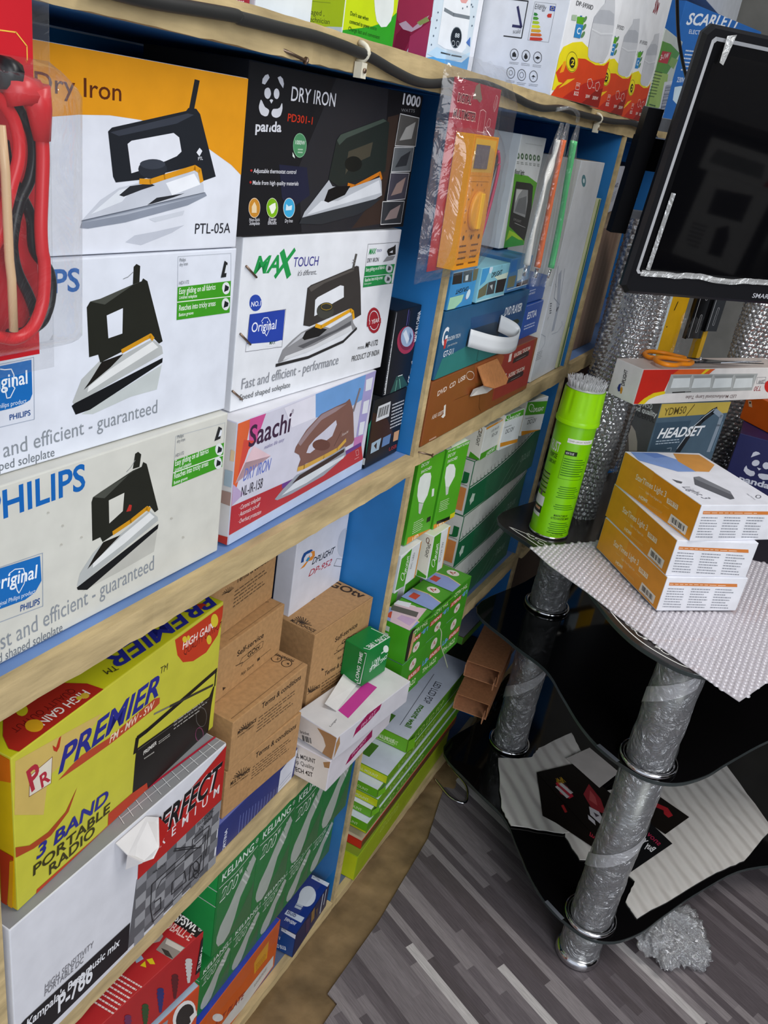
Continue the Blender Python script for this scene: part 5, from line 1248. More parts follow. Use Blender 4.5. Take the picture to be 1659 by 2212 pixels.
print_bulb_carton_36 = [('F','p','#4b9c22',[2,361,412,312,412,174,2,222]),
 ('F','p','#d8902a',[12,54,412,2,412,2,31,2]),
 ('F','t','#eef4ea','DPLIGHT',150,233,-.086,214,42,3,0),
 ('F','l','#eef4ea',8,[154,278,157,265,155,254,148,247,136,244,121,244,104,248,88,256,72,268,60,280,52,294,49,306,51,316,58,324,70,327,84,327,101,322,118,314,134,304,146,291,154,278]),
 ('F','l','#eef4ea',6,[116,234,118,294]),
 ('F','t','#3a3c40','DC12V',93,112,-.016,170,46,1,0),
 ('F','g','#9a9c9e',[24,195,190,184,33,174],1,.45)]
CT['dp3'] = carton('bulb_carton','small white bulb carton with green top, rightmost on the green tube carton','carton','small white and green bulb cartons',(-0.0104,1.5577,0.8270),(-0.00,0.02,78.73),(0.0826,0.0550,0.0725),'#dcdfe0',{'L': '#e9e2d0', 'T': '#c4c8b8'},art=print_bulb_carton_36)
CT['sm1'] = carton('bulb_carton','small green and white bulb carton on end, left of two above the torches','carton','small white and green bulb cartons',(-0.0004,1.0544,0.6918),(0.00,-0.00,89.87),(0.0708,0.0550,0.0681),'#dcdfe0',{},art=[('F','p','#4b9c22',[13,311,180,338,162,2,2,30]),
 ('F','p','#d8902a',[332,339,352,339,352,2,332,2]),
 ('F','t','#eef4ea','DPLIGHT',154,125,1.545,166,41,2,0),
 ('F','l','#eef4ea',7,[128,102,132,90,130,82,126,76,118,74,108,77,97,84,86,94,75,106,66,118,60,132,58,143,59,152,64,158,71,159,81,156,92,150,104,140,114,128,123,115,128,102]),
 ('F','t','#6a6c70','DC LED',243,133,1.479,142,30,0,0)])
print_bulb_carton_37 = [('F','p','#4b9c22',[2,406,120,406,187,2,20,5]),
 ('F','p','#d8902a',[252,406,287,406,292,2,283,2]),
 ('F','t','#eef4ea','DPLIGHT',134,144,1.669,171,42,3,0),
 ('F','l','#eef4ea',7,[114,116,116,104,116,94,114,87,107,84,98,86,88,92,78,102,67,113,58,126,52,140,49,152,49,162,52,168,59,170,68,169,78,164,88,154,98,142,107,129,114,116]),
 ('F','t','#6a6c70','DC12V 7W',222,97,1.612,192,31,0,0),
 ('L','p','#4b9c22',[208,62,298,38,298,14,208,4]),
 ('L','t','#3a3428','DPLIGHT',255,332,-1.639,130,28,2,0),
 ('L','l','#7a4a3a',6,[262,358,262,346,259,335,253,329,246,330,240,336,236,347,235,360,238,370,244,376,251,375,258,368,262,358])]
CT['sm2'] = carton('bulb_carton','small green and white bulb carton on end with a cream side','carton','small white and green bulb cartons',(0.0096,1.1503,0.6799),(-0.00,-0.00,87.44),(0.0587,0.0600,0.0816),'#dcdfe0',{'L': '#ebe5d4', 'T': '#d8dcc8'},art=print_bulb_carton_37)
print_torch_carton_38 = [('F','p','#d8cfc4',[254,308,246,336,224,356,195,364,166,356,144,336,136,308,144,280,166,260,195,252,224,260,246,280]),
 ('F','l','#b03a2c',8,[172,296,195,336,203,296,226,300]),
 ('F','p','#c23c2c',[156,152,370,152,370,212,156,212]),
 ('F','t','#6f9fe0','LB-',31,156,0,117,52,4,0),
 ('F','t','#f0e8e0','EASILIT',168,164,0,191,36,3,0),
 ('F','t','#e4ecc8','TH-1622',62,56,0,258,52,1,0),
 ('T','p','#8f9fd4',[1,1,164,1,214,150,195,299,1,299]),
 ('T','l','#e4c88a',12,[164,0,214,150,195,300]),
 ('T','p','#e0d8d0',[355,150,348,180,330,202,304,210,279,202,260,180,254,150,260,120,279,98,304,90,330,98,348,120]),
 ('T','l','#b03a2c',10,[281,135,304,180,312,135,336,144]),
 ('T','p','#c24a3a',[47,186,140,186,140,255,47,255]),
 ('L','p','#c4d0c4',[54,48,126,48,126,104,54,104]),
 ('L','p','#c4d0c4',[54,128,126,128,126,184,54,184]),
 ('L','p','#c4d0c4',[54,208,126,208,126,264,54,264]),
 ('L','p','#c4d0c4',[54,288,126,288,126,344,54,344])]
CT['th1'] = carton('torch_carton','green torch carton printed upright, left one of the lower row','carton','green torch cartons',(0.0390,1.0480,0.4970),(0.00,0.00,88.00),(0.0780,0.0600,0.0800),'#3e8c1f',{'L': '#44a01c', 'T': '#4f9a2c'},art=print_torch_carton_38)
print_torch_carton_39 = [('F','p','#d8cfc4',[136,76,144,53,166,36,195,30,224,36,246,53,254,76,246,99,224,116,195,122,166,116,144,99]),
 ('F','l','#b03a2c',8,[218,86,195,53,187,86,164,82]),
 ('F','p','#c23c2c',[234,204,20,204,20,155,234,155]),
 ('F','t','#6f9fe0','LB-',359,202,3.1416,117,43,4,0),
 ('F','t','#f0e8e0','EASILIT',222,194,3.1416,191,30,3,0),
 ('F','t','#e4ecc8','TH-1622',328,284,3.1416,258,43,1,0),
 ('T','p','#8f9fd4',[1,1,164,1,214,150,195,299,1,299]),
 ('T','l','#e4c88a',12,[164,0,214,150,195,300]),
 ('T','p','#e0d8d0',[355,150,348,180,330,202,304,210,279,202,260,180,254,150,260,120,279,98,304,90,330,98,348,120]),
 ('T','l','#b03a2c',10,[281,135,304,180,312,135,336,144]),
 ('T','p','#c24a3a',[47,186,140,186,140,255,47,255]),
 ('L','p','#c4d0c4',[54,40,126,40,126,86,54,86]),
 ('L','p','#c4d0c4',[54,106,126,106,126,152,54,152]),
 ('L','p','#c4d0c4',[54,172,126,172,126,218,54,218]),
 ('L','p','#c4d0c4',[54,238,126,238,126,284,54,284]),
 ('T','p','#d8bcc8',[2,182,265,298,388,54,2,2]),
 ('T','p','#5f5a58',[154,266,232,298,289,78,209,56]),
 ('T','p','#c4a4c8',[78,165,154,164,177,38,59,35]),
 ('T','p','#e4e2ee',[328,298,370,193,296,175,258,298])]
CT['th1u'] = carton('torch_carton','torn green torch carton with a pinkish top, left one of the upper row','carton','green torch cartons',(0.0390,1.0480,0.5778),(0.00,0.00,88.00),(0.0780,0.0600,0.0660),'#3e8c1f',{'L': '#44a01c', 'T': '#4f9a2c'},art=print_torch_carton_39)
print_bracket_carton_40 = [('L','t','#dce8b0','LCD WALL MOUNT',40,40,0,360,48,1,0),
 ('F','t','#a8cc68','LCD LED PDP',196,40,0,704,72,1,0),
 ('T','p','#4a7a2a',[98,275,262,275,262,375,98,375]),
 ('T','l','#4a4e58',6,[1174,262,156,173]),
 ('T','t','#3a3e48','LED LCD PDP',1065,191,-3.044,417,76,1,0),
 ('T','t','#467a24','mount wall',584,151,-3.083,412,68,5,0),
 ('L','t','#d8e8b8','LCD WALL MOUNT',136,26,.087,230,50,1,0),
 ('L','l','#d8e8b8',6,[164,12,361,30])]
CT['led1'] = carton('bracket_carton','long green bracket carton with a white top, topmost of the tall stack','carton','long bracket cartons stacked by the floor',(-0.0000,1.2547,0.2281),(0.00,0.00,91.00),(0.3273,0.1000,0.0322),'#5c8f1c',{'L': '#68ad1c', 'T': '#d0d6e2', 'F': '#4f8a1e'},art=print_bracket_carton_40)
CT['ledbot'] = carton('bracket_carton','thick lime bracket carton at the very bottom of the stack','carton','long bracket cartons stacked by the floor',(0.0060,1.0965,0.0216),(0.00,0.00,92.25),(0.4595,0.1000,0.0632),'#8fa81c',{'L': '#c2cc18', 'T': '#7a8f2a', 'F': '#93a616'},art=[('F','t','#b4c850','LED LCD PDP',493,206,-.084,436,85,1,0)])
print_bulb_carton_41 = [('L','l','#222226',8,[204,580,370,576,374,342,224,344]),
 ('L','l','#2c2c5a',18,[282,414,355,412,294,536]),
 ('L','t','#444','scald',296,366,.08,59,27,0,0),
 ('L','l','#777',2,[425,576,595,572,598,334,428,335,425,576]),
 ('L','t','#444','Energy',434,532,-.025,90,32,0,0),
 ('L','t','#444','Empirin',454,553,-.011,54,12,0,0),
 ('L','p','#2f49a8',[550,560,596,558,596,527,554,530]),
 ('L','l','#d8c838',3,[586,545,586,540,580,536,573,535,566,538,562,544,563,549,568,553,576,554,582,550,586,545]),
 ('L','p','#2f8a3a',[436,510,456,508,471,498,458,489,436,492]),
 ('L','p','#4f9a30',[437,484,468,484,484,474,470,464,438,466]),
 ('L','p','#a8c820',[438,458,482,458,496,448,483,439,439,440]),
 ('L','p','#e2dc20',[439,432,494,434,510,423,496,414,440,414]),
 ('L','p','#e0a82a',[440,406,507,408,522,398,508,388,442,388]),
 ('L','p','#dc6a2a',[442,380,520,383,535,373,522,364,442,361]),
 ('L','p','#d23a2a',[443,354,533,358,548,348,534,338,444,334]),
 ('L','p','#d23a2a',[542,498,550,510,578,512,578,488,552,486]),
 ('L','l','#3a3a3c',4,[374,236,375,222,370,210,362,201,350,197,336,198,324,206,314,216,308,230,307,244,311,256,320,265,332,268,346,267,358,260,368,250,374,236]),
 ('L','g','#77777a',[313,184,392,186,315,166],2,.3),
 ('L','l','#3a3a3c',4,[472,236,472,222,468,210,460,202,448,198,435,199,422,206,412,217,406,230,406,244,410,256,418,265,430,268,444,267,456,260,466,250,472,236]),
 ('L','g','#77777a',[412,186,490,187,414,166],2,.3),
 ('L','l','#3a3a3c',4,[568,234,570,220,566,208,557,200,546,196,532,198,520,204,510,215,504,228,503,242,507,254,516,263,528,266,540,265,552,258,562,248,568,234]),
 ('L','g','#77777a',[510,184,586,186,512,165],2,.3),
 ('L','l','#3a3a3c',4,[376,116,377,102,372,88,364,80,352,76,338,77,325,84,315,95,309,108,308,123,312,136,322,144,334,148,347,146,360,140,370,129,376,116]),
 ('L','g','#77777a',[314,62,394,65,316,44],2,.3),
 ('L','l','#3a3a3c',4,[468,110,470,96,466,84,456,74,444,70,432,72,418,78,408,90,402,104,402,118,406,130,414,138,426,142,440,141,452,134,462,124,468,110]),
 ('L','g','#77777a',[408,58,486,60,410,38],2,.3),
 ('L','l','#3a3a3c',4,[566,110,568,96,564,84,555,76,544,72,530,73,518,80,508,90,502,104,500,118,505,130,514,139,525,143,538,142,550,135,560,124,566,110]),
 ('L','g','#77777a',[508,58,585,61,510,40],2,.3),
 ('L','p','#222',[329,217,324,237,338,252,357,236,362,218]),
 ('L','p','#222',[456,228,455,218,449,212,440,211,432,216,426,224,427,234,432,240,442,242,450,236]),
 ('L','p','#222',[428,247,443,248,443,237,434,236]),
 ('L','p','#222',[516,228,534,240,558,231,540,218]),
 ('L','l','#555',3,[452,108,452,97,445,90,435,88,425,94,419,105,420,116,426,124,436,125,446,119,452,108]),
 ('L','p','#222',[518,104,532,116,554,104]),
 ('L','l','#222',3,[534,111,535,90]),
 ('L','l','#555',3,[358,114,357,104,351,97,342,96,333,102,328,110,328,120,334,126,344,128,352,122,358,114]),
 ('F','p','#ebda1a',[2,268,38,320,167,366,322,394,448,372,578,313,742,297,831,319,892,364,892,270,688,184,184,66,2,36]),
 ('F','p','#d5431a',[2,2,70,70,182,109,342,149,166,99,77,98,2,150,93,225,243,276,443,296,650,280,808,296,892,341,892,2]),
 ('F','p','#b8281a',[192,2,306,54,518,138,760,193,892,221,892,2]),
 ('F','p','#8c1c14',[549,2,610,31,740,104,892,146,892,2]),
 ('F','p','#f0c41a',[100,58,215,130,342,152,212,96]),
 ('F','p','#f0a01a',[88,232,146,248,124,170,66,155]),
 ('F','p','#ecdc1c',[330,262,338,240,334,220,320,202,297,190,267,182,233,182,199,188,168,200,143,216,126,236,120,256,124,276,137,294,160,306,188,314,222,315,256,310,287,298,313,282]),
 ('F','l','#2a2a16',4,[322,261,329,241,326,222,313,206,292,194,264,187,233,186,202,192,174,204,150,218,135,237,128,256,132,274,144,290,164,302,192,309,222,310,253,305,282,294,306,279,322,261]),
 ('F','p','#222018',[284,251,288,240,286,229,280,220,270,214,255,210,239,210,222,213,207,219,194,228,186,238,182,249,183,260,190,268,200,275,214,279,230,279,246,276,262,270,275,261]),
 ('F','t','#ecdc1c','2',218,226,.125,52,36,4,0),
 ('F','t','#4a4a20','2 YEARS',195,196,.085,114,10,0,0),
 ('F','t','#3a3a3e','DP-5930D',95,590,.062,288,28,0,0),
 ('F','p','#5aa81e',[154,529,269,542,278,497,166,488]),
 ('F','p','#2f86c4',[163,484,280,494,278,408,168,400]),
 ('F','p','#2a6ea0',[196,542,228,546,230,538,196,534]),
 ('F','p','#a8bfa0',[67,526,143,536,148,501,72,494]),
 ('F','t','#e8f0f4','C',198,428,.06,56,40,3,0),
 ('F','p','#5f8a5a',[312,533,300,520,283,511,269,512,262,520,266,533,278,546,294,554,308,554,315,546]),
 ('F','p','#5f8a5a',[328,486,315,472,298,464,284,464,278,473,280,486,293,500,310,508,324,508,331,500]),
 ('F','p','#5f8a5a',[334,438,322,424,306,416,291,416,284,424,288,438,300,452,316,460,331,460,338,451]),
 ('F','p','#c9cbd0',[478,317,452,365,433,481,434,573,502,634,566,686,562,718,716,746,763,686,824,576,842,455,835,382,786,316,646,296,534,298]),
 ('F','p','#b2b5bc',[434,573,505,630,676,654,774,645,812,574,436,532]),
 ('F','l','#dcdee2',7,[432,494,612,490,842,524]),
 ('F','l','#b4b6bc',3,[448,484,620,477,844,510]),
 ('F','l','#f0dcd4',3,[380,127,449,130,446,120,382,116,380,127]),
 ('F','l','#f0dcd4',3,[382,108,447,111,448,86,387,84,382,108]),
 ('F','l','#f0dcd4',4,[570,171,626,182,676,156,655,118,620,114,578,140,570,171]),
 ('F','l','#f0dcd4',4,[728,162,783,178,814,158,798,115,766,113,733,135,728,162]),
 ('F','t','#f0dcd4','B22',379,42,.059,81,26,2,0),
 ('F','t','#f0dcd4','30W',595,46,.057,83,23,2,0),
 ('F','t','#f0dcd4','300W',730,48,.049,111,24,2,0),
 ('F','t','#f0dcd4','=',684,120,.062,40,14,2,0)]
CT['t5'] = carton('bulb_carton','red and white bulb carton with an energy chart on its side','carton','red and white bulb cartons',(-0.0106,1.3122,1.4222),(0.00,0.01,82.98),(0.1787,0.1400,0.2200),'#e8e9ec',{},art=print_bulb_carton_41)
print_bulb_carton_42 = [('F','p','#ebda1a',[2,268,38,320,167,366,322,394,448,372,578,313,742,297,831,319,892,364,892,270,688,184,184,66,2,36]),
 ('F','p','#d5431a',[2,2,70,70,182,109,342,149,166,99,77,98,2,150,93,225,243,276,443,296,650,280,808,296,892,341,892,2]),
 ('F','p','#b8281a',[192,2,306,54,518,138,760,193,892,221,892,2]),
 ('F','p','#8c1c14',[549,2,610,31,740,104,892,146,892,2]),
 ('F','p','#f0c41a',[100,58,215,130,342,152,212,96]),
 ('F','p','#f0a01a',[88,232,146,248,124,170,66,155]),
 ('F','p','#ecdc1c',[330,262,338,240,334,220,320,202,297,190,267,182,233,182,199,188,168,200,143,216,126,236,120,256,124,276,137,294,160,306,188,314,222,315,256,310,287,298,313,282]),
 ('F','l','#2a2a16',4,[322,261,329,241,326,222,313,206,292,194,264,187,233,186,202,192,174,204,150,218,135,237,128,256,132,274,144,290,164,302,192,309,222,310,253,305,282,294,306,279,322,261]),
 ('F','p','#222018',[284,251,288,240,286,229,280,220,270,214,255,210,239,210,222,213,207,219,194,228,186,238,182,249,183,260,190,268,200,275,214,279,230,279,246,276,262,270,275,261]),
 ('F','t','#ecdc1c','2',218,226,.125,52,36,4,0),
 ('F','t','#4a4a20','2 YEARS',195,196,.085,114,10,0,0),
 ('F','t','#3a3a3e','DP-5930D',95,590,.062,288,28,0,0),
 ('F','p','#5aa81e',[154,529,269,542,278,497,166,488]),
 ('F','p','#2f86c4',[163,484,280,494,278,408,168,400]),
 ('F','p','#2a6ea0',[196,542,228,546,230,538,196,534]),
 ('F','p','#a8bfa0',[67,526,143,536,148,501,72,494]),
 ('F','t','#e8f0f4','C',198,428,.06,56,40,3,0),
 ('F','p','#5f8a5a',[312,533,300,520,283,511,269,512,262,520,266,533,278,546,294,554,308,554,315,546]),
 ('F','p','#5f8a5a',[328,486,315,472,298,464,284,464,278,473,280,486,293,500,310,508,324,508,331,500]),
 ('F','p','#5f8a5a',[334,438,322,424,306,416,291,416,284,424,288,438,300,452,316,460,331,460,338,451]),
 ('F','p','#c9cbd0',[478,317,452,365,433,481,434,573,502,634,566,686,562,718,716,746,763,686,824,576,842,455,835,382,786,316,646,296,534,298]),
 ('F','p','#b2b5bc',[434,573,505,630,676,654,774,645,812,574,436,532]),
 ('F','l','#dcdee2',7,[432,494,612,490,842,524]),
 ('F','l','#b4b6bc',3,[448,484,620,477,844,510]),
 ('F','l','#f0dcd4',3,[380,127,449,130,446,120,382,116,380,127]),
 ('F','l','#f0dcd4',3,[382,108,447,111,448,86,387,84,382,108]),
 ('F','l','#f0dcd4',4,[570,171,626,182,676,156,655,118,620,114,578,140,570,171]),
 ('F','l','#f0dcd4',4,[728,162,783,178,814,158,798,115,766,113,733,135,728,162]),
 ('F','t','#f0dcd4','B22',379,42,.059,81,26,2,0),
 ('F','t','#f0dcd4','30W',595,46,.057,83,23,2,0),
 ('F','t','#f0dcd4','300W',730,48,.049,111,24,2,0),
 ('F','t','#f0dcd4','=',684,120,.062,40,14,2,0),
 ('F','t','#8f1c2c','30w',304,858,0,161,143,1,0)]
CT['t6'] = carton('bulb_carton','red and white bulb carton, middle one of three on the top shelf','carton','red and white bulb cartons',(-0.0071,1.5016,1.4222),(-0.00,-0.01,86.93),(0.1760,0.1200,0.2200),'#e8e9ec',{},su=1.0,art=print_bulb_carton_42)
CT['t7'] = carton('bulb_carton','red and white bulb carton, farthest of three, beside the green pack','carton','red and white bulb cartons',(-0.0053,1.6796,1.4222),(-0.00,-0.01,87.40),(0.1505,0.1200,0.2200),'#e8e9ec',{},su=0.855,art=print_bulb_carton_42)
print_lamp_carton_43 = [('L','p','#c6d814',[212,144,598,178,598,118,598,50,524,45,444,34,330,70,228,82]),
 ('L','t','#45480f','Colour temperature: 9000K',24,127,-.022,382,23,0,0),
 ('L','t','#45480f','If this unit is damaged ,',172,87,0,318,22,0,0),
 ('L','t','#45480f','contact a qualified  technician',144,58,-.009,380,22,0,0),
 ('L','t','#45480f','or your customer',265,20,.01,210,22,0,0),
 ('L','l','#8a9a20',2,[216,140,518,145]),
 ('F','p','#2f9a20',[5,38,276,91,442,142,531,195,531,2,2,2]),
 ('F','p','#e2e6e0',[270,216,478,250,489,194,476,147,436,114,380,104,325,124,295,164]),
 ('F','t','#1c4a0c',"Don't use when",58,110,.016,182,18,2,0),
 ('F','t','#1c4a0c','connected to power source',58,76,.022,277,18,2,0),
 ('F','t','#1c4a0c','Charge fast and convenient',56,44,.012,324,18,2,0),
 ('F','t','#1c4a0c','Sustainable lighting six to eight hours',52,10,0,440,19,2,0)]
CT['t2'] = carton('lamp_carton','lime and green lamp carton on the top shelf','carton',None,(-0.0558,0.8024,1.4222),(0.00,0.01,90.70),(0.1065,0.1200,0.2200),'#dfe3d8',{'L': '#e2e5da', 'F': '#c6d814'},art=print_lamp_carton_43)
print_blender_carton = [('L','p','#c23c5c',[372,305,592,323,598,228,517,158,456,149,383,195]),
 ('L','p','#8c1f3c',[388,118,440,179,488,120,450,32,380,10]),
 ('L','p','#d8dbe4',[493,93,462,18,491,7]),
 ('L','p','#c04066',[479,120,598,208,598,2,480,20]),
 ('L','p','#e0c0cc',[396,175,438,193,489,163,543,210,582,234,541,174,484,142,428,150]),
 ('L','p','#a8b468',[510,192,566,226,588,207,532,178]),
 ('F','p','#f0f4f8',[110,340,467,398,502,275,517,138,465,104,222,98,118,110,117,218]),
 ('F','l','#7d858c',19,[138,286,268,280,494,298]),
 ('F','p','#e8a8a4',[308,370,444,392,410,360,348,353]),
 ('F','p','#1b2530',[432,180,431,162,422,145,407,131,386,121,362,116,338,116,314,123,296,134,282,148,276,166,277,183,286,200,300,214,320,224,344,228,368,228,392,222,411,212,425,198]),
 ('F','l','#8a9aa4',3,[427,180,426,162,418,146,404,132,384,123,362,118,338,119,317,125,299,136,286,150,280,166,282,182,290,198,304,212,322,222,344,226,368,226,389,220,408,210,420,196,427,180]),
 ('F','t','#dfe8ee','88',334,172,.097,63,22,1,0),
 ('F','l','#dfe8ee',3,[348,142,348,138,347,134,344,130,338,127,332,126,325,126,318,126,312,129,308,132,304,136,304,140,305,144,308,148,314,151,320,152,327,152,334,152,340,149,344,146,348,142]),
 ('F','l','#dfe8ee',3,[410,148,410,143,410,139,406,136,402,133,396,132,390,132,384,132,379,135,374,138,372,142,370,147,372,151,374,154,378,157,384,158,390,158,396,158,402,155,406,152,410,148]),
 ('F','p','#58a8e0',[2,24,164,53,324,48,488,55,590,103,590,14,432,2,3,2]),
 ('F','p','#c4e0f2',[2,44,116,94,244,86,472,90,590,124,590,99,420,56,140,38]),
 ('F','l','#39444c',8,[179,72,312,76]),
 ('F','l','#39444c',8,[328,76,474,84]),
 ('F','p','#4f78c0',[504,167,554,204,572,152]),
 ('F','p','#5a6a7a',[70,222,69,218,64,216,58,218,56,222,60,226,66,226]),
 ('F','p','#5a6a7a',[72,184,70,180,65,178,59,180,58,184,61,187,68,187]),
 ('F','p','#5a6a7a',[59,142,58,138,52,136,46,138,44,143,48,146,54,146]),
 ('F','p','#5a6a7a',[520,360,519,356,512,354,506,356,504,360,508,364,515,364]),
 ('F','p','#5a6a7a',[561,314,560,309,554,307,546,309,544,314,548,317,556,317]),
 ('F','p','#5a6a7a',[559,266,558,261,552,259,544,261,542,265,546,269,554,269]),
 ('F','p','#5a6a7a',[69,261,68,257,62,256,56,257,55,261,58,264,65,264]),
 ('F','p','#5a6a7a',[48,96,47,92,42,90,36,92,34,96,38,100,44,100]),
 ('F','p','#5a6a7a',[383,330,382,326,376,324,370,326,368,330,372,334,378,334]),
 ('F','p','#5a6a7a',[441,348,440,344,434,342,427,344,425,348,429,351,436,352]),
 ('F','p','#5a6a7a',[498,369,498,364,492,362,484,364,482,368,486,372,494,372])]
CT['t3'] = carton('blender_carton','carton with pink fruit and a white bottle on the top shelf','carton',None,(-0.0486,0.9749,1.4222),(-0.00,0.00,90.22),(0.1184,0.1200,0.2200),'#d6e4ee',{'L': '#a52a4a'},art=print_blender_carton)
print_decoder_carton_45 = [('F','p','#efa42a',[18,316,438,316,454,30,2,2]),
 ('F','t','#f6ead0','StarTimes Light 3',238,160,.067,420,50,2,0),
 ('F','t','#f3dfb4','Light Your Digital Life',414,112,.041,220,18,1,0),
 ('F','t','#f6ead0','HDMI',348,36,.068,118,28,3,0),
 ('F','l','#efc878',3,[310,123,376,123]),
 ('F','l','#efc878',3,[664,122,734,122]),
 ('F','g','#efc878',[470,48,678,64,474,28],2,.25),
 ('F','p','#f3e2c4',[680,196,824,200,830,158,688,155]),
 ('F','t','#d98a14','DVB T2',700,167,.022,115,26,4,0),
 ('F','p','#f0e6da',[778,101,998,98,999,22,768,18]),
 ('F','b','#2c2c2c',[796,84,964,83,804,40],15),
 ('F','g','#8a8480',[805,30,966,31,806,18],1,.45),
 ('R','p','#cf7c3c',[32,267,681,260,694,230,36,240]),
 ('R','g','#8d9098',[36,222,212,217,46,28],8,.35),
 ('R','g','#8d9098',[260,220,440,215,274,23],8,.35),
 ('R','g','#8d9098',[490,218,674,212,506,18],8,.35),
 ('R','g','#f0d8c4',[38,258,641,248,40,248],1,.45)]
CT['star3'] = carton('decoder_carton','orange and white decoder carton, lowest of the three on bubble wrap','carton','orange and white decoder cartons on the stand',(0.2137,1.4449,0.7060),(-0.21,-0.20,-46.77),(0.2124,0.1537,0.0632),'#e6e7ee',{'F': '#ec981a', 'T': '#e9eaf3', 'R': '#e3e3e8'},art=print_decoder_carton_45)
CT['star2'] = carton('decoder_carton','orange and white decoder carton, middle of the three on bubble wrap','carton','orange and white decoder cartons on the stand',(0.2115,1.4503,0.7697),(-0.29,-0.18,-47.77),(0.2134,0.1515,0.0643),'#e6e7ee',{'F': '#ec981a', 'T': '#e9eaf3', 'R': '#e3e3e8'},art=print_decoder_carton_45)
print_decoder_carton_46 = [('F','p','#efa42a',[18,316,438,316,454,30,2,2]),
 ('F','t','#f6ead0','StarTimes Light 3',238,160,.067,420,50,2,0),
 ('F','t','#f3dfb4','Light Your Digital Life',414,112,.041,220,18,1,0),
 ('F','t','#f6ead0','HDMI',348,36,.068,118,28,3,0),
 ('F','l','#efc878',3,[310,123,376,123]),
 ('F','l','#efc878',3,[664,122,734,122]),
 ('F','g','#efc878',[470,48,678,64,474,28],2,.25),
 ('F','p','#f3e2c4',[680,196,824,200,830,158,688,155]),
 ('F','t','#d98a14','DVB T2',700,167,.022,115,26,4,0),
 ('F','p','#f0e6da',[778,101,998,98,999,22,768,18]),
 ('F','b','#2c2c2c',[796,84,964,83,804,40],15),
 ('F','g','#8a8480',[805,30,966,31,806,18],1,.45),
 ('R','p','#cf7c3c',[32,267,681,260,694,230,36,240]),
 ('R','g','#8d9098',[36,222,212,217,46,28],8,.35),
 ('R','g','#8d9098',[260,220,440,215,274,23],8,.35),
 ('R','g','#8d9098',[490,218,674,212,506,18],8,.35),
 ('R','g','#f0d8c4',[38,258,641,248,40,248],1,.45),
 ('T','p','#7c9cd8',[16,48,26,320,186,447,424,440,429,248,203,7]),
 ('T','p','#5f84cc',[21,156,26,320,110,378,142,212]),
 ('T','p','#d8953f',[30,495,48,767,273,760,426,578,420,435,207,414]),
 ('T','p','#55575f',[540,324,524,395,816,480,952,410,966,356,687,222]),
 ('T','p','#777981',[540,324,524,395,816,480,890,442,585,312]),
 ('T','t','#75757f','Light 3',731,58,.199,238,76,0,1),
 ('T','p','#55575f',[585,69,638,136,671,100,650,70]),
 ('T','l','#6a6a74',7,[914,712,924,703,932,692,938,681,942,670,944,661,942,654,938,651,932,651,924,654,914,662,906,670,898,682,891,692,887,704,886,712,887,720,891,723,898,723,906,719,914,712]),
 ('T','t','#85858f','StarTimes',858,608,-.082,114,17,0,0)]
CT['star1'] = carton('decoder_carton','orange and white decoder carton, topmost of the three on bubble wrap','carton','orange and white decoder cartons on the stand',(0.2138,1.4459,0.8345),(-0.14,-0.04,-42.10),(0.2126,0.1611,0.0636),'#e6e7ee',{'F': '#ec981a', 'T': '#e9eaf3', 'R': '#e3e3e8'},art=print_decoder_carton_46)
print_headset_carton = [('F','p','#3d5263',[23,829,2,1110,460,1119,435,808]),
 ('F','p','#c2a94c',[2,1294,934,1298,936,1186,7,1158]),
 ('F','t','#5a4a20','YDM50',68,1179,.056,282,72,1,0),
 ('F','l','#5a4a20',10,[368,1168,440,1281]),
 ('F','l','#23262a',66,[412,786,502,987,617,1126,720,1201,762,1218]),
 ('F','l','#8c99a6',48,[748,1212,868,1155,869,1058,852,788]),
 ('F','l','#b9c4cc',9,[392,835,508,1046,633,1162,732,1228]),
 ('F','t','#f2f4f6','HEADSET',76,954,.017,613,98,4,1),
 ('F','g','#b8c6d2',[75,935,402,943,86,883],2,.35),
 ('F','l','#a8b8c6',6,[255,844,311,848,316,814]),
 ('F','l','#8ca4b8',6,[911,1094,903,786]),
 ('F','l','#5f7484',4,[2,1292,17,829]),
 ('L','t','#eceef0','YDM50',-32,1180,.126,218,48,1,0),
 ('L','t','#f2f2f2','sound quality',-114,1122,.103,381,48,3,0),
 ('L','t','#39383a','WONDERFUL',-104,1069,.096,364,46,3,0),
 ('L','p','#b4a99f',[2,928,2,974,2,985,70,948,130,865,160,782,64,741,2,876]),
 ('L','p','#6b605c',[2,906,2,876,64,741,2,663,2,802])]
CT['head'] = carton('headset_carton','blue grey headset carton with a gold band behind the orange cartons','carton',None,(0.2327,1.5681,0.7060),(-0.00,-0.01,57.00),(0.1876,0.0550,0.2600),'#4f6474',{'L': '#5a595b'},art=print_headset_carton)
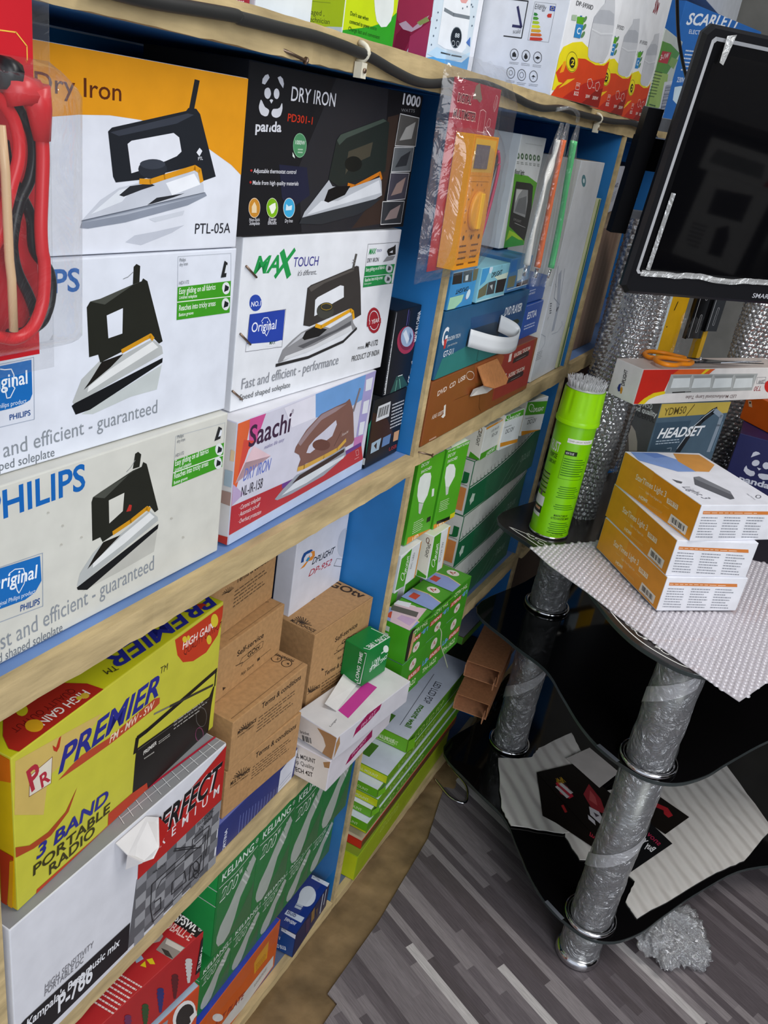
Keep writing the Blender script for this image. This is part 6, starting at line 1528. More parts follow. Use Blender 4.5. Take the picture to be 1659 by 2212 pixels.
print_lamp_carton_48 = [('F','p','#c8281a',[2,322,963,320,848,252,588,256,377,237,352,116,168,82,81,3,2,8]),
 ('F','p','#dc5c1e',[464,321,954,320,890,265,582,269,380,264]),
 ('F','p','#e4c61c',[832,320,893,321,808,266,772,266]),
 ('F','p','#e4c61c',[58,6,119,56,220,104,351,119,406,98,264,72,184,44,140,3]),
 ('F','p','#a9aba8',[376,275,1619,267,1617,96,370,94]),
 ('F','p','#d9dddc',[424,236,652,238,676,148,424,146]),
 ('F','p','#8f9290',[404,264,662,266,650,242,422,240]),
 ('F','l','#c8cac8',6,[668,266,692,131]),
 ('F','p','#d9dddc',[708,232,944,234,972,142,710,140]),
 ('F','p','#8f9290',[686,260,955,262,942,237,705,236]),
 ('F','l','#c8cac8',6,[960,262,988,124]),
 ('F','p','#d9dddc',[1002,227,1248,229,1278,136,1006,133]),
 ('F','p','#8f9290',[980,256,1259,258,1246,232,1000,232]),
 ('F','l','#c8cac8',7,[1264,258,1296,118]),
 ('F','p','#d9dddc',[1308,222,1564,224,1598,128,1314,126]),
 ('F','p','#8f9290',[1285,252,1576,254,1562,228,1306,227]),
 ('F','l','#c8cac8',7,[1581,254,1616,110]),
 ('F','l','#2a2826',11,[467,102,640,105]),
 ('F','l','#2a2826',6,[648,105,720,106]),
 ('F','t','#7a6462','LED Multifunctional Lamp Tube',1404,58,3.131,733,33,1,0),
 ('F','t','#9a2c34','T30',1752,138,-3.129,109,48,1,0),
 ('F','t','#55585e','20W',1764,203,-3.133,95,40,0,0),
 ('F','l','#6a6a70',3,[1626,229,1764,230,1785,164,1656,164,1626,229]),
 ('F','p','#cf2418',[1946,130,1954,110,1953,92,1944,78,1928,70,1906,67,1881,70,1854,80,1830,95,1810,113,1795,133,1788,152,1788,170,1798,184,1814,192,1835,194,1860,191,1886,182,1910,168,1932,150]),
 ('F','l','#b8b0ac',3,[2,6,4,322]),
 ('L','t','#2c2a2c','DPLIGHT',172,121,1.648,143,40,3,0),
 ('L','p','#2a3a7a',[118,53,100,80,106,114,128,132,130,101,141,61]),
 ('L','p','#d8962a',[152,43,134,80,144,112,164,90,166,48])]
CT['tube'] = carton('lamp_carton','long white and red lamp carton lying across the headset carton','carton',None,(0.1957,1.4989,0.9672),(0.00,0.12,59.37),(0.4200,0.0650,0.0650),'#e3deda',{'T': '#cbbdb6', 'L': '#e9e6e0'},art=print_lamp_carton_48)
print_iron_carton_49 = [('F','p','#cbcdda',[180,630,185,686,206,706,236,706,256,692,204,650]),
 ('F','p','#cbcdda',[275,608,278,598,279,587,276,576,270,566,260,558,250,552,239,550,228,552,219,556,212,564,208,574,208,585,212,596,218,606,226,614,237,619,248,621,259,620,268,615]),
 ('F','p','#cbcdda',[382,598,384,586,382,574,378,564,370,556,361,551,350,550,340,552,330,558,322,566,316,577,314,589,316,600,320,611,328,619,337,624,348,625,358,623,368,617,376,608]),
 ('F','p','#cbcdda',[270,544,290,543,314,542,298,518]),
 ('F','p','#cbcdda',[157,472,156,506,166,534,186,504,224,493,258,495,273,474,270,447,240,431,194,443]),
 ('F','p','#cbcdda',[305,466,307,484,336,494,396,502,422,450,367,432,329,440]),
 ('F','t','#cbcdda','panda',142,350,.012,312,66,5,0)]
CT['navy'] = carton('iron_carton','navy blue carton with a white bear face at the right edge','carton',None,(0.3626,1.8604,0.7060),(-0.00,-0.01,3.61),(0.2600,0.1200,0.1700),'#1f2252',{},art=print_iron_carton_49)
CT['red8'] = carton('bracket_carton','long bracket carton with a bright red end near the stack bottom','carton','long bracket cartons stacked by the floor',(0.0000,1.1157,0.0853),(-0.00,-0.00,91.27),(0.4663,0.1000,0.0205),'#a8281c',{'L': '#cf2c20', 'F': '#5a3a24', 'T': '#b8a890'},art=[])
CT['led7'] = carton('bracket_carton','long bracket carton with a yellow end resting on the red-ended carton','carton','long bracket cartons stacked by the floor',(-0.0030,1.1363,0.1063),(0.00,0.00,91.00),(0.4457,0.1000,0.0198),'#5c8f1c',{'L': '#c6d010', 'T': '#d0d6e2', 'F': '#6a9a1a'},art=[('L','t','#dce8b0','LCD WALL MOUNT',40,25,0,360,30,1,0),
 ('F','t','#a8cc68','LCD LED PDP',268,25,0,958,44,1,0),
 ('T','p','#4a7a2a',[134,275,356,275,356,375,134,375])])
CT['led6'] = carton('bracket_carton','long bracket carton with a green end, sixth from top of the stack','carton','long bracket cartons stacked by the floor',(0.0020,1.1220,0.1266),(0.00,0.00,91.00),(0.4600,0.1000,0.0198),'#5c8f1c',{'L': '#68ad1c', 'T': '#d0d6e2', 'F': '#4f8a1e'},art=[('L','t','#dce8b0','LCD WALL MOUNT',40,25,0,360,30,1,0),
 ('F','t','#a8cc68','LCD LED PDP',276,25,0,989,44,1,0),
 ('T','p','#4a7a2a',[138,275,368,275,368,375,138,375])])
CT['led5'] = carton('bracket_carton','long bracket carton with a green end, fifth from top of the stack','carton','long bracket cartons stacked by the floor',(-0.0020,1.1387,0.1469),(0.00,0.00,91.00),(0.4433,0.1000,0.0198),'#5c8f1c',{'L': '#68ad1c', 'T': '#d0d6e2', 'F': '#4f8a1e'},art=[('L','t','#dce8b0','LCD WALL MOUNT',40,25,0,360,30,1,0),
 ('F','t','#a8cc68','LCD LED PDP',266,25,0,953,44,1,0),
 ('T','p','#4a7a2a',[133,275,354,275,354,375,133,375])])
CT['led4'] = carton('bracket_carton','long bracket carton with a yellow end, fourth from top of the stack','carton','long bracket cartons stacked by the floor',(0.0030,1.1502,0.1672),(0.00,0.00,91.00),(0.4318,0.1000,0.0198),'#5c8f1c',{'L': '#c6d010', 'T': '#d0d6e2', 'F': '#6a9a1a'},art=[('L','t','#dce8b0','LCD WALL MOUNT',40,25,0,360,30,1,0),
 ('F','t','#a8cc68','LCD LED PDP',259,25,0,928,44,1,0),
 ('T','p','#4a7a2a',[130,275,346,275,346,375,130,375])])
CT['led3'] = carton('bracket_carton','long bracket carton with a green end, third from top of the stack','carton','long bracket cartons stacked by the floor',(-0.0020,1.1512,0.1875),(0.00,0.00,91.00),(0.4308,0.1000,0.0198),'#5c8f1c',{'L': '#68ad1c', 'T': '#d0d6e2', 'F': '#4f8a1e'},art=[('L','t','#dce8b0','LCD WALL MOUNT',40,25,0,360,30,1,0),
 ('F','t','#a8cc68','LCD LED PDP',258,25,0,926,44,1,0),
 ('T','p','#4a7a2a',[129,275,344,275,344,375,129,375])])
CT['led2'] = carton('bracket_carton','long bracket carton with a yellow end, second from top of the stack','carton','long bracket cartons stacked by the floor',(0.0030,1.1755,0.2078),(0.00,0.00,91.00),(0.4065,0.1000,0.0198),'#5c8f1c',{'L': '#c6d010', 'T': '#d0d6e2', 'F': '#6a9a1a'},art=[('L','t','#dce8b0','LCD WALL MOUNT',40,25,0,360,30,1,0),
 ('F','t','#a8cc68','LCD LED PDP',244,25,0,874,44,1,0),
 ('T','p','#4a7a2a',[122,275,325,275,325,375,122,375])])
CT['est2'] = carton('radio_carton','thin blue radio carton lying on the bright blue one','carton',None,(-0.0200,1.4417,1.1023),(0.00,0.00,90.00),(0.0880,0.1000,0.0430),'#33589e',{},art=[('F','g','#c0cce4',[2,116,195,120,2,98],1,.45),
 ('F','t','#dfe6f2','SOLAR RADIO',-12,72,.012,190,18,1,0)])
CT['t1'] = carton('lamp_carton','maroon carton with white print on the top shelf, at the far left','carton',None,(-0.0200,0.5080,1.4222),(-0.00,0.09,96.75),(0.1200,0.1000,0.2000),'#9c1f2c',{},art=[('F','t','#e8d4d4','fast and convenient',312,-10,.077,244,16,1,0),
 ('F','t','#e8d4d4','Sustainable lighting five to eight hours',153,-32,.049,400,15,1,0)])
CT['t1b'] = carton('lamp_carton','narrow white carton on the top shelf, right of the maroon one','carton',None,(-0.0300,0.6288,1.4222),(-0.00,-0.00,90.00),(0.0800,0.1000,0.2000),'#dfe3e0',{},art=[])
CT['t4'] = carton('carton','plain white carton with grey print on the top shelf beside the bottle picture','carton',None,(-0.1450,1.1000,1.4222),(0.00,0.00,90.00),(0.2200,0.1000,0.2200),'#e6e6e8',{},art=[('F','g','#b4b6ba',[1098,574,1098,598,1098,278],11,.3)])
print_bulb_pack = [('F','p','#5c9a2c',[2,740,382,762,895,742,588,533,316,314,191,16,2,2,41,382]),
 ('F','p','#a8c860',[38,474,618,512,786,256,299,96,104,154]),
 ('F','p','#c02a28',[106,666,504,702,452,590,41,560]),
 ('F','t','#f0e4e0','3-1W',99,584,.187,330,45,3,0),
 ('F','p','#8fb04c',[557,666,895,680,792,579,497,594]),
 ('F','p','#e4e6ea',[536,431,895,478,895,144,646,120]),
 ('F','b','#2a2a2e',[633,410,668,395,686,148],2),
 ('F','l','#2a2a2e',4,[649,408,895,436]),
 ('F','l','#2a2a2e',6,[650,396,895,424]),
 ('F','l','#2a2a2e',8,[652,384,895,411]),
 ('F','l','#2a2a2e',5,[654,372,895,398]),
 ('F','l','#2a2a2e',7,[655,360,895,386]),
 ('F','l','#2a2a2e',4,[656,348,895,374]),
 ('F','l','#2a2a2e',6,[658,335,895,361]),
 ('F','l','#2a2a2e',8,[660,323,895,348]),
 ('F','l','#2a2a2e',5,[661,311,895,336]),
 ('F','l','#2a2a2e',7,[662,298,895,324]),
 ('F','l','#2a2a2e',4,[664,286,895,311]),
 ('F','l','#2a2a2e',6,[665,274,895,298]),
 ('F','l','#2a2a2e',8,[666,262,895,286]),
 ('F','l','#2a2a2e',5,[668,250,895,273]),
 ('F','l','#2a2a2e',7,[670,237,895,260]),
 ('F','l','#2a2a2e',4,[671,224,895,248]),
 ('F','l','#2a2a2e',6,[672,212,895,234]),
 ('F','l','#2a2a2e',9,[674,200,895,222]),
 ('F','l','#2a2a2e',5,[676,188,895,209]),
 ('F','l','#2a2a2e',7,[677,175,895,196]),
 ('F','l','#2a2a2e',4,[678,162,895,184]),
 ('F','l','#2a2a2e',6,[680,150,895,170]),
 ('F','g','#4a6a30',[2,488,361,508,2,238],9,.3),
 ('F','g','#3f6a2c',[128,203,456,211,122,47],4,.3)]
CT['t8'] = carton('bulb_pack','glossy green and white bulb pack with a barcode on the top shelf','pack',None,(-0.0144,1.9007,1.4222),(0.00,0.01,90.27),(0.1793,0.0600,0.1700),'#cfd6cc',{},gloss=0.2,art=print_bulb_pack)
CT['t9'] = carton('appliance_carton','large blue appliance carton on the top shelf behind the television','carton',None,(-0.0400,2.1202,1.4222),(0.00,0.00,70.96),(0.3600,0.2000,0.2510),'#2c6cb8',{},art=[('F','t','#eef2f8','SCARLETT',114,1050,.136,1166,110,4,1),
 ('F','t','#dfe8f4','ELECTRIC KETTLE',218,979,.117,658,39,1,0),
 ('F','g','#dfe8f4',[248,836,491,861,258,609],6,.35),
 ('F','t','#dfe8f4','230V',236,503,.089,149,50,2,0),
 ('F','p','#cfe4f0',[256,323,224,450,362,480,495,378,412,275])])
CT['t10'] = carton('appliance_carton','large white carton lying on the blue appliance carton','carton',None,(-0.0300,2.1700,1.6982),(0.00,0.00,90.00),(0.5300,0.2000,0.2000),'#e0e3e8',{'F': '#e0e3e8'},art=[])
CT['w3'] = carton('bracket_carton','white mounting bracket carton in the third bay, half behind the television','carton',None,(-0.0166,1.8231,1.2486),(0.00,-0.19,99.03),(0.7350,0.1500,0.0895),'#cfcfd8',{'T': '#2a2826'},art=[('F','t','#6a6c78','MOUNTING BRACKET',1441,344,.023,2146,30,2,0),
 ('F','p','#77798a',[726,372,1120,380,1145,334,774,330]),
 ('F','p','#a9acbc',[810,266,2788,306,2502,94,667,85]),
 ('F','g','#8a8c98',[2,199,400,210,2,98],6,.35),
 ('F','t','#55576a','42',42,238,.026,328,41,3,0)])
print_carton_51 = [('F','l','#b29a88',6,[23,0,23,1344]),
 ('F','l','#6d5547',6,[68,0,68,1344]),
 ('F','l','#6d5547',6,[114,0,114,1344]),
 ('F','l','#b29a88',6,[160,0,160,1344]),
 ('F','l','#6d5547',6,[206,0,206,1344]),
 ('F','l','#6d5547',6,[252,0,252,1344]),
 ('F','l','#b29a88',6,[297,0,297,1344]),
 ('F','l','#6d5547',6,[343,0,343,1344]),
 ('F','l','#6d5547',6,[388,0,388,1344]),
 ('F','l','#b29a88',6,[434,0,434,1344]),
 ('F','l','#6d5547',6,[480,0,480,1344]),
 ('F','l','#6d5547',6,[526,0,526,1344]),
 ('F','l','#b29a88',6,[572,0,572,1344]),
 ('F','l','#6d5547',6,[617,0,617,1344]),
 ('F','l','#6d5547',6,[662,0,662,1344]),
 ('F','l','#b29a88',6,[708,0,708,1344])]
CT['cor'] = carton('carton','bundle of brown flat cartons standing on edge in the third bay','carton',None,(-0.0366,1.8883,0.9434),(-0.00,-0.01,89.10),(0.1524,0.1500,0.2688),'#8d7262',{'T': '#b5a48f'},art=print_carton_51)
CT['lng1'] = carton('bracket_carton','flat grey topped carton with a green end, at the back of the lowest compartment','carton',None,(-0.0316,1.5646,0.3094),(0.00,-0.00,89.93),(0.1450,0.1000,0.0207),'#4a4222',{'T': '#a5a0a2', 'L': '#4f9a22', 'F': '#5a9426'},art=[])
CT['lng2'] = carton('bracket_carton','flat olive carton with a lime end, behind the torn sleeves','carton',None,(-0.0029,1.5930,0.2207),(0.00,0.00,88.66),(0.1150,0.1000,0.0278),'#4a4222',{'T': '#4a4128', 'L': '#c2ca14', 'F': '#3f3620'},art=[])
CT['orng'] = carton('carton','plain orange carton on top of the navy carton','carton',None,(0.3451,1.9797,0.8770),(0.00,-0.00,-41.29),(0.2000,0.1200,0.0600),'#cf5a10',{'L': '#a8440c'},art=[('F','p','#d8b89a',[36,216,80,230,124,168,74,162]),
 ('F','p','#3a2a20',[86,208,88,205,87,201,85,198,82,194,78,192,74,192,69,192,65,193,62,196,60,198,58,202,59,206,60,210,64,212,68,214,72,216,76,215,80,214,84,212])])
print_bulb_carton_52 = [('F','p','#3a6a3e',[134,2,446,2,446,344,313,164]),
 ('F','p','#aeb5ac',[44,106,72,41,134,16,196,58,242,164,286,328,384,458,313,574,224,458,152,344,72,246,44,164]),
 ('F','l','#cfd4cd',13,[286,508,348,410]),
 ('F','l','#cfd4cd',13,[308,544,369,450]),
 ('F','l','#cfd4cd',13,[331,582,389,492]),
 ('F','l','#cfd4cd',13,[353,618,409,532]),
 ('F','p','#aeb5ac',[322,574,376,458,434,574,394,655]),
 ('F','l','#e6ebe4',6,[18,672,201,655,434,704]),
 ('F','t','#e4ebe2','KELIANG',40,712,0,344,70,2,0),
 ('F','t','#e4ebe2','®',402,746,0,32,41,0,0),
 ('F','t','#dfe6dc','200',36,516,0,196,110,4,1),
 ('F','t','#1d7637','200',44,524,0,179,90,1,1),
 ('F','t','#dfe6dc','W',237,590,0,40,49,2,0),
 ('L','l','#e6ebe4',8,[0,655,375,655]),
 ('L','l','#e6ebe4',8,[0,508,375,508])]
CT['kel_0'] = carton('bulb_carton','green bulb carton in clear film, first from the left in the upper row','carton','green bulb cartons in film',(-0.0052,0.6586,0.2739),(-0.00,-0.01,89.79),(0.0894,0.0750,0.1638),'#1d7637',{'L': '#2fb558', 'T': '#1f8a40'},art=print_bulb_carton_52)
CT['kel_1'] = carton('bulb_carton','green bulb carton in clear film, second from the left in the upper row','carton','green bulb cartons in film',(-0.0049,0.7486,0.2740),(-0.00,-0.01,89.79),(0.0894,0.0750,0.1638),'#1d7637',{'L': '#2fb558', 'T': '#1f8a40'},art=print_bulb_carton_52)
CT['kel_2'] = carton('bulb_carton','green bulb carton in clear film, third from the left in the upper row','carton','green bulb cartons in film',(-0.0046,0.8386,0.2740),(-0.00,-0.01,89.79),(0.0894,0.0750,0.1638),'#1d7637',{'L': '#2fb558', 'T': '#1f8a40'},art=print_bulb_carton_52)
CT['kel_3'] = carton('bulb_carton','green bulb carton in clear film, fourth from the left in the upper row','carton','green bulb cartons in film',(-0.0042,0.9286,0.2740),(-0.00,-0.01,89.79),(0.0894,0.0750,0.1638),'#1d7637',{'L': '#2fb558', 'T': '#1f8a40'},art=print_bulb_carton_52)
print_bulb_carton_53 = [('F','p','#3a6a3e',[112,2,373,2,373,214,262,102]),
 ('F','p','#aeb5ac',[38,66,60,26,112,10,164,36,202,102,240,204,322,285,262,356,187,285,127,214,60,152,38,102]),
 ('F','l','#cfd4cd',13,[240,316,292,254]),
 ('F','l','#cfd4cd',13,[258,338,308,280]),
 ('F','l','#cfd4cd',13,[277,362,326,306]),
 ('F','l','#cfd4cd',13,[296,384,342,331]),
 ('F','p','#aeb5ac',[270,356,314,285,363,356,329,407]),
 ('F','l','#e6ebe4',6,[15,418,168,407,363,438]),
 ('F','t','#e4ebe2','KELIANG',34,443,0,288,44,2,0),
 ('F','t','#e4ebe2','®',336,463,0,26,26,0,0),
 ('F','t','#dfe6dc','200',30,320,0,164,68,4,1),
 ('F','t','#1d7637','200',38,326,0,150,56,1,1),
 ('F','t','#dfe6dc','W',198,366,0,34,30,2,0),
 ('L','l','#e6ebe4',8,[0,407,375,407]),
 ('L','l','#e6ebe4',8,[0,316,375,316])]
CT['kel2_0'] = carton('bulb_carton','green bulb carton in clear film, first from the left in the lower row','carton','green bulb cartons in film',(-0.0166,0.6530,0.1391),(0.00,-0.01,91.41),(0.0748,0.0750,0.1018),'#1d7637',{'L': '#2fb558', 'T': '#1f8a40'},art=print_bulb_carton_53)
CT['kel2_1'] = carton('bulb_carton','green bulb carton in clear film, second from the left in the lower row','carton','green bulb cartons in film',(-0.0185,0.7284,0.1391),(0.00,-0.01,91.41),(0.0748,0.0750,0.1018),'#1d7637',{'L': '#2fb558', 'T': '#1f8a40'},art=print_bulb_carton_53)
CT['kel2_2'] = carton('bulb_carton','green bulb carton in clear film, third from the left in the lower row','carton','green bulb cartons in film',(-0.0203,0.8037,0.1391),(0.00,-0.01,91.41),(0.0748,0.0750,0.1018),'#1d7637',{'L': '#2fb558', 'T': '#1f8a40'},art=print_bulb_carton_53)
CT['kel2_3'] = carton('bulb_carton','green bulb carton in clear film, fourth from the left in the lower row','carton','green bulb cartons in film',(-0.0222,0.8791,0.1392),(0.00,-0.01,91.41),(0.0748,0.0750,0.1018),'#1d7637',{'L': '#2fb558', 'T': '#1f8a40'},art=print_bulb_carton_53)
CT['kel2_4'] = carton('bulb_carton','green bulb carton in clear film, fifth from the left in the lower row','carton','green bulb cartons in film',(-0.0240,0.9545,0.1392),(0.00,-0.01,91.41),(0.0748,0.0750,0.1018),'#1d7637',{'L': '#2fb558', 'T': '#1f8a40'},art=print_bulb_carton_53)
CT['thl1'] = carton('torch_carton','green torch carton printed upright, middle one of the lower row','carton','green torch cartons',(0.0398,1.1275,0.4970),(0.00,0.00,88.00),(0.0780,0.0600,0.0800),'#3e8c1f',{'L': '#44a01c', 'T': '#4f9a2c'},art=print_torch_carton_38)
print_torch_carton_54 = [('F','p','#d8cfc4',[136,76,144,53,166,36,195,30,224,36,246,53,254,76,246,99,224,116,195,122,166,116,144,99]),
 ('F','l','#b03a2c',8,[218,86,195,53,187,86,164,82]),
 ('F','p','#c23c2c',[234,204,20,204,20,155,234,155]),
 ('F','t','#6f9fe0','LB-',359,202,3.1416,117,43,4,0),
 ('F','t','#f0e8e0','EASILIT',222,194,3.1416,191,30,3,0),
 ('F','t','#e4ecc8','TH-1622',328,284,3.1416,258,43,1,0),
 ('T','p','#8f9fd4',[1,1,164,1,214,150,195,299,1,299]),
 ('T','l','#e4c88a',12,[164,0,214,150,195,300]),
 ('T','p','#e0d8d0',[355,150,348,180,330,202,304,210,279,202,260,180,254,150,260,120,279,98,304,90,330,98,348,120]),
 ('T','l','#b03a2c',10,[281,135,304,180,312,135,336,144]),
 ('T','p','#c24a3a',[47,186,140,186,140,255,47,255]),
 ('L','p','#c4d0c4',[54,40,126,40,126,86,54,86]),
 ('L','p','#c4d0c4',[54,106,126,106,126,152,54,152]),
 ('L','p','#c4d0c4',[54,172,126,172,126,218,54,218]),
 ('L','p','#c4d0c4',[54,238,126,238,126,284,54,284])]
CT['thu1'] = carton('torch_carton','green torch carton printed upside down, middle one of the upper row','carton','green torch cartons',(0.0398,1.1275,0.5778),(0.00,0.00,88.00),(0.0780,0.0600,0.0660),'#3e8c1f',{'L': '#44a01c', 'T': '#4f9a2c'},art=print_torch_carton_54)
CT['thl2'] = carton('torch_carton','green torch carton printed upright, right one of the lower row','carton','green torch cartons',(0.0405,1.2069,0.4970),(0.00,0.00,88.00),(0.0780,0.0600,0.0800),'#3e8c1f',{'L': '#44a01c', 'T': '#4f9a2c'},art=print_torch_carton_38)
CT['thu2'] = carton('torch_carton','green torch carton printed upside down, right one of the upper row','carton','green torch cartons',(0.0405,1.2069,0.5778),(0.00,0.00,88.00),(0.0780,0.0600,0.0660),'#3e8c1f',{'L': '#44a01c', 'T': '#4f9a2c'},art=print_torch_carton_54)
# ------------------------------------------------------------------ glass display stand
BG = mat('#0b0a0b', .06, 'glass'); BG.node_tree.nodes['Principled BSDF'].inputs['Specular IOR Level'].default_value = .5
EDGE = mat('#343a3a', .2, 'glass'); CHROME = mat('#d4d3d6', .12, 'metal'); STEEL = mat('#70716e', .33, 'metal'); WHITE = mat('#e8e6e2', .5)
WRAP = film('stretch_film', (.95, .95, .93, 1), .16, .12, .18, .9, 38); BAND = film('stretch_film_double', (.92, .92, .9, 1), .2, .3, .25, .7, 50)
ST = thing('display_stand', 'black glass display stand with three wavy shelves on film-wrapped steel columns', 'stand', (.425, 1.228, 0))
PT = lambda o: (setattr(o, 'parent', ST), setattr(o, 'matrix_parent_inverse', Matrix.Translation((-.425, -1.228, 0))), o)[2]
def sub(o, p): o.parent = p; o.matrix_parent_inverse = Matrix.Identity(4); return o
outline = spline([(.008,1.472,0), (.105,1.402,0), (.20,1.358,0), (.255,1.298,0), (.301,1.245,0), (.345,1.208,0), (.39,1.188,0), (.437,1.181,0), (.48,1.202,0), (.517,1.252,0), (.545,1.315,0), (.597,1.425,0), (.67,1.545,0), (.79,1.64,0), (.95,1.69,0), (1.02,1.80,0), (.95,2.0,0), (.72,2.15,0), (.42,2.17,0), (.20,2.05,0), (.09,1.85,0), (.05,1.65,0)], 5, True)
out2 = [(p.x, p.y) for p in outline]
shelves = []
BGT = mat('#2a2625', .22, 'glass')  # lighter than the lower panes: ceiling reflection put into the base colour
outT = [(.45+(x-.45)*.978, y*.978) for x, y in out2]
for z in (.10, .475, .70):
    mb = MB(); mb.prism(out2 if z < .6 else outT, z-.008, z, BG if z < .6 else BGT, side=EDGE); shelves.append(PT(mb.build('glass_shelf', bevel=.0012)))
for s, (x, y, a, z) in zip(shelves[:2], ((.366, 1.200, -26, .1003), (.366, 1.199, -26, .4753))):
    mb = MB(); T = Matrix.Translation((x, y, z)) @ Matrix.Rotation(math.radians(a), 4, 'Z'); mb.box((-.022, -.004, 0), (.022, .004, .0003), mat('#5f6268', .3), T); sub(mb.build('safety_sticker'), s)
# white ornament printed on the top pane
outline = [Vector((x, y, 0)) for x, y in outT]
mb = MB(); inner = []
n = len(outline)
for i, p in enumerate(outline):
    d = outline[(i+1) % n]-outline[i-1]; d.normalize(); inner.append((p, Vector((-d.y, d.x, 0))))
def offs(k): return [p + q*k for p, q in inner]
def strip(o, w, a, b):
    q = o[a:b]
    for s, t in zip(q, q[1:]):
        d = (t-s).normalized(); e = Vector((-d.y, d.x, 0))*w/2
        mb.add([s-e, t-e, t+e, s+e], [(0, 1, 2, 3)], WHITE)
zt = Vector((0, 0, .70035))
o1 = [p+zt for p in offs(.012)]; o2 = [p+zt for p in offs(.040)]
strip(o1, .0022, 2, 62); strip(o2, .0016, 6, 60)
for a in (2, 61):
    d = (o2[a+3 if a == 2 else a-2]-o1[a]).normalized(); e = Vector((-d.y, d.x, 0))*.001; mb.add([o1[a]-e, o1[a]+e, o2[a+3 if a == 2 else a-2]+e, o2[a+3 if a == 2 else a-2]-e], [(0, 1, 2, 3)], WHITE)
mid = [p+zt for p in offs(.026)]; acc = 0; nxt = .012; k = 0
for i in range(3, 60):
    s, t = mid[i], mid[i+1]; acc += (t-s).length
    if acc >= nxt:
        d = (t-s).normalized(); e = Vector((-d.y, d.x, 0)); c = t
        fl = -1 if k % 2 else 1; d = d*fl
        if k % 3 == 2:
            mb.add([c + (d*math.cos(q*.7)+e*math.sin(q*.7))*.0022 for q in range(9)], [tuple(range(9))], WHITE); nxt += .017
        else:
            ring = [(math.cos(q*math.pi/8), math.sin(q*math.pi/8)) for q in range(17)]
            for (x0, y0), (x1, y1) in zip(ring, ring[1:]):
                f = lambda x, y, r: c + d*(x*r*1.5) + e*(y*r)
                mb.add([f(x0, y0, .0045), f(x1, y1, .0045), f(x1, y1, .0062), f(x0, y0, .0062)], [(0, 1, 2, 3)], WHITE)
            for pts in (((.007,.003),(.013,.0015),(.017,.006),(.0145,.001),(.018,-.005),(.012,-.003),(.007,-.004)), ((-.007,.0035),(-.013,.005),(-.016,.001),(-.012,-.003),(-.007,-.0035))):
                mb.add([c + d*x + e*y for x, y in pts], [tuple(range(len(pts)))], WHITE)
            nxt += .030
        k += 1
sub(mb.build('printed_border'), shelves[2])
def column(x, y):
    rr = random.Random(int(x*1000))
    for z0, z1 in ((.0, .092), (.10, .467), (.475, .692)):
        mb = MB(); mb.lathe([(.035, z0), (.035, z1)], STEEL, 28, Matrix.Translation((x, y, 0))); c = PT(mb.build('column'))
        mb = MB(); nz = max(6, int((z1-z0)/.006))
        def f(u, v):
            z = z0+.004 + v*(z1-z0-.006); a = u*2*math.pi
            r = .0372 + .0011*noise2(math.cos(a)*2+z*30, math.sin(a)*2+z*22) + .0009*max(0, math.sin(a*1+z*70))
            return (x+r*math.cos(a), y+r*math.sin(a), z)
        mb.grid(f, 56, nz, WRAP); sub(mb.build('film_wrap'), c)
        mb = MB()
        def g(u, v):
            a = u*(z1-z0)*26; z = z0+.004 + (z1-z0-.045)*u + v*.03; r = .0392
            return (x+r*math.cos(a), y+r*math.sin(a), z)
        mb.grid(g, 60, 2, BAND); sub(mb.build('film_wrap'), c)
        if z0 > 0:
            mb = MB(); mb.tube([(x+.044*math.cos(t*math.pi/18), y+.044*math.sin(t*math.pi/18), z0+.005) for t in range(36)], .0045, CHROME, 10, True); PT(mb.build('collar_ring'))
    mb = MB(); mb.lathe([(.041, .0), (.043, .006), (.042, .014), (.037, .02)], CHROME, 28, Matrix.Translation((x, y, .003))); PT(mb.build('foot'))
column(.4265, 1.2265); column(.125, 1.583); column(.80, 1.83)
# ------------------------------------------------------------------ bubble wrap sheet
def inside(p, poly):
    c = False; j = len(poly)-1
    for i in range(len(poly)):
        if (poly[i][1] > p[1]) != (poly[j][1] > p[1]) and p[0] < (poly[j][0]-poly[i][0])*(p[1]-poly[i][1])/(poly[j][1]-poly[i][1])+poly[i][0]: c = not c
        j = i
    return c
BUB = film('bubble_wrap', (.97, .95, .97, 1), .20, .40, .08, 0, 1, (.90, .86, .91, 1))
sheet = [(.115,1.356), (.165,1.318), (.248,1.273), (.315,1.231), (.375,1.198), (.429,1.169), (.514,1.128), (.545,1.215), (.62,1.36), (.65,1.5), (.55,1.66), (.35,1.62), (.25,1.53), (.212,1.489), (.16,1.42)]
foot3 = [(.205,1.45), (.355,1.30), (.48,1.40), (.33,1.56)]
mb = MB(); zb = .7012
mb.prism(sheet, zb, zb+.0010, BUB)
R7 = random.Random(4); st = .0098; j = 0
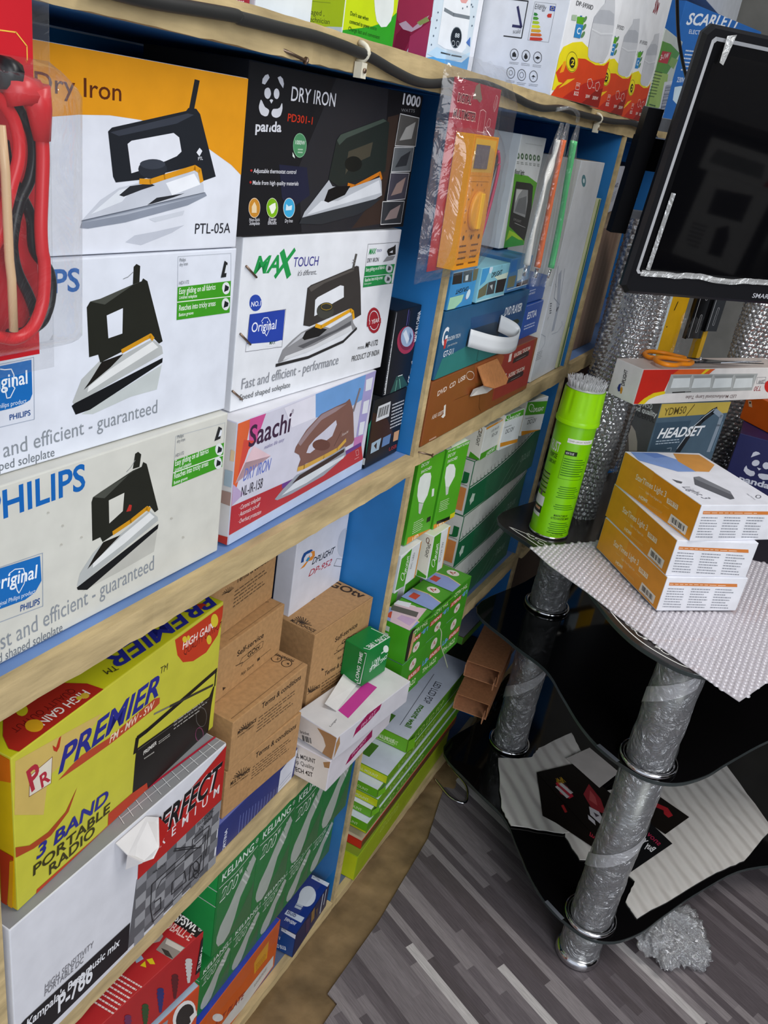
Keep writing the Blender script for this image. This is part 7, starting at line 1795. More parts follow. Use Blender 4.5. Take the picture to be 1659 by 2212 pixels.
while j < 70:
    for i in range(66):
        x = .10 + i*st + (j % 2)*st/2; y = 1.11 + j*st*.866; ang = .5
        xr = .38 + (x-.38)*math.cos(ang) - (y-1.38)*math.sin(ang); yr = 1.38 + (x-.38)*math.sin(ang) + (y-1.38)*math.cos(ang)
        if not inside((xr, yr), sheet) or inside((xr, yr), foot3): continue
        r = .0043; h = .0028*R7.uniform(.75, 1.1); vs = []; fs = []; cx_, cy_ = R7.uniform(-.0006, .0006), R7.uniform(-.0006, .0006)
        for q, (rr_, hh) in enumerate(((1, 0), (.88, .6), (.55, .93))):
            for t in range(8): vs.append((xr+cx_*hh+r*rr_*math.cos(t*math.pi/4), yr+cy_*hh+r*rr_*math.sin(t*math.pi/4), zb+.001+h*hh))
        vs.append((xr+cx_, yr+cy_, zb+.001+h))
        for q in range(2):
            for t in range(8): fs.append((q*8+t, q*8+(t+1) % 8, q*8+8+(t+1) % 8, q*8+8+t))
        fs += [(16+t, 16+(t+1) % 8, 24) for t in range(8)]
        mb.add(vs, fs, BUB, True)
    j += 1
tag(mb.build('bubble_wrap_sheet'), 'flat clear bubble wrap sheet spread under the three orange and white cartons', 'bubble wrap')
# ------------------------------------------------------------------ spray can
G1 = mat('#7cc400', .28); G2 = mat('#9be000', .3, 'plastic'); KB = mat('#14240a', .4); GREY = mat('#8d8478', .5)
X, Y, Z0 = .117, 1.455, .7005
CAN = thing('spray_can', 'tall lime green spray can with a clear bristle brush cap, standing on the glass corner', 'spray can', (X, Y, Z0))
mb = MB(); mb.lathe([(.033, 0), (.0365, .002), (.037, .006), (.0362, .009), (.0362, .222), (.034, .229)], G1, 48)
fr = lambda a, z, r=.0364: (r*math.cos(a), r*math.sin(a), z)
def onc(a0, z0, a1, z1, M, r=.0364, n=8):
    for i in range(n):
        p, q = a0+(a1-a0)*i/n, a0+(a1-a0)*(i+1)/n; mb.add([fr(p, z0, r), fr(q, z0, r), fr(q, z1, r), fr(p, z1, r)], [(0, 1, 2, 3)], M)
def txc(t, a0, z, wa, h, M, b=0, it=0):
    vs, fs, x0, x1 = glyphs(t, b, it); s = wa/(x1-x0)
    mb.add([fr(a0+(x-x0)*s, z+y*h/CAP, .03645) for x, y in vs], fs, M)
front = math.atan2(-Y, .45-X)             # side that faces the aisle
A = lambda d: front + math.radians(d)
onc(A(-12), .191, A(70), .199, WHITE); txc('CLEANER  LUBRICANT  PROTECTOR', A(-10), .1935, 1.2, .003, mat('#7a8a60'))
txc('RUST', A(-64), .168, .62, .018, WHITE, 2); txc('PURPOSE', A(-60), .155, .52, .009, KB, 1); txc('LUBRICANT', A(-58), .144, .5, .007, KB, 1)
onc(A(-11), .168, A(24), .176, KB); txc('HOW TO USE', A(-8), .1698, .4, .004, WHITE, 1)
for i in range(8): onc(A(-9), .160-.0045*i, A(58 if i % 3 else 48), .1618-.0045*i, mat('#3d7a06'))
for a0, a1, z0, z1 in ((-12, -11.3, .122, .168), (60, 60.7, .122, .168), (-12, 60, .122, .1225)): onc(A(a0), z0, A(a1), z1, KB)
for g, (z, rows) in enumerate(((.106, 6), (.070, 3), (.034, 6))):
    for i in range(rows): onc(A(0-4*(i % 2)), z-.0042*i, A(52+6*((i*7) % 3)), z-.0042*i+.0016, mat('#3d7a06'))
txc('MANUFACTURED BY', A(4), .0475, .75, .0042, KB, 1); txc('ALYTECH INDUSTRIES LIMITED', A(-3), .0415, 1.0, .0042, KB, 1)
txc('For industrial use', A(12), .0115, .6, .003, KB, 1); txc('Keep out of reach of children', A(8), .0075, .75, .003, KB, 1)
for i in range(9): onc(A(-86), .121-.0046*i, A(-38), .1235-.0046*i, GREY if i % 2 else mat('#3a3129'))
onc(A(-88), .058, A(-36), .077, WHITE); onc(A(-84), .043, A(-38), .057, mat('#26281f')); onc(A(-70), .049, A(-44), .054, mat('#d9a27a')); onc(A(-60), .078, A(-50), .088, mat('#6a6255')); onc(A(-88), .036, A(-40), .043, WHITE)
cb = sub(mb.build('can_body'), CAN)
mb = MB(); mb.lathe([(.0335, .0), (.0375, .0005), (.038, .003), (.0372, .0048)], CHROME, 40); sub(mb.build('bottom_rim'), CAN)
mb = MB()
def capf(u, v):
    a = u*2*math.pi; z = .226 + v*.058; r = .0385 - .0025*v - .0012*(max(0, math.sin(a*9))**2)*(1 if .25 < v < .95 else 0)
    return (r*math.cos(a), r*math.sin(a), z)
mb.grid(capf, 144, 12, G2); mb.lathe([(.0392, .222), (.0394, .228), (.0385, .230)], G2, 40, cap=False); mb.lathe([(.036, .2838), (.001, .2842)], G2, 30); sub(mb.build('cap'), CAN)
mb = MB(); CB = film('clear_bristle', (.97, .97, .97, 1), .2, .45, .3, 0, 1, (.92, .92, .92, 1)); Rb = random.Random(2)
mb.lathe([(.034, .284), (.034, .2865), (.001, .287)], CB, 30)
for i in range(520):
    a = Rb.uniform(0, 6.283); r = .033*math.sqrt(Rb.random()); h = .013+Rb.uniform(-.001, .002); o_ = 1.12
    mb.tube([(r*math.cos(a), r*math.sin(a), .286), (o_*r*math.cos(a), o_*r*math.sin(a), .286+h)], .00055, CB, 4)
sub(mb.build('bristle_brush'), CAN)
# ------------------------------------------------------------------ hanging multimeter pack
def child(mb, name, p, **k):
    o = mb.build(name, **k); o.parent = p; o.matrix_parent_inverse = Matrix.Identity(4); return o
def frame_of(o, rot): return Matrix.Translation(o) @ Euler([math.radians(a) for a in rot]).to_matrix().to_4x4()
CLEAR = film('clear_blister', (.985, .985, .985, 1), .07, .025, .05, .22, 20); BAGF = film('clear_bag', (.985, .985, .985, 1), .05, .02, .08, .3, 22)
YEL = mat('#eda41c', .3, 'plastic'); YEF = mat('#e2921a', .35, 'plastic'); RED = mat('#d2262c', .3, 'plastic'); BLK = mat('#18181b', .35, 'plastic'); MAR = mat('#9c2b3c', .4); CREAM = mat('#e2c9b8', .5)
def flat_print(mb, art, gloss=.4, y=0): print_on(mb, lambda f: (lambda u, v, e: (u, y-e, v)), art, gloss)
mmo = (.051, .937, 1.211)
MM = thing('multimeter_pack', 'yellow multimeter on a maroon card in clear plastic, hanging from the top shelf edge', 'multimeter', mmo, (math.radians(-1.6), 0, math.radians(91.1)))
mb = MB(); mb.box((-.024, .0245, -.004), (.116, .0255, .199), MAR)
flat_print(mb, [('F', 't', '#e6c4bc', 'DIGITAL', -10, 176, 0, 40, 9.5, 5, 0), ('F', 't', '#4a1420', 'DIGITAL', -9.2, 176.6, 0, 38.5, 8.2, 2, 0), ('F', 't', '#e6c4bc', 'MULTIMETER', -16, 160, 0, 66, 9.5, 5, 0), ('F', 't', '#4a1420', 'MULTIMETER', -15.2, 160.6, 0, 64.5, 8.2, 2, 0), ('F', 'l', '#e0b8b4', .7, [60, 150, 60, 172, 68, 174, 78, 172, 80, 150, 60, 150]), ('F', 'l', '#e0b8b4', .6, [86, 160, 90, 166, 96, 165, 97, 158, 90, 156, 86, 160]),
  ('F', 'l', '#e0b8b4', .6, [98, 180, 102, 192, 108, 190, 109, 180, 104, 174, 98, 180]), ('F', 'l', '#e0b8b4', .6, [101, 178, 107, 190]), ('F', 'l', '#e0b8b4', .6, [104, 176, 109, 187]), ('F', 'p', '#7a6a5a', [32, 182, 36, 196, 46, 200, 52, 192, 60, 184, 54, 180, 44, 183])], .4, .0245)
child(mb, 'header_card', MM)
mb = MB(); mb.box((0, .002, 0), (.076, .024, .147), YEL, fm={'F': YEF})
q = []
import_ring = [(math.cos(t*math.pi/14), math.sin(t*math.pi/14)) for t in range(28)]
q += [('F', 'p', '#d9a83a', [6, 108, 70, 108, 70, 143, 6, 143]), ('F', 'l', '#c07f18', .5, [4, 104, 72, 104, 72, 145, 4, 145, 4, 104]), ('F', 'l', '#7a4a10', .4, [8, 98, 66, 98])]
for k, (c, s) in enumerate(import_ring[::2]): q.append(('F', 't', '#6a3c10', str((20, 200, 2, 10, 600, 750, 4, 9)[k % 8]), 38+29*c-2.5, 66+29*s-1, 0, 4, 2.4, 0, 0))
for j in range(4): q.append(('F', 'g', '#7a4a14', [6, 8+7*j, 30, 8+7*j, 6, 4+7*j], 1, .5)); q.append(('F', 'g', '#7a4a14', [42, 8+7*j, 66, 8+7*j, 42, 4+7*j], 1, .5))
for j in range(3): q.append(('F', 'p', '#4a2c10', [v for c, s in import_ring[::3] for v in (14+24*j+3*c, 36+3*s)]))
flat_print(mb, q, .35, .002); mt = child(mb, 'meter', MM, bevel=.004)
mb = MB(); mb.box((.010, .0008, .112), (.050, .003, .137), mat('#6a6068', .15)); child(mb, 'screen', mt)
mb = MB(); T = Matrix.Translation((.038, .002, .066)) @ Matrix.Rotation(math.pi/2, 4, 'X'); mb.lathe([(.022, 0), (.022, .004), (.020, .0055), (.0, .0058)], YEL, 32, T); mb.box((.033, -.006, .046), (.043, -.002, .086), mat('#e8b030', .3, 'plastic')); child(mb, 'dial', mt, bevel=.001)
mb = MB(); lead = spline([(.086, .018, .02), (.094, .016, .06), (.104, .014, .1), (.110, .014, .122), (.102, .016, .138), (.093, .018, .128), (.090, .016, .10), (.094, .012, .06), (.088, .012, .02)], 6); mb.tube(lead, .0022, BLK, 8)
lead = spline([(.096, .012, .03), (.104, .010, .07), (.112, .010, .108), (.114, .012, .122), (.106, .012, .132)], 6); mb.tube(lead, .0022, mat('#c2285a', .3, 'plastic'), 8)
mb.tube([(.085, .02, .0), (.086, .018, .06)], .004, RED, 8); child(mb, 'test_leads', MM)
def pillow(mb, x0, x1, z0, z1, yb, yf, M, nx=16, nz=22, amp=.0012, sd=0):
    def f(u, v):
        k = min(1, 5*min(u, 1-u))*min(1, 6*min(v, 1-v)); k = k**.6
        x = x0+(x1-x0)*u; z = z0+(z1-z0)*v
        return (x + amp*noise2(z*60+sd, 3.3)*(1 if u in (0, 1) else .3), yb+(yf-yb)*k + amp*noise2(x*70+sd, z*70), z + amp*1.5*noise2(x*50+sd, 9.1)*(1 if v in (0, 1) else 0))
    mb.grid(f, nx, nz, M)
mb = MB(); pillow(mb, -.006, .080, -.006, .152, .022, -.004, CLEAR); pillow(mb, .079, .124, -.002, .156, .024, .004, CLEAR, sd=4); child(mb, 'blister', MM)
mb = MB(); pillow(mb, -.052, .132, -.016, .222, .026, -.0075, BAGF, 26, 30, .002, 7); pillow(mb, -.052, .132, -.016, .222, .0262, .0268, BAGF, 20, 24, .001, 9); child(mb, 'clear_bag', MM)
# ------------------------------------------------------------------ test lead pack at the left edge, close to the lens
LP = thing('test_lead_pack', 'red and black test leads in a clear blister, hanging at the left edge', 'test leads', (.0, .0, 0))
mb = MB(); mb.box((.0735, .232, 1.215), (.0745, .3215, 1.44), mat('#c4222c', .35)); fr = lambda f: (lambda u, v, e: (.0745+e, .232+u, 1.215+v))
print_on(mb, fr, [('F', 'l', '#e2a0a0', .9, [v for k in range(17) for v in (76+2.6*math.cos(k*.4), 176+2.6*math.sin(k*.4))]), ('F', 'l', '#e8b84a', .6, [10, 154, 80, 157, 86, 152, 86, 146])])
child(mb, 'header_card', LP)
mb = MB(); pts = [(0.092, 0.2783, 1.3475), (0.092, 0.2878, 1.3432), (0.092, 0.2946, 1.3359), (0.092, 0.2973, 1.3266), (0.092, 0.2965, 1.317), (0.092, 0.292, 1.3057), (0.092, 0.2875, 1.2929), (0.092, 0.2849, 1.2844), (0.092, 0.2792, 1.2759)]; mb.tube(spline(pts, 6), .0030, RED, 12)
pts = [(0.095, 0.304, 1.3529), (0.095, 0.3064, 1.3452), (0.095, 0.3077, 1.3345), (0.095, 0.3085, 1.3206), (0.095, 0.3074, 1.3027), (0.095, 0.3065, 1.2879), (0.095, 0.307, 1.2765)]+[(0.095, 0.3081, 1.2707), (0.095, 0.3078, 1.2583), (0.095, 0.3057, 1.2473), (0.095, 0.2995, 1.2374), (0.095, 0.2895, 1.2335), (0.095, 0.2801, 1.2356), (0.095, 0.2704, 1.2398)]; mb.tube(spline(pts, 6), .0032, RED, 12)
child(mb, 'red_lead', LP)
mb = MB(); pts = [(0.086, 0.2978, 1.3459), (0.086, 0.3036, 1.3384), (0.086, 0.3096, 1.3299), (0.086, 0.3107, 1.3193), (0.086, 0.308, 1.3084), (0.086, 0.3021, 1.2989), (0.086, 0.298, 1.2864), (0.086, 0.2966, 1.2752)]+[(0.086, 0.2991, 1.2643), (0.086, 0.3058, 1.2512), (0.086, 0.3091, 1.2402), (0.086, 0.3033, 1.2331), (0.086, 0.2925, 1.2331)]; mb.tube(spline(pts, 6), .0028, BLK, 10)
pts = [(0.084, 0.2951, 1.3254), (0.084, 0.298, 1.3115), (0.084, 0.3048, 1.3), (0.084, 0.3101, 1.2895), (0.084, 0.3115, 1.274)]+[(0.084, 0.3208, 1.2623), (0.084, 0.3215, 1.2492), (0.084, 0.3165, 1.2372), (0.084, 0.3068, 1.2322)]; mb.tube(spline(pts, 6), .0028, BLK, 10); child(mb, 'black_lead', LP)
mb = MB(); pts = [(0.096, 0.288, 1.3473), (0.096, 0.2974, 1.3488), (0.096, 0.3039, 1.3477)]; mb.tube(pts, .0065, RED, 12); pts = [(0.096, 0.3031, 1.3503), (0.096, 0.3059, 1.3413), (0.096, 0.3074, 1.3277)]; mb.tube(pts, .008, RED, 12, rr=[.0075, .006, .004]); child(mb, 'red_plug', LP)
mb = MB(); pts = [(0.094, 0.2859, 1.3547), (0.094, 0.2908, 1.3546), (0.094, 0.2937, 1.3536)]; mb.tube(pts, .007, BLK, 12); child(mb, 'black_plug', LP)
mb = MB(); pts = [(0.1, 0.2812, 1.3335), (0.1, 0.2828, 1.3138), (0.1, 0.2832, 1.2744)]+[(0.1, 0.2841, 1.265), (0.1, 0.2843, 1.2392)]; mb.tube(pts, .0022, mat('#d8b48a', .3, 'plastic'), 8); child(mb, 'probe_tip', LP)
mb = MB()
def bl(u, v):
    y = .236+.094*u; z = 1.222+.140*v; k = min(1, 9*min(u, 1-u))*min(1, 12*min(v, 1-v)); return (.0755+.034*min(1, k**.45), y, z)
mb.grid(bl, 36, 44, CLEAR); mb.box((.0725, .228, 1.205), (.0729, .333, 1.45), BAGF); child(mb, 'blister', LP)
# ------------------------------------------------------------------ three hanging stick lights
SLV = film('milky_sleeve', (.98, .98, .96, 1), .06, .05, .12, .4, 30)
sticks = (([(0.03, 1.2665, 1.3661), (0.03, 1.2642, 1.3393), (0.03, 1.2539, 1.3084), (0.03, 1.2499, 1.2678), (0.03, 1.2461, 1.2302), (0.03, 1.2501, 1.1931)], '#ece8e2', 'white flexible stick light in a clear sleeve, left of the three hanging', [(0.03, 1.2508, 1.1921), (0.03, 1.2493, 1.1764)]),
          ([(0.034, 1.2799, 1.3673), (0.034, 1.28, 1.335), (0.034, 1.283, 1.2982), (0.034, 1.2863, 1.2642), (0.034, 1.2879, 1.2273), (0.034, 1.2911, 1.1872)], '#f06a14', 'orange flexible stick light in a clear sleeve, middle one of the three hanging', [(0.034, 1.2912, 1.1852), (0.034, 1.2908, 1.1714)]),
          ([(0.038, 1.317, 1.368), (0.038, 1.324, 1.3369), (0.038, 1.3312, 1.2991), (0.038, 1.3389, 1.2639), (0.038, 1.345, 1.2256), (0.038, 1.348, 1.1831)], '#5fe08a', 'mint green flexible stick light in a clear sleeve, right of the three hanging', [(0.038, 1.3469, 1.1811), (0.038, 1.3437, 1.1672)]))
for P, c, lb, con in sticks:
    S = thing('stick_light', lb, 'light', P[0], group='stick lights hanging from the cable'); o = Vector(P[0]); L_ = [Vector(p)-o for p in P]; c2 = [Vector(p)-o for p in con]
    mb = MB(); mb.tube(spline(L_, 5), .0052, mat(c, .35, 'plastic'), 12, rr=[.0048+.0012*(abs(k-12)/13) for k in range(26)], flat=.6); child(mb, 'silicone_body', S)
    mb = MB(); d = (c2[1]-c2[0]).normalized(); mb.tube([c2[0], c2[1]], .0046, CHROME, 4, flat=.5); child(mb, 'usb_plug', S)
    mb = MB(); Q = [Vector((0, .004, .022))] + L_ + [c2[1]+d*.012]
    def slv(u, v, Q=Q):
        t = v*(len(Q)-1); i = min(int(t), len(Q)-2); p = Q[i].lerp(Q[i+1], t-i); wd = .0075+.0065*min(1, 3*v); a = u*2*math.pi
        return (p.x+.0085*math.sin(a)*min(1, .25+2.5*v), p.y+wd*math.cos(a), p.z+.002*noise2(a, v*9))
    mb.grid(slv, 18, 34, SLV); child(mb, 'clear_sleeve', S)
mb = MB(); mb.tube(spline([(.011, 1.285, 1.404), (.028, 1.30, 1.41), (.033, 1.322, 1.404), (.03, 1.338, 1.395)], 5), .003, SLV, 8)
tag(mb.build('sleeve_tie'), 'knotted clear plastic tie holding the three stick lights on the cable', 'tie')
# ------------------------------------------------------------------ cables and clips
CB_ = mat('#2b2b2a', .5, 'plastic'); CLIPM = mat('#d8d2be', .4, 'plastic')
mb = MB(); mb.tube(spline([(0.0072, 0.4234, 1.4051), (0.0072, 0.4699, 1.4052), (0.0072, 0.5227, 1.4083), (0.0072, 0.5568, 1.4102), (0.0072, 0.5632, 1.4095), (0.0072, 0.5867, 1.4099), (0.0072, 0.6229, 1.4104), (0.0072, 0.6626, 1.4113), (0.0072, 0.707, 1.4101), (0.0072, 0.7262, 1.409), (0.0072, 0.7567, 1.4072), (0.0072, 0.799, 1.4017), (0.0072, 0.8449, 1.3973), (0.0072, 0.8832, 1.3979), (0.0072, 0.9294, 1.4037), (0.0072, 0.9431, 1.4054), (0.0072, 1.0299, 1.411), (0.0072, 1.1378, 1.4059), (0.0072, 1.1819, 1.4029), (0.0072, 1.2415, 1.4021), (0.0072, 1.3172, 1.4079), (0.0072, 1.3952, 1.4074), (0.0072, 1.4855, 1.4077), (0.0072, 1.6123, 1.4097), (0.0072, 1.7452, 1.4158), (0.0072, 1.8563, 1.4113), (0.0072, 1.9483, 1.4032), (0.0072, 1.9972, 1.3945)], 6), .0047, CB_, 12)
tag(mb.build('power_cable'), 'thick black cable clipped along the raw edge of the top shelf', 'cable')
for k, (y, z) in enumerate(((0.7442, 1.4096), (1.5258, 1.4075))):
    mb = MB(); mb.tube([(.0006+.0105*max(0, math.cos(t)), y, z+.0075*math.sin(t)) for t in [(-.5+i/8)*math.pi for i in range(9)]], .0026, CLIPM, 6); mb.box((0.001, y-.0045, z-.021), (.009, y+.0045, z-.008), CLIPM)
    mb.tube([(.009, y, z-.0145), (.0105, y, z-.0145)], .0022, NAIL, 10)
    tag(mb.build('cable_clip'), ('white cable clip left of the hanging multimeter pack', 'white cable clip right of the hanging stick lights')[k], 'clip', 'cable clips on the top shelf edge')
mb = MB(); mb.tube(spline([(0.05, 1.6155, 1.6371), (0.05, 1.6827, 1.5955), (0.05, 1.7459, 1.5623), (0.05, 1.824, 1.5347), (0.05, 1.913, 1.5085), (0.05, 1.9873, 1.4816)], 6), .003, mat('#141416', .4, 'plastic'), 10)
tag(mb.build('hanging_cable'), 'thin black cable hanging down in front of the blue carton', 'cable')
# ------------------------------------------------------------------ television
TVF = frame_of((.191, 1.189, 1.192), (6.3, -1.0, 47.8)); W, D, H = .52, .04, .324
TV = thing('television', 'black flat television with a silver line inside its frame, at upper right', 'television', TVF.translation, TVF.to_euler()); TV.matrix_world = TVF
TVB = mat('#17171a', .3, 'plastic'); TVB2 = mat('#0d0d0f', .25, 'plastic'); SIL = mat('#a2a3a6', .5, 'plastic'); PEEL = film('peeling_film', (.9, .9, .9, 1), .3, .35, .2, .5, 60, (.75, .75, .73, 1))
c_ = .010; octo = [(c_, 0), (W-c_, 0), (W, c_), (W, H-c_), (W-c_, H), (c_, H), (0, H-c_), (0, c_)]
mb = MB()
def ring_(o0, y0, o1, y1, M):
    n = len(o0)
    for i in range(n):
        j = (i+1) % n; mb.add([(o0[i][0], y0, o0[i][1]), (o0[j][0], y0, o0[j][1]), (o1[j][0], y1, o1[j][1]), (o1[i][0], y1, o1[i][1])], [(0, 1, 2, 3)], M)
ins = lambda l, b, r, t, c: [(l+c, b), (W-r-c, b), (W-r, b+c), (W-r, H-t-c), (W-r-c, H-t), (l+c, H-t), (l, H-t-c), (l, b+c)]
a0 = octo; a1 = ins(.004, .005, .004, .004, .008); a2 = ins(.013, .029, .013, .012, .004); a3 = ins(.0185, .031, .0185, .016, .003); a4 = ins(.028, .035, .028, .028, .001); ab = ins(.05, .05, .05, .05, .02)
ring_(ab, D, a0, .011, TVB); ring_(a0, .011, a0, .006, TVB); ring_(a0, .006, a1, 0, TVB); ring_(a1, 0, a2, .001, TVB); ring_(a3, .003, a4, .005, TVB2); mb.add([(x, D, z) for x, z in ab], [tuple(range(8))], TVB)
art_ = [('F', 't', '#b9bac0', 'SMART-', 220.4, 9.5, 0, 40.1, 6.5, 1, 0)]
flat_print(mb, art_, .4, -.0005)
child(mb, 'casing', TV)
mb = MB(); ring_(a2, .001, a3, .0025, SIL); child(mb, 'silver_trim', TV)
mb = MB(); mb.add([(x, .005, z) for x, z in a4], [tuple(range(8))], mat('#08080a', .04, 'glass')); child(mb, 'screen', TV)
mb = MB(); mb.grid(lambda u, v: (.020+.48*u, -.0012-.002*max(0, noise2(u*20, v)), .028+.008*v+.004*noise2(u*9, 2.0)), 60, 2, PEEL); mb.grid(lambda u, v: (.026+.004*v, -.001-.004*v, .036+.10*u), 20, 2, PEEL); mb.add([(.030, -.002, .315), (.042, -.003, .318), (.038, -.002, .285), (.030, -.004, .287)], [(0, 1, 2, 3)], PEEL); child(mb, 'peeling_film', TV)
mb = MB(); mb.box((-.018, .040, .07), (.006, .052, .225), TVB2); mb.box((-.004, .044, .09), (.03, .052, .10), SIL); mb.box((-.004, .044, .20), (.03, .052, .215), SIL); mb.box((-.01, .052, .15), (.35, .066, .19), TVB2); mb.box((.30, .041, .10), (.36, .10, .25), TVB2)
child(mb, 'mounting_bracket', TV)
pv = TVF @ Vector((.33, .10, .2)); mb = MB(); Ti = TVF.inverted(); mb.tube([Ti @ pv, Ti @ Vector((pv.x, pv.y, 2.6))], .018, TVB2, 14); child(mb, 'ceiling_pole', TV)
# ------------------------------------------------------------------ bubble-wrapped bundles on the stand
BW = film('bubble_film', (.90, .90, .91, 1), .30, .14, .08, 0, 1, (.72, .72, .74, 1)); CORE = mat('#5b544f', .5, 'dusty'); COREB = mat('#8a7263', .7, 'kraft')
def bundle(name, label, x, y, rx, ry, z0, z1, lean, core, sq=2.0, spin=0.0, seed=1):
    B_ = thing(name, label, 'bundle', (x, y, z0), (0, 0, spin)); hgt = z1-z0
    def prof(a, k=1.0):
        c, s = math.cos(a), math.sin(a); r = (abs(c)**sq+abs(s)**sq)**(-1/sq); return rx*k*c*r, ry*k*s*r
    mb = MB(); mb.grid(lambda u, v: (prof(u*6.2832, .86)[0]+lean[0]*v, prof(u*6.2832, .86)[1]+lean[1]*v, .004+(hgt-.008)*v), 32, 6, core); child(mb, 'wrapped_goods', B_)
    mb = MB(); per = math.pi*(rx+ry)*1.05; nb = max(8, int(per/.0105)); nu = nb*6; nv = int(hgt/.0019)
    def f(u, v):
        a = u*6.2832; z = hgt*v; px, py = prof(a); s = u*nb; t = z/.0091; r0 = int(t); best = 9
        for rr in (r0, r0+1):
            d = ((s+.5*(rr % 2)) % 1)-.5; best = min(best, (d*1.0)**2+((t-rr)*.87)**2)
        b = max(0, 1-best/.20)**.5*.0032; w_ = .004*noise2(math.cos(a)*2.2+seed, math.sin(a)*2.2+z*14)+.0015*noise2(u*30+seed, z*90)
        k = 1+(b+w_)/max(.02, math.hypot(px, py)); return (px*k+lean[0]*v, py*k+lean[1]*v, z)
    mb.grid(f, nu, nv, BW); child(mb, 'bubble_wrap', B_)
bundle('wrapped_bundle', 'slender bubble-wrapped bundle standing behind the spray can', .137, 1.588, .031, .030, .7005, 1.22, (.0, .03), CORE)
bundle('wrapped_bundle', 'wide flat bubble-wrapped bundle standing behind the slender one', .075, 1.90, .06, .025, .7005, 1.25, (.0, .0), COREB, 5, math.radians(12), 5)
bundle('wrapped_bundle', 'silvery bubble-wrapped bundle right of the black slotted plates', .335, 2.10, .06, .03, .7005, 1.25, (.0, .02), CORE, 3, math.radians(30), 9)
# wall mount pack with two slotted plates
WMF = frame_of((.135, 2.02, .7005), (0, 0, 58)); WM = thing('wall_mount_pack', 'yellow wall mount pack with two black slotted plates under the television', 'wall mount'); WM.matrix_world = WMF
YC = mat('#dba81c', .4)
def wm(key): return [tuple((WMF.inverted() @ Vector(p))) for p in key]
mb = MB(); mb.box((-.03, .01, 0), (.052, .03, .62), YC); flat_print(mb, [('F', 't', '#2a2414', '1', 12, 360, 0, 7, 20, 3, 1), ('F', 'p', '#2a2414', [4, 320, 7, 320, 7, 323, 4, 323]), ('F', 'l', '#7a5a14', 1, [-4, 390, 20, 396])], .4, .01); child(mb, 'yellow_card', WM)
mb = MB(); mb.box((.128, .004, 0), (.142, .028, .60), YC); child(mb, 'yellow_card', WM)
for k, (x0, wd, z0, z1) in enumerate(((.052, .060, .300, .52), (.110, .048, .318, .52))):
    mb = MB(); mb.box((x0, -.006, z0), (x0+wd, -.002, z1), TVB2); mb.box((x0, -.012, z0), (x0+.003, -.002, z1), TVB2)
    q = []
    for zc in (z0+.035, z0+.11): q.append(('F', 'l', '#b5b5b8', 1.0, [v for k_ in range(15) for v in ((x0+wd*.62)*1000+3*math.cos(k_*.449), zc*1000+(18 if math.sin(k_*.449) > 0 else -18)+3*math.sin(k_*.449))]))
    q.append(('F', 'l', '#c4c4c8', 1.2, [(x0+wd*.28)*1000, z0*1000+2, (x0+wd*.28)*1000, z1*1000-2])); flat_print(mb, q, .3, -.006); child(mb, 'slotted_plate', WM)
mb = MB(); pillow(mb, .03, .105, .22, .36, .0, -.012, BAGF, 14, 14, .006, 3); child(mb, 'screw_bag', WM)
mb = MB(); Tq = frame_of((.108, 1.99, .7005), (0, 0, 52)); mb.box((0, 0, 0), (.03, .010, .58), mat('#c9d6dc', .45), Tq); tag(mb.build('white_board'), 'pale blue white board standing left of the yellow wall mount pack', 'board')
# scissors
SC = thing('scissors', 'scissors with orange handles lying open on the long lamp carton', 'scissors', (0, 0, 1.0334)); ORG = mat('#f08c14', .35, 'plastic')
A_ = [Vector((p[0], p[1], .004)) for p in [(0.1725, 1.6009, 1.0354), (0.1738, 1.6341, 1.0354), (0.1962, 1.6541, 1.0354), (0.2182, 1.6551, 1.0354), (0.2365, 1.6572, 1.0354), (0.2246, 1.6339, 1.0354), (0.2054, 1.6108, 1.0354), (0.1873, 1.5842, 1.0354)]]
B2 = [Vector((p[0], p[1], .008)) for p in [(0.2006, 1.5577, 1.0394), (0.2043, 1.59, 1.0394), (0.2265, 1.6074, 1.0394), (0.2539, 1.6209, 1.0394), (0.2551, 1.597, 1.0394), (0.2429, 1.5777, 1.0394), (0.2368, 1.5556, 1.0394), (0.2207, 1.5426, 1.0394)]]
for loop, tip in ((A_, [(0.2356, 1.6558, 1.0354), (0.2908, 1.7037, 1.0354), (0.3645, 1.7935, 1.0354)]), (B2, [(0.2537, 1.6102, 1.0394), (0.2936, 1.6776, 1.0394), (0.3592, 1.7892, 1.0394)])):
    mb = MB(); mb.tube(spline(loop, 5, True), .0042, ORG, 8, True); h = child(mb, 'handle', SC)
    z = loop[0].z; p = [Vector((t[0], t[1], z)) for t in tip]; d = (p[2]-p[0]).normalized(); n = Vector((-d.y, d.x, 0))
    mb = MB(); vs = [p[0]-n*.004, p[1]-n*.006, p[2], p[1]+n*.004, p[0]+n*.004]; up = Vector((0, 0, .0016)); mb.add([v for v in vs]+[v+up for v in vs], [(4, 3, 2, 1, 0), (5, 6, 7, 8, 9)]+[(i, (i+1) % 5, 5+(i+1) % 5, 5+i) for i in range(5)], CHROME); child(mb, 'blade', SC)
mb = MB(); p = (Vector([(0.2639, 1.6583, 1.0374)][0])); mb.lathe([(.003, .004), (.003, .0125), (.0, .013)], CHROME, 12, Matrix.Translation((p.x, p.y, 0))); child(mb, 'pivot', SC)
# yellow tape roll half hidden at the right
mb = MB(); T = Matrix.Translation((.62, 1.60, .7015)); mb.lathe([(.03, 0), (.05, 0), (.05, .045), (.03, .045), (.03, 0)], mat('#d8cc10', .35, 'plastic'), 32, T, cap=False); tag(mb.build('tape_roll'), 'yellow tape roll at the right edge beside the decoder cartons', 'tape')
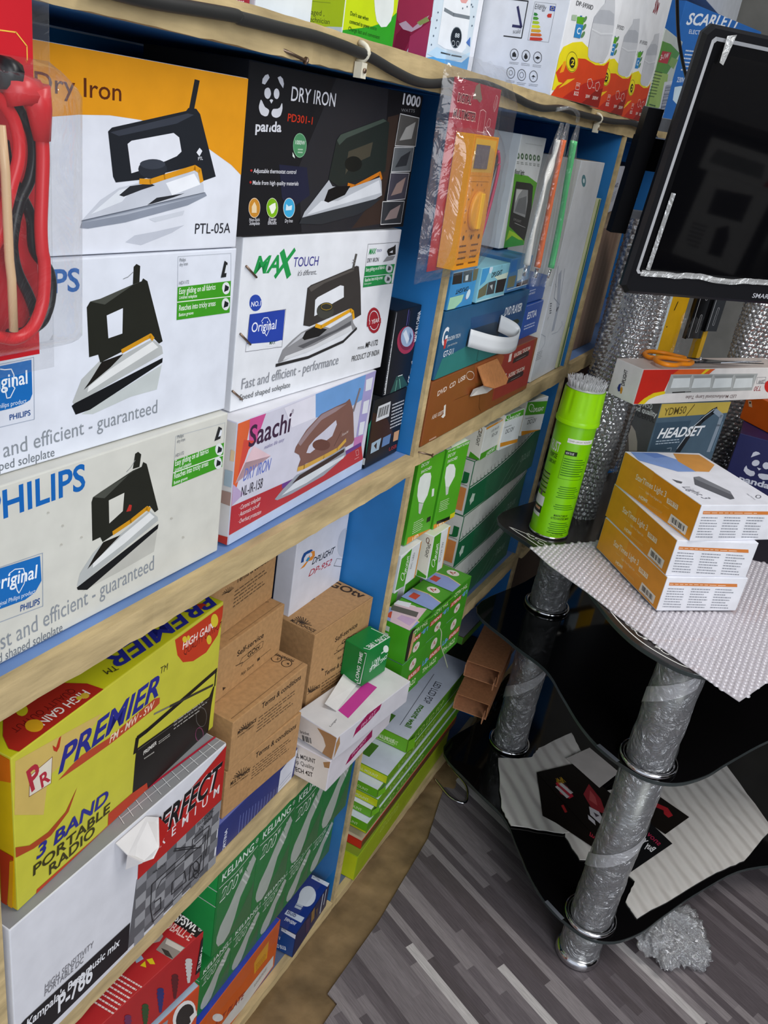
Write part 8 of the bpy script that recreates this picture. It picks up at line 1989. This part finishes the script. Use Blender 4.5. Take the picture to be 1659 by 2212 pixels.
# ------------------------------------------------------------------ foam sheets, flyers and card on the lowest glass
FOAM = mat('#d6d1cb', .6, 'foam'); nt = FOAM.node_tree; wv = nt.nodes.new('ShaderNodeTexWave'); wv.inputs['Scale'].default_value = 14; wv.inputs['Distortion'].default_value = 1.2; wv.bands_direction = 'DIAGONAL'
tc = nt.nodes.new('ShaderNodeTexCoord'); nt.links.new(tc.outputs['Object'], wv.inputs['Vector']); bp = nt.nodes.new('ShaderNodeBump'); bp.inputs['Strength'].default_value = .8; bp.inputs['Distance'].default_value = .006; nt.links.new(wv.outputs[1], bp.inputs['Height']); nt.links.new(bp.outputs[0], nt.nodes['Principled BSDF'].inputs['Normal'])
def ragged(pts, n=5, amp=.002, sd=0):
    o = []; rr = random.Random(sd)
    for (x0, y0), (x1, y1) in zip(pts, pts[1:]+pts[:1]):
        for k in range(n): o.append((x0+(x1-x0)*k/n+rr.uniform(-amp, amp)*(k > 0), y0+(y1-y0)*k/n+rr.uniform(-amp, amp)*(k > 0)))
    return o
for pts, z, lb in (([(.435,1.657), (.574,1.858), (.700,1.70), (.66,1.56), (.615,1.49), (.503,1.276), (.475,1.30), (.478,1.36), (.433,1.383), (.370,1.345), (.327,1.385), (.30,1.50)], .1006, 'large white foam sheet on the lowest glass shelf, under the flyers'), ([(.190,1.604), (.237,1.711), (.277,1.66), (.402,1.498), (.321,1.388), (.224,1.34), (.189,1.374), (.126,1.512), (.165,1.540), (.188,1.565)], .1032, 'smaller white foam sheet with torn edges at the left column, under flyers')):
    mb = MB(); mb.prism(ragged(pts, 6, .0015, int(z*1e4)), z, z+.002, FOAM); tag(mb.build('foam_sheet'), lb, 'foam sheet', 'foam sheets on the lowest glass')
def flyer(q, z, art, lb):
    (x0, y0), (x1, y1), (x2, y2), (x3, y3) = q
    mb = MB(); mb.prism(q, z, z+.0006, mat('#17120f' if 'Buy' not in lb else '#141416', .3))
    def fr(f):
        def g(u, v, e):
            u, v = u*10, v*10; a = (1-u)*(1-v); b = u*(1-v); c = u*v; d = (1-u)*v
            return (a*x0+b*x1+c*x2+d*x3, a*y0+b*y1+c*y2+d*y3, z+.0006+e)
        return g
    print_on(mb, fr, art, .3); tag(mb.build('flyer'), lb, 'flyer', 'dark flyers on the lowest glass')
# print is given in percent of the sheet
flyer([(.385,1.389), (.288,1.407), (.249,1.455), (.415,1.43)], .1055, [('F', 'p', '#8a2028', [60, 40, 70, 50, 66, 56, 58, 46])], 'dark flyer lying lowest, its corner out to the left')
flyer([(.396,1.400), (.270,1.405), (.215,1.521), (.362,1.560)], .1065, [('F', 't', '#a02838', 'max', 18, 16, 3.3, 20, 12, 3, 0), ('F', 'p', '#a02828', [60, 30, 66, 42, 62, 46, 56, 34])], 'dark flyer with red lettering under the pink and red flyer')
flyer([(.278,1.607), (.415,1.545), (.396,1.407), (.215,1.521)], .1075, [('F', 'p', '#b82438', [20, 82, 34, 92, 44, 84, 44, 72, 30, 66, 20, 72]), ('F', 'p', '#c4c0c0', [24, 84, 42, 80, 42, 88, 24, 90]), ('F', 'p', '#c4c0c0', [22, 70, 40, 66, 40, 74, 22, 78]), ('F', 't', '#5a4a4a', 'UGX 15,000', 41, 82, 3.14, 16, 4, 1, 0), ('F', 't', '#5a4a4a', 'UGX 10,000', 39, 69, 3.14, 16, 4, 1, 0), ('F', 't', '#c49a2a', 'MoMo', 24, 60, 1.6, 18, 9, 2, 0), ('F', 'p', '#8a2a30', [40, 20, 66, 28, 84, 46, 70, 62, 48, 50]), ('F', 'p', '#a8484a', [48, 30, 60, 34, 70, 46, 58, 50]), ('F', 'p', '#b9b4b8', [64, 62, 76, 54, 90, 62, 86, 72, 72, 74]), ('F', 'p', '#b9b4b8', [70, 78, 80, 76, 84, 82, 74, 84]), ('F', 'p', '#4a4048', [72, 64, 80, 60, 78, 68])], 'dark flyer with pink ovals and a red picture, topmost at the left')
flyer([(.435,1.640), (.537,1.608), (.503,1.523), (.415,1.547)], .1050, [('F', 'p', '#a8242c', [28, 30, 60, 18, 78, 30, 76, 46, 64, 44, 58, 34, 34, 44])], 'dark flyer with a red bracket shape, right of the column')
flyer([(.451,1.543), (.521,1.504), (.461,1.363), (.415,1.380)], .1062, [('F', 't', '#e4e2e4', 'Buy Your', 86, 40, 3.14, 66, 12, 3, 0), ('F', 't', '#a02848', 'snov', 84, 22, 3.14, 44, 10, 2, 0), ('F', 'p', '#902038', [20, 60, 30, 58, 28, 66])], 'dark flyer with white Buy lettering, right of the column')
mb = MB(); mb.prism([(.256,1.608), (.29,1.68), (.371,1.642), (.347,1.563)], .1095, .1102, mat('#b9b2ae', .5)); tag(mb.build('blank_card'), 'blank pale card lying on the flyers under the middle glass shelf', 'card')
# crumpled clear bag on the floor
mb = MB()
def crump(u, v):
    a = u*6.2832; t = v*math.pi; n_ = noise2(math.cos(a)*3+5, math.sin(a)*3+v*4)*.45+noise2(math.cos(a)*9, v*9+math.sin(a)*9)*.18
    r = 1+n_; return (.566+.062*r*math.sin(t)*math.cos(a)-.02*math.cos(t), 1.352+.075*r*math.sin(t)*math.sin(a), max(.0036, .036+.030*r*math.cos(t)))
mb.grid(crump, 70, 40, film('crumpled_film', (.93, .93, .92, 1), .30, .14, .1, 1.0, 60)); tag(mb.build('plastic_bag'), 'crumpled clear plastic bag on the striped floor beside the column foot', 'plastic bag')
# wire bracket by the bottom board
mb = MB(); w_ = [(p[0]+.012, p[1], .0065) for p in [(-0.0024, 1.4655, 0.008), (0.0103, 1.4574, 0.008), (0.0523, 1.4353, 0.008), (0.085, 1.4437, 0.008), (0.0656, 1.4898, 0.008), (0.0213, 1.5168, 0.008), (-0.0019, 1.5315, 0.008)]]
mb.tube(spline(w_, 5), .0026, CHROME, 10); W0 = mb.build('wire_bracket'); tag(W0, 'bent chrome wire bracket lying on the floor by the lowest board', 'wire bracket')
# torn open carton sleeves
SLK = mat('#a8714a', .75, 'kraft'); SLI = mat('#b9805a', .8, 'kraft')
def sleeve(P, label):
    T = Matrix.Translation(P) @ Euler((0, math.radians(-8), math.radians(98))).to_matrix().to_4x4(); mb = MB(); t = .0025; L_, D_, H_ = .2, .075, .034
    mb.box((0, 0, 0), (L_, D_, t), SLI, T); mb.box((.012, 0, H_-t), (L_, D_, H_), SLK, T); mb.box((.004, 0, t), (L_, t, H_-t), SLK, T); mb.box((0, D_-t, t), (L_, D_, H_-t), SLI, T)
    mb.box((-.02, .004, .004), (0, .006, H_-.008), SLI, T); tag(mb.build('carton_sleeve'), label, 'carton', 'torn brown carton sleeves')
sleeve((.088, 1.485, .30), 'torn open brown carton sleeve, upper of two beside the bracket cartons'); sleeve((.092, 1.45, .235), 'torn open brown carton sleeve, lower of two beside the bracket cartons')
# ------------------------------------------------------------------ parts fixed to cartons
CAP = .69
def on_face(key, mb, name, **k): return child(mb, name, CT[key], **k)
# white carry handle and torn flap of the players
hp = [(93.3, 48.5), (140.6, 37.3), (191.2, 30.0), (226.9, 32.5), (233.7, 43.0), (209.0, 55.6)]
mb = MB(); hs = spline([(x/1000, -.004-.030*math.sin(min(1, i/5)*math.pi)**.7, z/1000) for i, (x, z) in enumerate(hp)], 6); n = len(hs)
mb.grid(lambda u, v: (hs[min(n-1, int(u*(n-1)))].x, hs[min(n-1, int(u*(n-1)))].y, hs[min(n-1, int(u*(n-1)))].z - .013 + .026*v), n-1, 3, mat('#d3d6d8', .35, 'plastic')); on_face('dvdb', mb, 'carry_handle', thick=.0016)
hp = [(159.1, 91.6), (239.2, 91.2), (272.7, 54.4), (254.4, 49.7), (202.6, 52.8), (171.7, 61.8)]
mb = MB(); fl = [(x/1000, z/1000) for x, z in hp]; mb.add([(fl[0][0], -.001, fl[0][1]), (fl[1][0], -.001, fl[1][1]), (fl[2][0], -.016, fl[2][1]), (fl[3][0], -.02, fl[3][1]), (fl[4][0], -.02, fl[4][1]), (fl[5][0], -.014, fl[5][1])], [(0, 1, 2, 5), (5, 2, 3, 4)], mat('#c4824e', .7, 'kraft')); on_face('dvdr', mb, 'torn_flap', thick=.002)
hp = [(149.4, 46.1), (147.8, 58.9), (191.8, 54.9), (253.1, 52.0), (254.2, 40.6), (208.8, 40.7)]
mb = MB(); mb.add([(x/1000, -.003-.004*(i % 2), z/1000) for i, (x, z) in enumerate(hp)], [(0, 1, 2, 5), (2, 3, 4, 5)], mat('#cfcac6', .35, 'plastic')); on_face('dvdr', mb, 'handle_strap', thick=.0015)
# raised flap of the white and red radio carton
hp = [(126.0, 191.6), (169.4, 192.1), (183.6, 179.4), (195.5, 160.0), (167.4, 163.8), (159.2, 154.2), (143.0, 163.3), (134.0, 152.8), (131.4, 177.8)]
q = [(x/1000, z/1000) for x, z in hp]
mb = MB(); y1 = -.022
mb.add([(q[0][0], -.001, q[0][1]), (q[1][0], -.001, q[1][1]), (q[2][0]+.002, -.004, q[2][1]), (q[4][0], y1, q[4][1]), (q[5][0], y1, q[5][1]), (q[6][0], y1, q[6][1]), (q[8][0], -.012, q[8][1])], [(0, 1, 2, 3, 4, 5, 6)], mat('#dcd8d6', .5))
mb.add([(q[2][0]+.002, -.004, q[2][1]), (q[3][0], -.010, q[3][1]), (q[4][0], y1-.001, q[4][1])], [(0, 1, 2)], mat('#b3211e', .4))
mb.add([(q[8][0], -.012, q[8][1]), (q[6][0], y1, q[6][1]), (q[7][0], -.008, q[7][1])], [(0, 1, 2)], mat('#cfcac8', .5)); on_face('perfect', mb, 'raised_flap', thick=.0014)
# staples of the white iron carton
for a, b in ([(5.7, 144.4), (22.6, 132.6)], [(5.0, 80.0), (22.2, 66.8)], [(0.1, 22.8), (16.2, 10.6)]):
    mb = MB(); mb.tube([(a[0]/1000, -.0012, a[1]/1000), (b[0]/1000, -.0012, b[1]/1000)], .0011, NAIL, 6); on_face('maxt', mb, 'staple')
# raised lid flaps and torn corners
hp = [(36.7, 53.1), (42.3, 34.6), (117.0, 52.4), (113.7, 78.1)]
mb = MB(); W, D, H = CT['brk1'].dimensions; H = max(v.co.z for v in CT['brk1'].data.vertices)
mb.add([(x/1000, y/1000, H+.002+.006*(i in (0, 3))) for i, (x, y) in enumerate(hp)], [(0, 1, 2, 3)], mat('#dedcda', .5)); on_face('brk1', mb, 'tuck_flap', thick=.001)
H = max(v.co.z for v in CT['g2'].data.vertices); mb = MB(); mb.add([(.016, .002, H), (.07, .002, H), (.066, .010, H+.005), (.02, .010, H+.004)], [(0, 1, 2, 3)], mat('#c9d4c0', .5)); on_face('g2', mb, 'tuck_flap', thick=.0008)
for k, (x0, x1) in (('thu1', (.006, .07)), ('th1u', (.045, .078))):
    H = max(v.co.z for v in CT[k].data.vertices); mb = MB(); mb.add([(x0, -.001, H-.004), (x1, -.001, H-.004), (x1-.004, -.012, H+.010), (x0+.003, -.012, H+.008)], [(0, 1, 2, 3)], mat('#52a823', .4)); on_face(k, mb, 'open_flap', thick=.001)
H = max(v.co.z for v in CT['th1u'].data.vertices)
mb = MB(); mb.add([(.003, -.0008, .006), (.010, -.0012, .004), (.012, -.001, H-.010), (.022, -.0012, H-.004), (.008, -.001, H-.002), (.001, -.0008, H-.012)], [(0, 1, 2, 3, 4, 5)], mat('#1c120c', .9)); mb.add([(.010, -.0016, .004), (.014, -.004, .02), (.018, -.003, H-.014), (.012, -.0014, H-.010)], [(0, 1, 2, 3)], mat('#a8845c', .8)); on_face('th1u', mb, 'torn_edge')
for k in ('led1', 'led3', 'led5'):
    H = max(v.co.z for v in CT[k].data.vertices); mb = MB(); mb.add([(.001, -.001, .002), (.022, -.007, .004), (.022, -.006, H-.004), (.001, -.001, H-.002)], [(0, 1, 2, 3)], mat('#6aa81e', .4)); on_face(k, mb, 'end_flap', thick=.0008)
# clear film over the bulb cartons and the green tube cartons
WR = film('shrink_film', (.99, .99, .985, 1), .03, .006, .10, .6, 18)
def sheet_film(y0, y1, z0, z1, x, label, amp=.004, sd=0, tail=None):
    mb = MB(); mb.grid(lambda u, v: (x+amp*abs(noise2(u*9+sd, v*7)), y0+(y1-y0)*u+.004*noise2(v*6, sd+1.5)*(u > .97), z0+(z1-z0)*v+.004*noise2(u*8+sd, 4.4)*(v < .03)), 50, 30, WR)
    if tail: mb.grid(tail, 14, 14, WR)
    tag(mb.build('clear_film'), label, 'film')
sheet_film(.648, 1.026, .142, .438, .004, 'crinkled clear film stretched over the green bulb cartons', sd=2)
sheet_film(1.375, 1.73, .505, .82, .0, 'crinkled clear film over the dark green tube cartons', .006, 6)
mb = MB(); mb.tube(spline([(0.06, 1.1088, 0.6342), (0.062, 1.1316, 0.6092), (0.062, 1.1419, 0.5791), (0.06, 1.1813, 0.5315), (0.055, 1.2275, 0.4793)], 6), .0009, mat('#b8bfa0', .6), 6); tag(mb.build('string'), 'pale string hanging down over the green torch cartons', 'string')
# ------------------------------------------------------------------ dark goods behind the stand
BAGM = mat('#0c0c0e', .22, 'plastic')
def lumpy(x, y, z, rx, ry, rz, sd):
    mb = MB(); mb.grid(lambda u, v: (x+rx*math.sin(v*math.pi)*math.cos(u*6.2832)*(1+.25*noise2(u*5+sd, v*5)), y+ry*math.sin(v*math.pi)*math.sin(u*6.2832)*(1+.25*noise2(u*6+sd, v*4)), max(z-rz*.92, z-rz*math.cos(v*math.pi)*(1+.2*noise2(u*7, v*7+sd)))), 60, 36, BAGM); return mb
tag(lumpy(-.10, 2.02, .580, .10, .17, .092, 3).build('black_bag'), 'shiny black plastic bag lying on the lower shelf of the third bay', 'bag')
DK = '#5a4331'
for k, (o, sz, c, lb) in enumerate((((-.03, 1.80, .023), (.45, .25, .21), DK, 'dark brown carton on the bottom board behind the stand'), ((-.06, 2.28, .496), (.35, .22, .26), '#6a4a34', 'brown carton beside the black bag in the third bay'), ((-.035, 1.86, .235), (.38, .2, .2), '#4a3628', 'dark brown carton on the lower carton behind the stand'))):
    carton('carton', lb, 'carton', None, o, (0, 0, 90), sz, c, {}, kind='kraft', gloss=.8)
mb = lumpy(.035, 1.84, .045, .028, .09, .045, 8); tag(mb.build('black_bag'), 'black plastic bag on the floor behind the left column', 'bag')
mb = MB(); mb.box((-.005, 0, 0), (.005, .018, .16), mat('#e4e0da', .5), Matrix.Translation((.045, 1.70, .21)) @ Euler((.5, .2, 0)).to_matrix().to_4x4())
carton('flat_carton', 'kraft carton standing on edge in the third bay below the white carton', 'carton', None, (-.09, 2.055, .944), (0, 0, 90), (.25, .2, .29), '#a8937c', {}, kind='kraft', gloss=.8)
# hidden supports that really stand under the small cartons
for o, sz in (((-.025, 1.060, .495), (.065, .06, .195)), ((-.025, 1.150, .495), (.065, .06, .183))):
    carton('bulb_carton', 'white and green bulb carton hidden behind the torch cartons', 'carton', 'bulb cartons hidden behind the torch cartons', o, (0, 0, 90), sz, '#dcdfe0', {'F': '#4b9c22'})
carton('decoder_carton', 'kraft decoder carton under the upright one, hidden by the torn bracket cartons', 'carton', None, (-.035, .862, .478), (0, 0, 90), (.155, .14, .054), '#b58b5d', {}, kind='kraft', gloss=.7)
# ------------------------------------------------------------------ goods across the aisle, seen mirrored in the television
mb = MB(); mb.box((2.30, .3, 0), (2.33, 2.5, 2.2), mat('#2b2725', .8, 'paint')); structure(mb, 'dark_backing')  # added dark panel out of view, darkens what the television screen mirrors
mb = MB()
for z in (.78, 1.20): mb.box((1.98, .4, z-.02), (2.298, 2.4, z), mat('#3a332e', .7, 'wood'))
for y in (.42, 2.38): mb.box((1.98, y-.015, .004), (2.298, y+.015, 1.2), mat('#3a332e', .7, 'wood'))
tag(mb.build('opposite_rack'), 'dark rack across the aisle, seen only mirrored in the television screen', 'rack')
carton('oven_carton', 'white carton with an oven picture, mirrored in the television screen', 'carton', None, (1.99, 1.36, .781), (0, 0, -90), (.21, .25, .27), '#dcdad6', {}, art=[('F', 'p', '#3a3a3c', [250, 800, 800, 760, 820, 1150, 260, 1220]), ('F', 'p', '#2a2a2c', [300, 200, 520, 180, 560, 600, 400, 700, 320, 500]), ('F', 'g', '#555555', [700, 600, 950, 590, 700, 200], 6, .4)])
carton('lamp_carton', 'white and red carton mirrored in the television above the oven carton', 'carton', None, (1.99, 1.42, 1.0515), (0, 0, -90), (.30, .25, .09), '#dcdad6', {}, art=[('F', 'p', '#b82a20', [60, 40, 500, 40, 350, 400, 60, 400]), ('F', 'p', '#8a8c8a', [560, 120, 1400, 120, 1350, 330, 600, 330])])
carton('carton', 'plain white carton mirrored at the top of the television screen', 'carton', None, (1.99, 1.30, 1.201), (0, 0, -90), (.34, .25, .16), '#8f8d8c', {})
B5 = thing('drinking_bottle', 'steel bottle with a lime green lid, mirrored in the television screen', 'bottle', (1.95+.07, 1.43, .781))
mb = MB(); mb.lathe([(.036, 0), (.042, .004), (.042, .17), (.03, .2)], mat('#8a8c80', .25, 'metal'), 28); child(mb, 'bottle_body', B5)
mb = MB(); mb.lathe([(.032, .2), (.034, .202), (.034, .245), (.026, .255)], mat('#7cc81e', .35), 28); child(mb, 'lid', B5)
